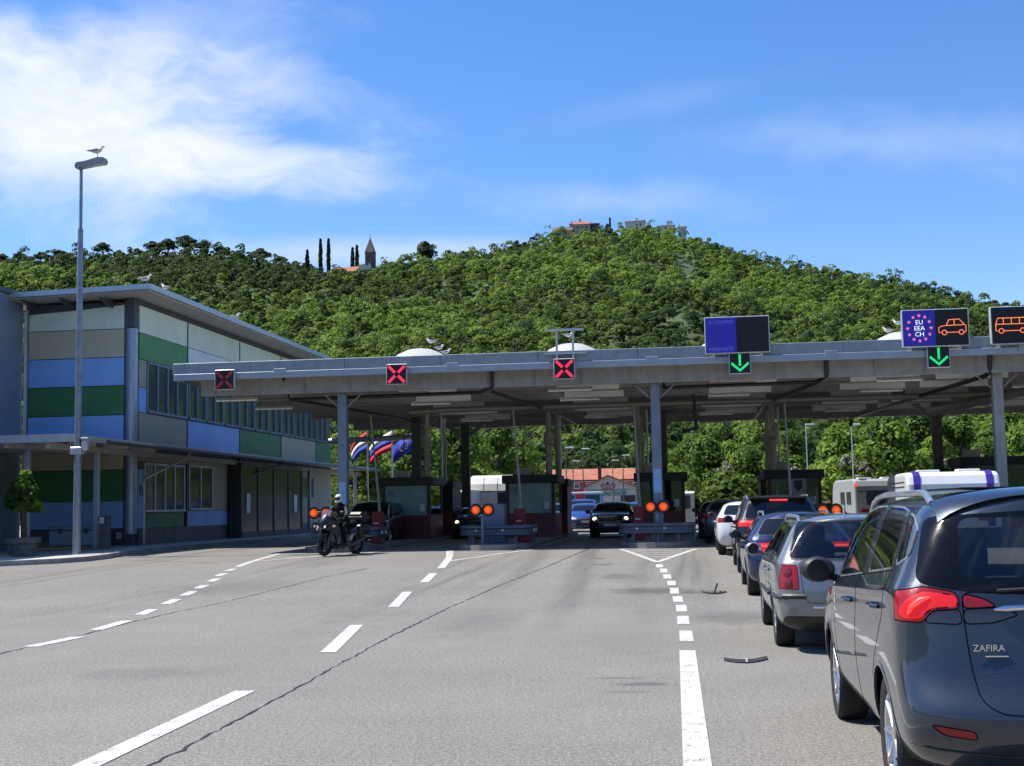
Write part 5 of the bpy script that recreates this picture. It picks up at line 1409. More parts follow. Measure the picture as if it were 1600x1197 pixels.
for s in (-1, 1):
    MB().lathe([(.09, 0), (.06, .03), (0, .04)], (s * .98, .1, .86), (0, 1, 0), 12).build('headlamp', L_HEAD, t, world=False)
    b = MB(); b.box((s * 1.42, .1, 1.95), (.2, .14, .6), 0, .04); b.tube([(s * 1.2, 0, 2.3), (s * 1.42, .1, 2.2)], .03, 6); b.build('mirror', M_BLACKP, t, world=False)
    b = MB(); b.lathe([(.2, -.15), (.48, -.15), (.5, -.1), (.5, .1), (.48, .15), (.2, .15)], (s * 1.02, -1.0, .5), (1, 0, 0), 20); b.build('wheel', M_RUBBER, t, smooth=True, world=False)
MB().b2((-1.22, -9, .8), (1.22, -2.3, 2.9), .05).build('trailer', M_FRAMED, t, world=False)
p = at(912, 790, 98)
t = thing('coach', 'blue and white coach with red stripe parked before the red house', 'coach', (p.x, p.y, .35), 0)
zt = at(912, 769, 98).z - .35
MB().b2((-1.75, 0, .3), (1.3, 2.4, zt), .08).build('body', mat('light_blue_coach_paint', (.10, .36, .62), .35, coat=.4), t, world=False)
MB().b2((-1.8, -.03, zt - .12), (1.35, 2.4, zt + .02), .03).build('roof_edge', M_WHITE, t, world=False)
MB().b2((-.6, -.02, .6), (.1, .01, zt - .14)).build('red_stripe', M_REDSIGN, t, world=False)
MB().b2((.15, -.02, 1.1), (1.2, .01, zt - .2), .01).build('window', M_WINGL, t, world=False)
MB().b2((-1.6, -.02, 1.1), (-.7, .01, zt - .2), .01).build('window', M_WINGL, t, world=False)
for x in (-1.1, .8): MB().lathe([(0, -.05), (.42, -.05), (.42, .2), (0, .2)], (x, .0, .42), (0, 1, 0), 18).build('wheel', M_RUBBER, t, world=False)
for px, y0, y1, dep, nm, lab, mm in ((704, 766, 800, 63, 'van', 'white van half hidden behind the left booth pair', M_WHITE), (1056, 768, 780, 66, 'van', 'white van peeking past the middle booth', M_WHITE)):
    p0 = at(px, y0, dep)
    t = thing(nm, lab, 'van', (p0.x, p0.y, .35)); h = p0.z - .35
    MB().prism([(0, .4), (0, h - .1), (.1, h), (3.2, h), (3.9, 1.2), (4.7, 1.0), (4.8, .4)], (-.9, 0, 0), (0, 1, 0), (0, 0, 1), (1.8, 0, 0)).build('body', mm, t, world=False)
    MB().b2((-.7, -.02, h - .85), (.7, .01, h - .2), .02).build('rear_window', M_WINGL, t, world=False)
    for s in (-1, 1):
        for y in (.9, 3.9): MB().lathe([(0, -.1), (.33, -.1), (.33, .1), (0, .1)], (s * .82, y, .33), (1, 0, 0), 18).build('wheel', M_RUBBER, t, world=False)

# ================================================================== CARS
M_TYRE = mat('tyre_rubber', (.020, .020, .021), .85, var=.2, bump=.3, bscale=60); M_ALLOY = mat('silver_alloy', (.55, .56, .58), .28, .85, var=.05); M_CHROME = mat('chrome_trim', (.75, .76, .78), .12, 1.0, var=.02)
M_BPLAST = mat('black_plastic_trim', (.018, .018, .019), .5, var=.1); M_CARGL = mat('dark_car_glass', (.008, .011, .013), .04, 0, spec=.55, var=.1); G_CAR = glass('tinted_car_glass', (.10, .14, .16), .62); G_CARL = glass('clear_car_glass', (.35, .42, .44), .45)
M_SEAT = mat('dark_seat_cloth', (.03, .03, .033), .85); M_DISC = mat('brake_disc', (.12, .12, .12), .5, .7)
L_TAIL = led('lit_tail_lamp', (1.0, .012, .02), .34); L_TAILHOT = led('brake_lamp_glow', (1.0, .05, .045), 1.2)
M_MIRG = mat('mirror_glass', (.03, .035, .04), .08, .6)
M_TAILR = mat('red_lamp_plastic', (.14, .0045, .010), .12, coat=1.0, var=.05); M_SMOKE = mat('smoked_lamp_plastic', (.025, .012, .013), .1, coat=1.0); M_CLEARL = mat('clear_lamp_plastic', (.45, .40, .40), .15, coat=1.0)

def in_poly(p, poly):
    x, y = p; c = False; j = len(poly) - 1
    for i in range(len(poly)):
        xi, yi = poly[i]; xj, yj = poly[j]
        if (yi > y) != (yj > y) and x < (xj - xi) * (y - yi) / (yj - yi) + xi: c = not c
        j = i
    return c

def round_poly(poly, r, n=4):
    out = []
    k = len(poly)
    for i in range(k):
        a, b_, c = Vector(poly[i - 1]), Vector(poly[i]), Vector(poly[(i + 1) % k])
        rr = min(r, (a - b_).length * .45, (c - b_).length * .45)
        p, q = b_ + (a - b_).normalized() * rr, b_ + (c - b_).normalized() * rr
        for j in range(n + 1):
            u = j / n; out.append(tuple((1 - u) ** 2 * p + 2 * u * (1 - u) * b_ + u * u * q))
    return out

class CarBody:
    """smooth shell from cross-section rings; panels are cut out of the same skin"""
    def __init__(s, rings, tailbulge=.1, nosebulge=.1, level=3, creases=((5, .35), (7, .25))):
        n = len(rings[0]); vs = []; idx = {}
        def V(p): vs.append(p); return len(vs) - 1
        for i, rg in enumerate(rings):
            for j, (x, y, z) in enumerate(rg):
                if j in (0, n - 1): idx[(i, j, 1)] = idx[(i, j, -1)] = V((0, y, z))
                else: idx[(i, j, 1)] = V((x, y, z)); idx[(i, j, -1)] = V((-x, y, z))
        fs = []
        for i in range(len(rings) - 1):
            for j in range(n - 1):
                for sd in (1, -1):
                    q = [idx[(i, j, sd)], idx[(i + 1, j, sd)], idx[(i + 1, j + 1, sd)], idx[(i, j + 1, sd)]]
                    fs.append(q if sd > 0 else q[::-1])
        for i, sg, blg in ((0, -1, tailbulge), (len(rings) - 1, 1, nosebulge)):
            rg = rings[i]; cen = [idx[(i, 0, 1)]]
            for j in range(1, n - 1):
                bl = blg[j] if isinstance(blg, (list, tuple)) else blg
                cen.append(V((0, rg[j][1] + sg * bl, rg[j][2])))
            cen.append(idx[(i, n - 1, 1)])
            for j in range(n - 1):
                for sd in (1, -1):
                    q = [idx[(i, j, sd)], idx[(i, j + 1, sd)], cen[j + 1], cen[j]]
                    q = [a for k, a in enumerate(q) if a not in q[:k]]
                    fs.append(q if sd * sg < 0 else q[::-1])
        me = bpy.data.meshes.new('cage'); me.from_pydata(vs, [], fs)
        bm = bmesh.new(); bm.from_mesh(me); bmesh.ops.recalc_face_normals(bm, faces=bm.faces)
        cl = bm.edges.layers.float.new('crease_edge'); bm.verts.ensure_lookup_table(); cr = dict(creases)
        rev = {}
        for (i, j, sd), v in idx.items(): rev[v] = (i, j)
        for e in bm.edges:
            a, b_ = rev.get(e.verts[0].index), rev.get(e.verts[1].index)
            if a and b_ and a[1] == b_[1] and a[1] in cr: e[cl] = cr[a[1]]
        bm.to_mesh(me); bm.free()
        o = bpy.data.objects.new('cage', me); COL.objects.link(o); sm = o.modifiers.new('s', 'SUBSURF'); sm.levels = level; sm.render_levels = level
        dg = bpy.context.evaluated_depsgraph_get(); m2 = bpy.data.meshes.new_from_object(o.evaluated_get(dg))
        s.bm = bmesh.new(); s.bm.from_mesh(m2); bpy.data.objects.remove(o); bpy.data.meshes.remove(m2)
        s.bm.normal_update(); s.bvh = BVHTree.FromBMesh(s.bm)
        s.seams = []

    def cut(s, poly, axis, sel):
        """slice the skin along the polygon's edges (axis: 'x' seen from the side, 'y' from the end)"""
        bm = s.bm; k = len(poly); A = [p[0] for p in poly]; B = [p[1] for p in poly]; m_ = .12
        for i in range(k):
            p, q = Vector(poly[i]), Vector(poly[(i + 1) % k]); d = q - p
            if d.length < 1e-5: continue
            nrm = Vector((-d.y, d.x)).normalized(); d.normalize(); L = (q - p).length
            fs = []
            for f in bm.faces:
                c = f.calc_center_median()
                if not sel(c, f.normal): continue
                u = Vector((c.y if axis == 'x' else c.x, c.z)) - p; t_ = u.dot(d)
                if -m_ < t_ < L + m_ and abs(u.dot(nrm)) < m_: fs.append(f)
            if not fs: continue
            g = list({v for f in fs for v in f.verts}) + list({e for f in fs for e in f.edges}) + fs
            co = (0, p.x, p.y) if axis == 'x' else (p.x, 0, p.y); no = (0, nrm.x, nrm.y) if axis == 'x' else (nrm.x, 0, nrm.y)
            bmesh.ops.bisect_plane(bm, geom=g, dist=1e-5, plane_co=co, plane_no=no)
        bm.normal_update()

    def take(s, poly, axis, sel, docut=True, seam=True, margin=None):
        if docut: s.cut(poly, axis, sel)
        fs = [f for f in s.bm.faces if sel(f.calc_center_median(), f.normal) and in_poly(((f.calc_center_median().y if axis == 'x' else f.calc_center_median().x), f.calc_center_median().z), poly)]
        return s.lift(fs, seam)

    def lift(s, fs, seam=True):
        mp = {}; vs = []; ff = []; fset = set(fs)
        for f in fs:
            r = []
            for v in f.verts:
                if v not in mp: mp[v] = len(vs); vs.append(v.co.copy())
                r.append(mp[v])
            ff.append(r)
        edges = [(e.verts[0].co.copy(), e.verts[1].co.copy(), e.link_faces[0].normal.copy()) for e in {e for f in fs for e in f.edges} if sum(1 for lf in e.link_faces if lf in fset) == 1 and len(e.link_faces) >= 1]
        if seam: s.seams += edges
        bmesh.ops.delete(s.bm, geom=fs, context='FACES')
        return vs, ff, edges

    def proj(s, a, b_, axis):
        """point on the skin: axis 'l' from the left side at (y,z), 'r' from the right, 'b' from behind at (x,z), 't' from above at (x,y)"""
        o, d = {'l': (Vector((-3, a, b_)), Vector((1, 0, 0))), 'r': (Vector((3, a, b_)), Vector((-1, 0, 0))), 'b': (Vector((a, -3, b_)), Vector((0, 1, 0))), 'f': (Vector((a, 9, b_)), Vector((0, -1, 0))), 't': (Vector((a, b_, 4)), Vector((0, 0, -1)))}[axis]
        h = s.bvh.ray_cast(o, d)
        return (h[0], h[1]) if h[0] is not None else (o + d * 2, -d)

    def line(s, mb, pts, axis, r, off=.0, seg=.05, n=6):
        P = []
        for i in range(len(pts) - 1):
            a, c = Vector(pts[i]), Vector(pts[i + 1]); k = max(1, int((c - a).length / seg))
            P += [a.lerp(c, j / k) for j in range(k)]
        P.append(Vector(pts[-1])); out = []
        for p in P:
            q, nn = s.proj(p.x, p.y, axis); out.append(q + nn * off)
        mb.tube(out, r, n)
        return out


def piece(name, res, m, parent, off=0.0):
    vs, ff, ed = res
    if not ff: return None
    me = bpy.data.meshes.new(name); me.from_pydata([tuple(v) for v in vs], [], ff); me.polygons.foreach_set('use_smooth', [True] * len(ff)); me.update()
    return link_mesh(name, me, m, parent)

def edge_trim(name, edges, r, m, parent, inset=0.0):
    b = MB()
    for a, c, nn in edges:
        if (a - c).length < 1e-4: continue
        d = (c - a).normalized(); u = nn; w = d.cross(u).normalized()
        vs = [p + d * e + u * (i * r) + w * (j * r) for p, e in ((a, -r * .3), (c, r * .3)) for i, j in ((-1, -1), (-1, 1), (.35, 1), (.35, -1))]
        b.add(vs, [(0, 1, 5, 4), (1, 2, 6, 5), (2, 3, 7, 6), (3, 0, 4, 7)])
    return b.build(name, m, parent, world=False, fix=False)

def wheel(parent, x, y, r, wdt, side, spokes, rim_r, m_rim=None, twin=True):
    """tyre, rim with spokes, hub; side -1 left, +1 right"""
    m_rim = m_rim or M_ALLOY
    w = bpy.data.objects.new('wheel', None); COL.objects.link(w); w.parent = parent; ORI[w.name] = Vector((0, 0, 0))
    ax = (side, 0, 0); c = (x, y, r)
    h = wdt / 2
    MB().lathe([(rim_r, -h), (r * .93, -h), (r * .985, -h * .8), (r, -h * .4), (r, h * .4), (r * .985, h * .8), (r * .94, h * .98), (rim_r + .012, h * .9), (rim_r, h * .8)], c, ax, 40, caps=False).build('tyre', M_TYRE, w, smooth=True, world=False)
    MB().lathe([(rim_r - .022, h * .5), (rim_r - .026, h * .3), (rim_r - .03, -h * .8), (.05, -h * .82)], c, ax, 36, caps=False).build('barrel', M_DISC, w, smooth=True, world=False)
    b = MB(); b.lathe([(rim_r + .004, h * .86), (rim_r - .012, h * .82), (rim_r - .022, h * .55)], c, ax, 36, caps=False)
    cx = Vector(c)
    a1, a2 = Vector((0, 1, 0)), Vector((0, 0, 1))
    for k in range(spokes):
        for o_ in ((-.09, .09) if twin else (0,)):
            a = 2 * PI * k / spokes + o_ * (5 / spokes) * 1.2; d = a1 * math.cos(a) + a2 * math.sin(a); q = Vector(ax).cross(d)
            vs = []
            for rr, hw, dep in ((.045, .019, h * .62), (rim_r * .55, .012, h * .66), (rim_r - .012, .015, h * .78)):
                for sx, dz in ((-1, 0), (-.55, .014), (.55, .014), (1, 0)): vs.append(cx + d * rr + q * hw * sx + Vector(ax) * (dep + dz))
                for sx in (1, -1): vs.append(cx + d * rr + q * hw * sx + Vector(ax) * (dep - .03))
            f = []
            for i in range(2):
                for j in range(6): f.append((i * 6 + j, i * 6 + (j + 1) % 6, (i + 1) * 6 + (j + 1) % 6, (i + 1) * 6 + j))
            b.add(vs, f)
    b.lathe([(.06, h * .55), (.058, h * .72), (.035, h * .78), (0, h * .79)], c, ax, 20)
    b.build('rim', m_rim, w, smooth=True, world=False)
    MB().lathe([(.10, -h * .1), (.145, -h * .1), (.145, h * .02), (0, h * .02)], c, ax, 24).build('brake_disc', M_DISC, w, smooth=True, world=False)
    return w

def car(spec):
    g = dict(L=4.5, W=.9, H=1.5, ra=.85, fa=3.5, r=.32, zb0=.93, zb1=1.0, zh=.98, zn=.75, yws=3.45, ywt=2.75, yrt=.42, rw=.70, tuck=.05, gnd=.2, level=3, glassm=M_CARGL, spokes=5, see=False, rails=None, taillit=False, rim_r=.205)
    g.update(spec)
    L, W, H = g['L'], g['W'], g['H']; rw = g['rw']; gn = g['gnd']; yrt = g['yrt']; zb0, zb1, zh = g['zb0'], g['zb1'], g['zh']
    t = thing(g['name'], g['label'], g['cat'], g['loc'], g.get('rz', 0), g.get('group'))
    belt = lambda y: zb1 + (zb0 - zb1) * min(1, max(0, y / (g['yws'] - .3)))
    def ring(y, zt=None, top=True, w=1.0, zr=None, wr=None, cl=None):
        zb = belt(y); ww = W * w; hh = (H if zr is None else zr); r_ = (rw if wr is None else wr)
        c0 = gn if cl is None else cl
        if top:
            return [(0, y, c0), (ww * .82, y, c0), (ww * .965, y, c0 + .11), (ww * 1.0, y, .52), (ww * 1.015, y, .74), (ww * .995, y, zb - .02), (ww * .955, y, zb + .05), (r_ * 1.02, y, hh - .075), (r_ * .62, y, hh - .005), (0, y, hh + .015)]
        zt = zh if zt is None else zt
        return [(0, y, c0), (ww * .82, y, c0), (ww * .965, y, c0 + .11), (ww, y, .50), (ww * 1.005, y, .66), (ww * .97, y, zt - .09), (ww * .90, y, zt - .03), (ww * .80, y, zt), (ww * .45, y, zt + .035), (0, y, zt + .045)]
    tk = g['tuck']
    R0 = [(0, .22, gn + .08), (W * .74, .20, gn + .06), (W * .90, .08, gn + .16), (W * .945, .02, .52), (W * .95, tk * .4 + .03, .74), (W * .93, tk + .06, zb1 - .03), (W * .885, tk + .13, zb1 + .05), (rw * .93, yrt, H - .10), (rw * .60, yrt - .03, H - .035), (0, yrt - .04, H - .02)]
    R1 = ring(.30); R1 = [(x, y if j < 5 else (max(.36, tk + .30) if j < 7 else yrt + .22), z) for j, (x, y, z) in enumerate(R1)]
    rings = [R0, R1]
    ra, fa = g['ra'], g['fa']
    ymid = (ra + fa) / 2
    rings += [ring(max(ra, yrt + .45)), ring(ymid * .5 + ra * .5 + .15), ring(ymid + .15), ring(g['ywt'], zr=H - .03)]
    yq = (g['ywt'] + g['yws']) / 2 + .02
    zq = (H + zh) / 2 + .03
    rings.append([(x, y + (0 if j < 7 else 0), z) for j, (x, y, z) in enumerate(ring(yq, zr=zq, wr=rw * 1.08))])
    rings += [ring(g['yws'], zt=zh, top=False), ring(L - .52, zt=zh - .05, top=False), ring(L - .2, zt=g['zn'] + .06, top=False, w=.93), ]
    RN = [(x * .86, L - (.02 if 2 <= j <= 5 else .09), z * (1 if j < 5 else .985)) for j, (x, y, z) in enumerate(ring(L, zt=g['zn'], top=False, w=.93))]
    rings.append(RN)
    for (i, j), v in g.get('over', {}).items(): rings[i][j] = v
    cb = CarBody(rings, g.get('tb', [0, .06, .06, .07, .07, .05, .05, .10, .05, 0]), [0, .1, .14, .16, .16, .14, .1, .05, .02, 0], g['level'], g.get('creases', ((5, .45), (7, .3))))
    LFT = lambda c, n: n.x < -.25 and c.x < -.35
    RGT = lambda c, n: n.x > .25 and c.x > .35
    BCK = lambda c, n: n.y < -.12 and c.y < yrt + .5
    # wheel arches
    arch = g['r'] + .055
    for ya in (ra, fa):
        cp = [(ya + arch * math.cos(2 * PI * k / 28), g['r'] + arch * math.sin(2 * PI * k / 28)) for k in range(28)]
        for sd in (-1, 1):
            sel = lambda c, n, sd=sd: c.x * sd > W * .6
            r_ = cb.take(cp, 'x', sel, seam=False)
            ring_edges = [(a, c, n) for a, c, n in r_[2] if a.z > gn + .02]
            edge_trim('arch_lip', ring_edges, .012, g.get('archm', g['paint']), t)
            b = MB(); n_ = 20; vs = []
            for k in range(n_ + 1):
                a = PI * 1.08 * k / n_ - .04 * PI
                for xx in (W * .955, W * .45): vs.append((sd * xx, ya + (arch + .01) * math.cos(a), g['r'] + (arch + .01) * math.sin(a)))
            b.add(vs, [(2 * k, 2 * k + 1, 2 * k + 3, 2 * k + 2) for k in range(n_)]); k0 = len(b.v)
            b.add([(sd * W * .45, ya - arch, gn), (sd * W * .45, ya + arch, gn), (sd * W * .45, ya + arch, g['r'] + arch), (sd * W * .45, ya - arch, g['r'] + arch)], [(0, 1, 2, 3)])
            b.build('wheel_liner', M_BPLAST, t, world=False)
            wheel(t, sd * (W * .985 - .115), ya, g['r'], .215, sd, g['spokes'], g['rim_r'], g.get('rimm'), g.get('twin', True))
    # glazing on the sides
    glass_edges = []; side_edges = []
    for poly in g['side_win']:
        pr = round_poly(poly, g.get('wr', .04), 3)
        for sel in (LFT, RGT):
            r_ = cb.take(pr, 'x', sel, seam=False); side_edges += r_[2]; piece('side_window', r_, g['glassm'], t)
    # rear glass
    if g.get('rear_win'):
        r_ = cb.take(round_poly(g['rear_win'], .07, 4), 'y', BCK, seam=False); piece('rear_window', r_, g.get('rglass', g['glassm']), t)
        if g.get('glass_frit'):
            r_ = cb.take(round_poly(g['glass_frit'], .06, 3), 'y', BCK, seam=False); piece('glass_surround', r_, mat('black_glass_border', (.004, .005, .007), .03, 0, spec=.3), t)
        else: glass_edges += r_[2]
    # windscreen
    FRT = lambda c, n: n.y > .25 and c.y > g['ywt'] - .35 and c.z > zh - .05 and c.y < g['yws'] + .3
    ws = [(-W * .80, zh + .06), (W * .80, zh + .06), (rw * .86, H - .11), (-rw * .86, H - .11)]
    r_ = cb.take(round_poly(ws, .06, 3), 'y', FRT, seam=False); glass_edges += r_[2]; piece('windscreen', r_, g['glassm'], t)
    edge_trim('window_trim', glass_edges, g.get('trim_r', .009), M_BPLAST, t)
    if g.get('sidetrim'):
        flat = [q for q in side_edges if abs(q[0].z - q[1].z) < abs(q[0].y - q[1].y) * .9]; edge_trim('window_chrome', flat, .006, g['sidetrim'], t)
        side_edges = [q for q in side_edges if q not in flat]
    edge_trim('side_window_trim', side_edges, g.get('trim_r', .009), M_BPLAST, t)
    # tail lamps (in pieces): polygons given for the left side, seen from behind
    if g.get('lamps'):
        zs_ = [q[1] for _, p_, _ in g['lamps'] for q in p_]; wr_ = g.get('lamp_wrap', .28)
        fs = [f for f in cb.bm.faces if abs(f.calc_center_median().y - wr_) < .2 and abs(f.normal.x) > .5 and min(zs_) - .15 < f.calc_center_median().z < max(zs_) + .15]
        bmesh.ops.bisect_plane(cb.bm, geom=list({v for f in fs for v in f.verts}) + list({e for f in fs for e in f.edges}) + fs, dist=1e-5, plane_co=(0, wr_, 0), plane_no=(0, 1, 0)); cb.bm.normal_update()
    for nm, poly, m in g.get('lamps', ()):
        for sd in (-1, 1):
            pp = [(x * -sd, z) for x, z in poly] if sd > 0 else poly
            sel = lambda c, n, sd=sd: c.x * sd > 0 and (n.y < -.10 or c.y < g.get('lamp_wrap', .28)) and c.y < g.get('lamp_wrap', .28)
            if nm == 'tail_lamp' or g.get('lampcut', True):
                r_ = cb.take(round_poly(pp, .025, 2), 'y', sel, seam=(nm != 'lamp_glow'))
                if nm == 'lamp_glow': inner_ = {tuple(round(c, 4) for c in e[0] + e[1]) for e in r_[2]}
                else: cb.seams = [e for e in cb.seams if tuple(round(c, 4) for c in e[0] + e[1]) not in g.get('_in', set())]
                if nm == 'lamp_glow': g['_in'] = g.get('_in', set()) | inner_
                piece(nm, r_, m, t)
    for nm, poly, m in g.get('headlamps', ()):
        for sd in (-1, 1):
            pp = [(x * -sd, z) for x, z in poly] if sd > 0 else poly
            r_ = cb.take(pp, 'y', lambda c, n, sd=sd: c.x * sd > 0 and n.y > .1 and c.y > L - .7); piece(nm, r_, m, t)
    for nm, poly, m in g.get('nose', ()):
        r_ = cb.take(poly, 'y', lambda c, n: n.y > .1 and c.y > L - .6); piece(nm, r_, m, t)
    for nm, poly, m in g.get('tailparts', ()):
        r_ = cb.take(round_poly(poly, .06, 3), 'y', lambda c, n: n.y < -.10 and c.y < yrt + .3); piece(nm, r_, m or g['paint'], t)
    # doors share the skin
    for poly in g.get('doors', ()):
        for sel in (LFT, RGT):
            r_ = cb.take(poly, 'x', sel); d = piece('door', r_, g['paint'], t)
            if d and g.get('handle_z'):
                ys = [p[0] for p in poly]; yh = min(ys) + g.get('handle_off', .20); sdx = 'l' if sel is LFT else 'r'
                zz = g['handle_z'](yh)
                b = MB(); q0, n0 = cb.proj(yh - .10, zz, sdx); q1, n1 = cb.proj(yh + .10, zz, sdx)
                b.tube([q0 + n0 * .002, q0 + n0 * .035 + Vector((0, .03, 0)), q1 + n1 * .035 - Vector((0, .03, 0)), q1 + n1 * .002], .013, 8)
                b.build('handle', g.get('handlem', g['paint']), d, smooth=True, world=False)
    if g.get('bumper_z'):
        fs = [f for f in cb.bm.faces if f.calc_center_median().y < ra - arch - .03 and f.calc_center_median().z < g['bumper_z']]
        r_ = cb.lift(fs, True); piece('rear_bumper', r_, g.get('bumperm', g['paint']), t)
    body = MB()
    me = bpy.data.meshes.new('body'); cb.bm.to_mesh(me); me.polygons.foreach_set('use_smooth', [True] * len(me.polygons)); bo = link_mesh('body', me, g['paint'], t)
    if cb.seams: edge_trim('panel_gap', cb.seams, .0030, mat('dark_panel_gap', (.003, .003, .003), .95, spec=.05), t)
    # mirrors
    for sd in (-1, 1):
        b = MB(); ym = g['yws'] - .38; zm = zb0 + .10
        ms = g.get('mirror_s', 1.0)
        b.ball((sd * (W + .095), ym, zm), (.115 * ms, .075 * ms, .085 * ms), 16, 10); b.tube([(sd * W * .94, ym + .06, zm - .07), (sd * (W + .06), ym + .03, zm - .04)], .03, 8)
        mo = b.build('mirror', g.get('mirrorm', M_BPLAST), t, smooth=True, world=False)
        b = MB(); b.lathe([(0, 0), (.06 * ms, 0), (.07 * ms, .004)], (sd * (W + .10), ym - .074 * ms, zm), (0, -1, 0), 16); b.build('mirror_glass', M_MIRG, mo, world=False)
    # roof rails
    if g['rails']:
        y0, y1, hh = g['rails']
        for sd in (-1, 1):
            P = []
            for k in range(13):
                u = k / 12; y = y0 + (y1 - y0) * u; q, nn = cb.proj(sd * rw * .92, y, 't'); lift = hh * min(1, 7 * min(u, 1 - u) ** .8)
                P.append(q + Vector((0, 0, lift + .0)))
            b = MB(); b.tube(P, .019, 8); b.build('roof_rail', g.get('railm', M_ALLOY), t, smooth=True, world=False)
    if g['see']:
        for x in (-.38, .38):
            for y, s_ in ((g['ywt'] - .55, 1), (g['ywt'] - 1.45, 1)):
                b = MB(); b.box((x, y, .55), (.5, .5, .22), 0, .06); b.box((x, y - .24, .86), (.48, .15, .60), 0, .06); b.box((x, y - .26, 1.26), (.27, .11, .19), 0, .045); b.cyl((x - .06, y - .26, 1.1), (x - .06, y - .26, 1.2), .01, n=6); b.build('seat', M_SEAT, t, world=False)
        MB().b2((-W * .8, g['ywt'] + .12, .72), (W * .8, g['yws'] - .02, zb0 + .02), .05).build('dashboard', M_SEAT, t, world=False)
        b = MB(); b.b2((-W * .88, .25, gn + .1), (W * .88, g['yws'], gn + .2)); b.build('cabin_floor', M_SEAT, t, world=False)
        b = MB(); b.b2((-W * .84, yrt + .0, zb1 - .13), (W * .84, yrt + .75, zb1 - .10)); b.build('parcel_shelf', M_SEAT, t, world=False)
        b = MB(); a = Vector((-.38, g['ywt'] + .06, zb0 + .06)); b.tube([a + Vector((.18 * math.cos(2 * PI * k / 18), .06 * math.sin(2 * PI * k / 18), .17 * math.sin(2 * PI * k / 18))) for k in range(19)], .014, 6); b.build('steering_wheel', M_BPLAST, t, smooth=True, world=False)
    return t, cb

def arch_std(y0, y1, zlo, zb, z2): pass

# ------------------------------------------------------------------ 1. the near dark people carrier
PZ = paint('slate_blue_metallic', (.024, .035, .054), .5, .38)
def dlo_line(y): return 1.07 + (2.95 - y) * .077
zaf, cb = car(dict(name='people_carrier', label='nearest car, dark slate blue people carrier with glowing red tail lamp', cat='car', loc=(1.925, 6.78, 0), group=None, L=4.66, W=.915, H=1.665, ra=.86, fa=3.62, r=.335, zb0=1.02, zb1=1.20, zh=1.06, zn=.82, yws=3.75, ywt=2.95, yrt=.36, rw=.70, tuck=.07, gnd=.22, paint=PZ, level=3, glassm=G_CAR, see=True, spokes=7, twin=False, rim_r=.222, sidetrim=M_ALLOY,
    rails=(.62, 3.1, .055), wr=.05, trim_r=.007,
    tb=[0, .06, .09, .10, .06, .03, .06, .13, .07, 0],
    over={(0, 3): (.915, -.07, .575), (0, 4): (.885, .10, .705), (0, 5): (.90, .12, 1.10), (0, 6): (.80, .18, 1.20), (1, 4): (.925, .36, .86), (0, 2): (.87, .05, .40)}, creases=((4, .35), (5, .45), (7, .3)),
    side_win=[[(1.84, 1.17), (3.08, 1.085), (3.14, 1.40), (2.95, 1.52), (2.45, 1.575), (1.98, 1.582)], [(.66, 1.255), (1.58, 1.19), (1.80, 1.580), (1.30, 1.575), (.96, 1.556)], [(.40, 1.325), (.59, 1.268), (.86, 1.545), (.66, 1.528), (.48, 1.472)]],
    rear_win=[(-.60, 1.225), (.60, 1.225), (.57, 1.522), (-.57, 1.522)], glass_frit=[(-.815, 1.197), (-.60, 1.157), (0, 1.137), (.60, 1.157), (.815, 1.197), (.715, 1.53), (0, 1.568), (-.715, 1.53)],
    lamps=(('lamp_glow', [(-.90, 1.06), (-.86, 1.125), (-.775, 1.160), (-.632, 1.140), (-.622, 1.085), (-.755, 1.075), (-.80, 1.025), (-.88, 1.02)], L_TAIL), ('tail_lamp', [(-.99, 1.085), (-.93, 1.15), (-.775, 1.183), (-.625, 1.155), (-.615, 1.075), (-.75, 1.065), (-.79, 1.005), (-.95, 1.01)], M_TAILR), ('reversing_lamp', [(-.79, 1.005), (-.75, 1.063), (-.615, 1.073), (-.61, .998)], M_SMOKE),
           ('tailgate_lamp', [(-.60, 1.150), (-.50, 1.125), (-.44, 1.085), (-.602, 1.075)], M_TAILR), ('tailgate_lamp_smoked', [(-.602, 1.072), (-.42, 1.082), (-.34, 1.045), (-.47, 1.005), (-.60, 1.0)], M_SMOKE), ('reflector', [(-.80, .525), (-.60, .50), (-.585, .455), (-.74, .475)], M_TAILR)),
    lamp_wrap=.33, tailparts=(('tailgate', [(-.605, 1.16), (-.60, .99), (-.585, .80), (-.56, .64), (-.48, .585), (0, .565), (.48, .585), (.56, .64), (.585, .80), (.60, .99), (.605, 1.16), (0, 1.13)], None),),
    doors=([(1.30, .34), (1.96, .32), (1.92, 1.155), (.64, 1.245), (.74, 1.0), (.98, .80), (1.16, .64)], [(1.965, .32), (3.05, .32), (3.12, .62), (3.12, 1.075), (1.925, 1.155)]), handle_off=.32, handle_z=lambda y: 1.035 if y < 1.8 else .98, handlem=PZ, mirror_s=1.12))
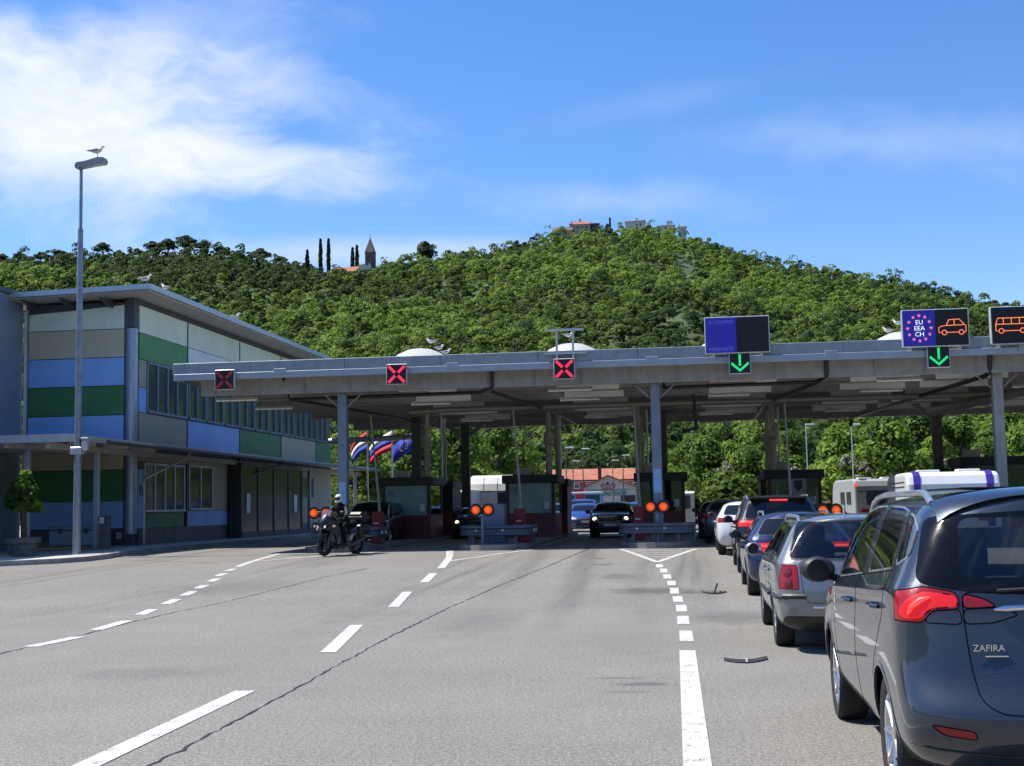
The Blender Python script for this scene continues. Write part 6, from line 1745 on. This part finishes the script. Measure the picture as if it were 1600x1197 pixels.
# extra trim of that car
b = MB(); P = [cb.proj(x, 1.093 - .02 * (x / .45) ** 2, 'b')[0] + Vector((0, -.014, 0)) for x in np.linspace(-.46, .46, 17)]; b.tube(P, [.006] + [.017] * 15 + [.006], 8); b.build('chrome_bar', M_CHROME, zaf, smooth=True, world=False)
b = MB(); P = [cb.proj(x, 1.165 + .05 * (x + .42), 'b')[0] + Vector((0, -.03, 0)) for x in np.linspace(-.44, .0, 7)]; b.tube(P, .009, 6); b.lathe([(.03, 0), (.03, .05), (0, .06)], P[-1], (0, -1, 0), 10); b.build('rear_wiper', M_BPLAST, zaf, world=False)
b = MB(); n_ = 22; vs = []
for k in range(n_ + 1):
    x = -.66 + 1.32 * k / n_; q, nn = cb.proj(x, .62 + 0, 't'); edge = .06 * (abs(x) / .66) ** 4
    y0 = .29 + .10 * (abs(x) / .66) ** 2
    q, nn = cb.proj(x, .60, 't'); zt = q.z + .012
    vs += [(x, .60, zt), (x, y0 + .04, zt - .022 - edge * .4), (x, y0, zt - .038 - edge), (x, y0 + .05, zt - .058 - edge), (x, .60, zt - .05)]
b.add(vs, [(k * 5 + j, (k + 1) * 5 + j, (k + 1) * 5 + (j + 1) % 5, k * 5 + (j + 1) % 5) for k in range(n_) for j in range(5)] + [(0, 1, 2, 3, 4), tuple(n_ * 5 + j for j in (4, 3, 2, 1, 0))])
b.build('roof_spoiler', PZ, zaf, smooth=True, world=False)
MB().b2((-.42, 1.0, 1.672), (.42, 2.4, 1.684), .004).build('glass_roof', M_CARGL, zaf, world=False)
q, nn = cb.proj(-.48, .885, 'b'); text('ZAFIRA', .046, M_CHROME, zaf, (-.50, q.y - .012, .872), (1, 0, 0), (0, 0, 1), .006, 'badge', 'CENTER', False, 1.0)
q, nn = cb.proj(-.5, .80, 'b'); MB().b2((-.52, q.y - .006, .845), (-.41, q.y + .01, .851)).build('badge_bar', M_CHROME, zaf, world=False)
L_FL = mat('dark_plate_recess', (.02, .02, .022), .5)
b = MB(); b.prism([(-.31, .80), (.31, .80), (.29, 1.03), (-.29, 1.03)], (0, cb.proj(0, .9, 'b')[0].y - .008, 0), (1, 0, 0), (0, 0, 1), (0, .02, 0)); b.build('plate_recess', L_FL, zaf, world=False)
b = MB(); b.b2((-.26, cb.proj(0, .9, 'b')[0].y - .02, .84), (.26, cb.proj(0, .9, 'b')[0].y - .01, .95)); b.build('number_plate', M_WHITE, zaf, world=False)
b = MB(); cb.line(b, [(-.87, .415), (-.74, .395), (-.45, .37), (0, .365)], 'b', .006, .002); b.build('bumper_crease', M_BPLAST, zaf, world=False)
q, nn = cb.proj(-.86, 1.09, 'b'); h_ = MB(); h_.tube([cb.proj(x, z, 'b')[0] + Vector((-.004, -.004, 0)) for x, z in ((-.855, 1.045), (-.835, 1.085), (-.79, 1.118), (-.75, 1.13))], [.006, .014, .014, .005], 8); h_.build('lamp_glow', L_TAILHOT, zaf, smooth=True, world=False)
MB().b2((-.05, .36, 1.50), (.05, .40, 1.54)).build('high_brake_lamp', M_TAILR, zaf, world=False)

# ------------------------------------------------------------------ 2. silver wagon
PS = paint('silver_grey_metallic', (.21, .225, .24), .6, .36)
wag, cw = car(dict(name='estate_car', label='silver grey estate car with roof rails, second in the waiting queue', cat='car', loc=(1.755, 14.58, 0), L=4.68, W=.873, H=1.475, ra=1.07, fa=3.77, r=.315, zb0=.93, zb1=.985, zh=.96, zn=.74, yws=3.55, ywt=2.85, yrt=.36, rw=.62, tuck=.02, gnd=.2, paint=PS, glassm=G_CARL, see=True, spokes=7, twin=False, rails=(.55, 2.6, .05), rim_r=.20,
    tb=[0, .05, .05, .05, .05, .04, .05, .10, .05, 0],
    side_win=[[(.42, 1.03), (1.30, 1.015), (1.34, 1.37), (.62, 1.35)], [(1.37, 1.015), (2.12, 1.0), (2.12, 1.39), (1.41, 1.38)], [(2.18, 1.0), (3.05, .98), (2.62, 1.36), (2.18, 1.39)]],
    rear_win=[(-.735, 1.005), (.735, 1.005), (.60, 1.405), (-.60, 1.405)],
    lamps=(('tail_lamp', [(-.92, .70), (-.635, .685), (-.645, .945), (-.92, .955)], M_TAILR), ), lamp_wrap=.20,
    tailparts=(('tailgate', [(-.625, .985), (-.60, .70), (-.57, .575), (-.52, .545), (.52, .545), (.57, .575), (.60, .70), (.625, .985)], None), ('bumper_apron', [(-.80, .1), (.80, .1), (.80, .40), (-.80, .40)], M_BPLAST)),
    doors=([(1.37, .34), (2.14, .32), (2.14, .99), (1.33, 1.005), (1.36, .76), (1.46, .55)], [(2.15, .32), (3.15, .32), (3.16, .95), (2.15, .99)]), handle_z=lambda y: .84, handlem=PS, mirrorm=PS))
b = MB()
for sd in (-1, 1):
    P = [cw.proj(sd * x, .615, 'b')[0] + Vector((0, -.006, 0)) for x in np.linspace(.57, .80, 6)]; MB().tube(P, .030, 6).build('rub_strip', M_BPLAST, wag, world=False)
    P = [cw.proj(y, .60, 'l' if sd < 0 else 'r')[0] + Vector((sd * .004, 0, 0)) for y in np.linspace(.10, .7, 7)]; MB().tube(P, .026, 6).build('rub_strip', M_BPLAST, wag, world=False)
    P = [cw.proj(y, .56, 'l' if sd < 0 else 'r')[0] + Vector((sd * .002, 0, 0)) for y in np.linspace(1.5, 3.3, 12)]; MB().tube(P, .022, 6).build('rub_strip', M_BPLAST, wag, world=False)
for sd in (-1, 1):
    for z, m in ((.875, M_CLEARL), (.765, M_TAILHOT if False else M_TAILR)):
        q, nn = cw.proj(sd * .755, z, 'b'); MB().lathe([(.052, -.005), (.05, .006), (.03, .012), (0, .014)], q, nn, 16).build('lamp_bowl', mat('deep_red_bowl', (.16, .006, .012), .1, coat=1.0), wag, smooth=True, world=False)
q, nn = cw.proj(-.45, .87, 'b'); text('PASSAT', .07, M_CHROME, wag, (-.43, q.y - .012, .855), (1, 0, 0), (0, 0, 1), .006, 'badge', 'CENTER', False, 1.1)
b = MB(); P = [cw.proj(x, .50, 'b')[0] + Vector((0, -.004, 0)) for x in np.linspace(-.5, .5, 9)]; b.tube(P, .014, 6); b.build('chrome_strip', M_CHROME, wag, world=False)
q, nn = cw.proj(-.05, .75, 't'); b = MB(); b.tube([q, q + Vector((0, -.05, .14))], [.007, .003], 6); b.lathe([(.03, 0), (.015, .025), (0, .03)], q, n=10); b.build('roof_aerial', M_BPLAST, wag, world=False)
b = MB(); b.b2((-.26, cw.proj(0, .78, 'b')[0].y - .012, .74), (.26, cw.proj(0, .78, 'b')[0].y, .85)); b.build('number_plate', M_WHITE, wag, world=False)

# ------------------------------------------------------------------ generic waiting / oncoming cars
def simple(name, label, loc, paintm, rz=0.0, lit=False, **kw):
    d = dict(name=name, label=label, cat='car', loc=loc, rz=rz, paint=paintm, level=2)
    L = kw.get('L', 4.4); W = kw.get('W', .89); H = kw.get('H', 1.48); zb0 = kw.get('zb0', .95); zb1 = kw.get('zb1', 1.0); ywt = kw.get('ywt', 2.65); yws = kw.get('yws', 3.35); rw = kw.get('rw', .66); yrt = kw.get('yrt', .45)
    d.update(L=L, W=W, H=H, zb0=zb0, zb1=zb1, ywt=ywt, yws=yws, rw=rw, yrt=yrt)
    d['side_win'] = [[(yrt + .18, zb1 + .06), (1.22, zb1 + .04), (1.26, H - .13), (yrt + .38, H - .15)], [(1.30, zb1 + .04), (2.05, zb0 + .07), (2.05, H - .10), (1.34, H - .11)], [(2.11, zb0 + .07), (yws - .38, zb0 + .06), (ywt - .1, H - .13), (2.11, H - .10)]]
    d['rear_win'] = [(-W * .80, zb1 + .06), (W * .80, zb1 + .06), (rw * .90, H - .11), (-rw * .90, H - .11)]
    lz = kw.get('lampz', (.80, .97)); lx = kw.get('lampx', .55)
    d['lamps'] = (('tail_lamp', [(-W * 1.05, lz[0]), (-W * lx, lz[0]), (-W * lx, lz[1]), (-W * 1.05, lz[1])], L_TAIL if lit else M_TAILR),); d['lamp_wrap'] = .28
    d['tailparts'] = (('tailgate', [(-W * lx * .98, zb1 + .05), (-W * lx * .98, .66), (-W * .5, .58), (W * .5, .58), (W * lx * .98, .66), (W * lx * .98, zb1 + .05)], None),)
    d['doors'] = ([(1.3, .36), (2.07, .34), (2.07, zb0 + .04), (1.28, zb1 + .02), (1.30, .8)], [(2.09, .34), (3.0, .34), (3.02, zb0 + .02), (2.09, zb0 + .04)]); d['handle_z'] = lambda y: zb1 - .13
    zn = kw.get('zn', .76)
    d['headlamps'] = (('headlamp', [(-W * .90, zn - .14), (-W * .52, zn - .16), (-W * .55, zn - .04), (-W * .88, zn + .03)], kw.get('headm', M_CLEARL)),)
    d['nose'] = (('grille', [(-W * .46, zn - .15), (W * .46, zn - .15), (W * .5, zn - .03), (-W * .5, zn - .03)], M_BPLAST), ('air_intake', [(-W * .6, .30), (W * .6, .30), (W * .5, .46), (-W * .5, .46)], M_BPLAST))
    d.update(kw)
    for k in ('lampz', 'lampx', 'headm'): d.pop(k, None)
    t, c = car(d)
    if kw.get('plate', True):
        yb = c.proj(0, .72, 'b')[0].y; MB().b2((-.26, yb - .02, .68), (.26, yb - .004, .79)).build('number_plate', M_WHITE, t, world=False)
        yb = c.proj(0, .50, 'f')[0].y; MB().b2((-.26, yb + .004, .47), (.26, yb + .02, .58)).build('number_plate', M_WHITE, t, world=False)
    if lit:
        for sd in (-1, 1):
            q = [c.proj(sd * x * W, (lz[0] + lz[1]) / 2 + .02, 'b')[0] + Vector((0, -.004, 0)) for x in (lx + .06, .8, .90)]; b = MB(); b.tube(q, .02, 6); b.build('lamp_glow', L_TAILHOT, t, world=False)
    return t, c

PB = paint('deep_blue_metallic', (.020, .032, .10), .6, .3); PK = paint('black_metallic', (.014, .014, .017), .5, .3); PW = paint('white_car_paint', (.66, .67, .68), .0, .4); PG = paint('mid_grey_metallic', (.09, .095, .10), .6, .35); PBL = paint('bright_blue_metallic', (.03, .09, .34), .5, .3)
bl, cbl = simple('estate_car', 'deep blue estate car with roof rails and lit tail lamp ahead of the silver estate', (1.80, 23.0, gz(23.5)), PB, 0, True, L=4.4, W=.885, H=1.44, yrt=.50, zb0=.92, zb1=.99, rails=(.7, 2.5, .07), lampz=(.77, .93), rw=.60)
su, csu = simple('suv', 'black SUV with lit high brake lamp and roof rails ahead of the blue estate', (1.86, 28.85, gz(30)), PK, 0, True, L=4.5, W=.92, H=1.66, yrt=.38, zb0=1.04, zb1=1.10, zh=1.05, zn=.86, r=.35, rw=.70, rails=(.6, 2.6, .06), lampz=(1.0, 1.14), gnd=.24, rim_r=.23)
q, nn = csu.proj(0, .5, 't'); MB().b2((-.19, .25, 1.545), (.19, .30, 1.575), .01).build('high_brake_lamp', L_TAILHOT, su, world=False)
MB().b2((-.62, .22, 1.58), (.62, .55, 1.63), .02).build('roof_spoiler', PK, su, world=False)
b = MB(); b.prism([(0, 0), (.14, 0), (.10, .09), (.03, .10)], (0, .62, csu.proj(0, .7, 't')[0].z), (0, 1, 0), (0, 0, 1), (.03, 0, 0)); b.build('roof_aerial', M_BPLAST, su, world=False)
simple('hatchback', 'white hatchback with dark red tail lamp ahead of the black SUV', (1.55, 35.7, gz(37)), PW, 0, False, L=4.2, W=.89, H=1.42, yrt=.62, tuck=.04, lampz=(.86, .99), lampx=.6)
simple('hatchback', 'mid grey car between the white and the farthest black car', (1.30, 43.2, .35), PG, 0, False, L=4.3, W=.89, H=1.42, yrt=.5)
simple('hatchback', 'dark car at the far front of the waiting queue', (1.12, 49.5, .35), PK, 0, False, L=4.3, W=.89, H=1.40, yrt=.5)
L_HL = led('headlamp_glow', (1.0, .85, .55), 2.2)
def oncoming(name, label, px, dep, paintm, glow, **kw):
    p = at(px, 795, dep); L = kw.get('L', 4.3)
    t, c = simple(name, label, (p.x, p.y + L, .35), paintm, PI + kw.pop('dr', 0), False, **kw)
    if glow:
        for sd in (-1, 1):
            q, nn = c.proj(sd * .62, kw.get('zn', .76) - .06, 'f'); MB().lathe([(.085, -.02), (.06, .02), (0, .03)], q, (0, 1, 0), 12).build('headlamp_glow', L_HL, t, smooth=True, world=False)
    return t
oncoming('hatchback', 'black oncoming car with bright headlamps leaving the border lane', 953, 53.0, PK, True, L=4.2, W=.88, H=1.46, zn=.82, zh=1.0)
oncoming('hatchback', 'bright blue oncoming car behind the black oncoming car', 902, 66, PBL, False, L=4.3, W=.90, H=1.44, dr=.1)
oncoming('van', 'blue van behind the bright blue oncoming car', 904, 76, PBL, False, L=4.6, W=.88, H=1.70, zb0=1.1, zb1=1.15, zh=1.1, zn=.9, rw=.82)
oncoming('hatchback', 'small blue car right of the black oncoming car', 993, 64, PBL, False, L=4.2, W=.88, H=1.45)
oncoming('hatchback', 'silver car half hidden behind the middle booth', 1001, 74, PS, False, L=4.2, W=.88, H=1.5)
oncoming('suv', 'black car waiting behind the motorcyclist', 563, 49, PK, False, L=4.5, W=.92, H=1.62, zb0=1.04, zb1=1.1, zh=1.05, zn=.86, rw=.70)
oncoming('hatchback', 'dark car beside the white truck cab', 736, 56, PK, True, L=4.2, W=.88, H=1.38)
oncoming('van', 'blue van in the lane left of the white truck', 716, 72, PBL, False, L=4.6, W=.95, H=1.9, zb0=1.1, zb1=1.15, zh=1.1, zn=.9, rw=.82)

# ================================================================== MOTORCYCLE AND RIDER
M_BIKE = mat('black_bike_paint', (.008, .008, .010), .35, .1, coat=.3); M_BIKEG = mat('grey_bike_panel', (.05, .052, .058), .4, .3, coat=.6); M_ENG = mat('engine_metal', (.14, .14, .14), .45, .8, var=.2); M_LEATHER = mat('black_riding_gear', (.009, .009, .010), .8, spec=.2, var=.3, bump=.3, bscale=30); M_GEARG = mat('grey_riding_panel', (.06, .06, .065), .8); M_HELM = mat('white_helmet', (.66, .67, .70), .15, coat=1.0); M_SCREEN = mat('smoked_screen', (.16, .08, .09), .08, coat=1.0)
A, Bk = Vector((-10.87, 38.65)), Vector((-10.06, 39.53)); hd = (A - Bk).normalized()
mrz = math.atan2(hd.y, hd.x) + .34          # local +x is forward
mid = (A + Bk) / 2
mc = thing('motorcycle', 'black touring motorcycle with grey fairing riding towards the camera', 'motorcycle', (mid.x, mid.y, gz(39)), mrz)
def bw(x, r, w, nm):
    wo = bpy.data.objects.new(nm, None); COL.objects.link(wo); wo.parent = mc; ORI[wo.name] = Vector((0, 0, 0))
    b = MB(); b.lathe([(r - .09, -w * .4), (r - .05, -w * .5), (r - .012, -w * .36), (r, 0), (r - .012, w * .36), (r - .05, w * .5), (r - .09, w * .4)], (x, 0, r), (0, 1, 0), 28, caps=False); b.build('tyre', M_TYRE, wo, smooth=True, world=False)
    b = MB(); b.lathe([(r - .085, -.035), (r - .115, -.03), (r - .115, .03), (r - .085, .035)], (x, 0, r), (0, 1, 0), 28, caps=False); b.lathe([(.05, -.06), (.05, .06)], (x, 0, r), (0, 1, 0), 12)
    for k in range(6):
        a = 2 * PI * k / 6; b.tube([(x + .04 * math.cos(a), 0, r + .04 * math.sin(a)), (x + (r - .11) * math.cos(a), 0, r + (r - .11) * math.sin(a))], .014, 6)
    b.build('rim', M_BIKE, wo, smooth=True, world=False)
    for s in (-1, 1): MB().lathe([(.09, 0), (.14, 0), (.14, .006), (.09, .006)], (x, s * .075, r), (0, 1, 0), 20).build('brake_disc', M_DISC, wo, world=False)
bw(.76, .315, .13, 'front_wheel'); bw(-.76, .31, .17, 'rear_wheel')
for s in (-1, 1):
    b = MB(); b.tube([(.76, s * .11, .31), (.60, s * .11, .66), (.47, s * .11, .98)], [.03, .027, .022], 10); b.build('fork_leg', M_ENG, mc, smooth=True, world=False)
    b = MB(); b.tube([(-.76, s * .12, .31), (-.25, s * .13, .40)], .035, 8); b.build('swingarm', M_ENG, mc, smooth=True, world=False)
b = MB(); b.tube([(1.06, 0, .42), (.98, 0, .58), (.80, 0, .66), (.62, 0, .64), (.46, 0, .52)], [.03, .075, .085, .08, .03], 10); b.build('front_mudguard', M_BIKE, mc, smooth=True, world=False)
b = MB(); b.box((.02, 0, .46), (.52, .34, .36), 0, .06); b.tube([(.22, 0, .55), (.34, 0, .78)], .10, 10); b.tube([(-.1, 0, .6), (-.18, 0, .8)], .10, 10); b.build('engine', M_ENG, mc, world=False)
b = MB(); b.tube([(.30, .05, .50), (.36, .08, .3), (.1, .14, .22), (-.4, .18, .32), (-1.0, .2, .56)], [.025, .028, .03, .05, .055], 10); b.build('exhaust', M_ENG, mc, smooth=True, world=False)
b = MB(); b.tube([(.42, 0, .92), (.28, 0, 1.0), (.05, 0, .99), (-.15, 0, .90)], [.09, .17, .17, .10], 14); b.build('fuel_tank', M_BIKE, mc, smooth=True, world=False)
b = MB(); b.tube([(-.12, 0, .86), (-.35, 0, .85), (-.62, 0, .92), (-.95, 0, .95)], [.11, .14, .13, .07], 12); b.build('seat', M_LEATHER, mc, smooth=True, world=False)
b = MB(); b.tube([(.92, 0, .80), (.84, 0, .90), (.70, 0, 1.0), (.50, 0, .98), (.34, 0, .82)], [.07, .17, .23, .24, .14], 14); b.build('fairing', M_BIKE, mc, smooth=True, world=False)
for s in (-1, 1):
    b = MB(); b.prism([(.86, .78), (.70, 1.0), (.40, .92), (.22, .62), (.42, .52), (.60, .70)], (0, s * .20 - .02, 0), (1, 0, 0), (0, 0, 1), (0, .04, 0)); b.build('side_panel', M_BIKEG, mc, world=False)
    b = MB(); b.ball((.875, s * .085, .875), (.04, .07, .055), 12, 8); b.build('headlamp', mat('bluish_headlamp', (.5, .6, .62), .1, coat=1.0, emit=(.7, .9, 1), estr=.5), mc, smooth=True, world=False)
    b = MB(); b.ball((.74, s * .36, .87), (.05, .05, .04), 10, 6); b.tube([(.66, s * .2, .88), (.74, s * .34, .87)], .012, 6); b.build('indicator', mat('amber_plastic', (.6, .35, .18), .2), mc, smooth=True, world=False)
    b = MB(); b.tube([(.47, s * .12, 1.04), (.40, s * .30, 1.10), (.32, s * .42, 1.08)], .014, 8); b.build('handlebar', M_BPLAST, mc, smooth=True, world=False)
    b = MB(); b.tube([(.41, s * .3, 1.1), (.46, s * .38, 1.24)], .008, 6); b.box((.46, s * .42, 1.27), (.04, .13, .09), 0, .015); b.build('mirror', M_BPLAST, mc, world=False)
    b = MB(); b.box((-.66, s * .36, .72), (.5, .2, .36), 0, .07); po = b.build('pannier', M_BIKE, mc, world=False)
    b = MB(); b.box((-.66, s * .463, .78), (.44, .012, .05), 0, .0); b.build('pannier_strip', M_BIKEG, po, world=False)
b = MB(); b.prism([(.80, 1.0), (.60, 1.34), (.52, 1.32), (.66, 1.0)], (0, -.17, 0), (1, 0, 0), (0, 0, 1), (0, .34, 0)); b.build('windscreen', M_SCREEN, mc, world=False)
b = MB(); b.box((-.93, 0, 1.13), (.42, .52, .30), 0, .09); tb_ = b.build('top_case', M_BIKE, mc, world=False)
b = MB(); b.box((-.93, 0, 1.12), (.43, .53, .05), 0, .01); b.build('case_strip', M_BIKEG, tb_, world=False)
b = MB(); b.prism([(.95, .42), (.30, .40), (.55, .20), (.20, .18), (.10, .35)][:4], (0, -.12, 0), (1, 0, 0), (0, 0, 1), (0, .24, 0)); b.build('belly_pan', M_BIKE, mc, world=False)

def skin_body(name, nodes, edges, m, parent=None, root=0, sub=2):
    me = bpy.data.meshes.new(name); me.from_pydata([n[0] for n in nodes], edges, [])
    o = bpy.data.objects.new(name, me); COL.objects.link(o)
    o.modifiers.new('skin', 'SKIN'); sm = o.modifiers.new('sub', 'SUBSURF'); sm.levels = sub; sm.render_levels = sub
    me.skin_vertices[0].data  # layer made by the modifier
    for i, n in enumerate(nodes):
        me.skin_vertices[0].data[i].radius = n[1] if isinstance(n[1], tuple) else (n[1], n[1])
        me.skin_vertices[0].data[i].use_root = (i == root)
    dg = bpy.context.evaluated_depsgraph_get(); m2 = bpy.data.meshes.new_from_object(o.evaluated_get(dg)); bpy.data.objects.remove(o); bpy.data.meshes.remove(me)
    m2.name = name; m2.polygons.foreach_set('use_smooth', [True] * len(m2.polygons))
    return link_mesh(name, m2, m, parent)

nodes = [((-.22, 0, .98), (.17, .14)), ((-.14, 0, 1.16), (.165, .13)), ((-.05, 0, 1.34), (.19, .135)), ((.0, 0, 1.46), (.15, .11)), ((.03, 0, 1.53), (.065, .065)), ((.055, 0, 1.60), (.07, .075)), ((.06, 0, 1.69), (.075, .085))]
edges = [(0, 1), (1, 2), (2, 3), (3, 4), (4, 5), (5, 6)]
for s in (-1, 1):
    k = len(nodes)
    nodes += [((.0, s * .20, 1.43), .075), ((.13, s * .33, 1.24), .058), ((.26, s * .39, 1.14), .045), ((.315, s * .405, 1.11), (.042, .026)), ((.355, s * .41, 1.10), (.044, .024))]
    edges += [(3, k), (k, k + 1), (k + 1, k + 2), (k + 2, k + 3), (k + 3, k + 4)]
    for f, oy in enumerate((-.030, -.010, .010, .030)):
        j = len(nodes); nodes += [((.385, s * .41 + oy, 1.098), .010), ((.392, s * .41 + oy, 1.072 - .003 * f), .009), ((.368, s * .41 + oy, 1.058), .008)]
        edges += [(k + 4, j), (j, j + 1), (j + 1, j + 2)]
    j = len(nodes); nodes += [((.33, s * .37, 1.085), .011), ((.355, s * .365, 1.060), .009)]; edges += [(k + 3, j), (j, j + 1)]
    k = len(nodes)
    nodes += [((-.16, s * .15, .93), .11), ((.20, s * .24, .86), .085), ((.06, s * .22, .50), .062), ((.02, s * .21, .38), .05), ((.18, s * .22, .34), (.045, .035))]
    edges += [(0, k), (k, k + 1), (k + 1, k + 2), (k + 2, k + 3), (k + 3, k + 4)]
rd = thing('person', 'rider in black gear and white helmet sitting on the motorcycle', 'person', (mid.x, mid.y, gz(39)), mrz)
skin_body('body', nodes, edges, M_LEATHER, rd)
b = MB(); b.ball((.07, 0, 1.69), (.135, .115, .14), 20, 12); b.tube([(.15, 0, 1.615), (.185, 0, 1.63)], [.07, .045], 12); hm = b.build('helmet', M_HELM, rd, smooth=True, world=False)
b = MB(); vs = []
for j in range(5):
    for i in range(13):
        a = -1.15 + 2.3 * i / 12; zz = 1.645 + .022 * j; r_ = math.sqrt(max(.02, 1 - ((zz - 1.69) / .15) ** 2)); vs.append((.07 + .142 * r_ * math.cos(a), .121 * r_ * math.sin(a), zz))
b.add(vs, [(j * 13 + i, j * 13 + i + 1, (j + 1) * 13 + i + 1, (j + 1) * 13 + i) for j in range(4) for i in range(12)]); b.build('visor', M_BPLAST, hm, smooth=True, world=False)
for s in (-1, 1):
    b = MB(); b.tube([(.04, s * .215, 1.44), (.12, s * .345, 1.285), (.22, s * .395, 1.185)], [.055, .048, .04], 8); b.build('sleeve_panel', M_GEARG, rd, smooth=True, world=False)
    b = MB(); b.box((.12, s * .225, .325), (.28, .10, .09), 0, .03); b.build('boot', M_BPLAST, rd, world=False)

# the empty prototypes of parts above are all placed; nothing is left at the origin
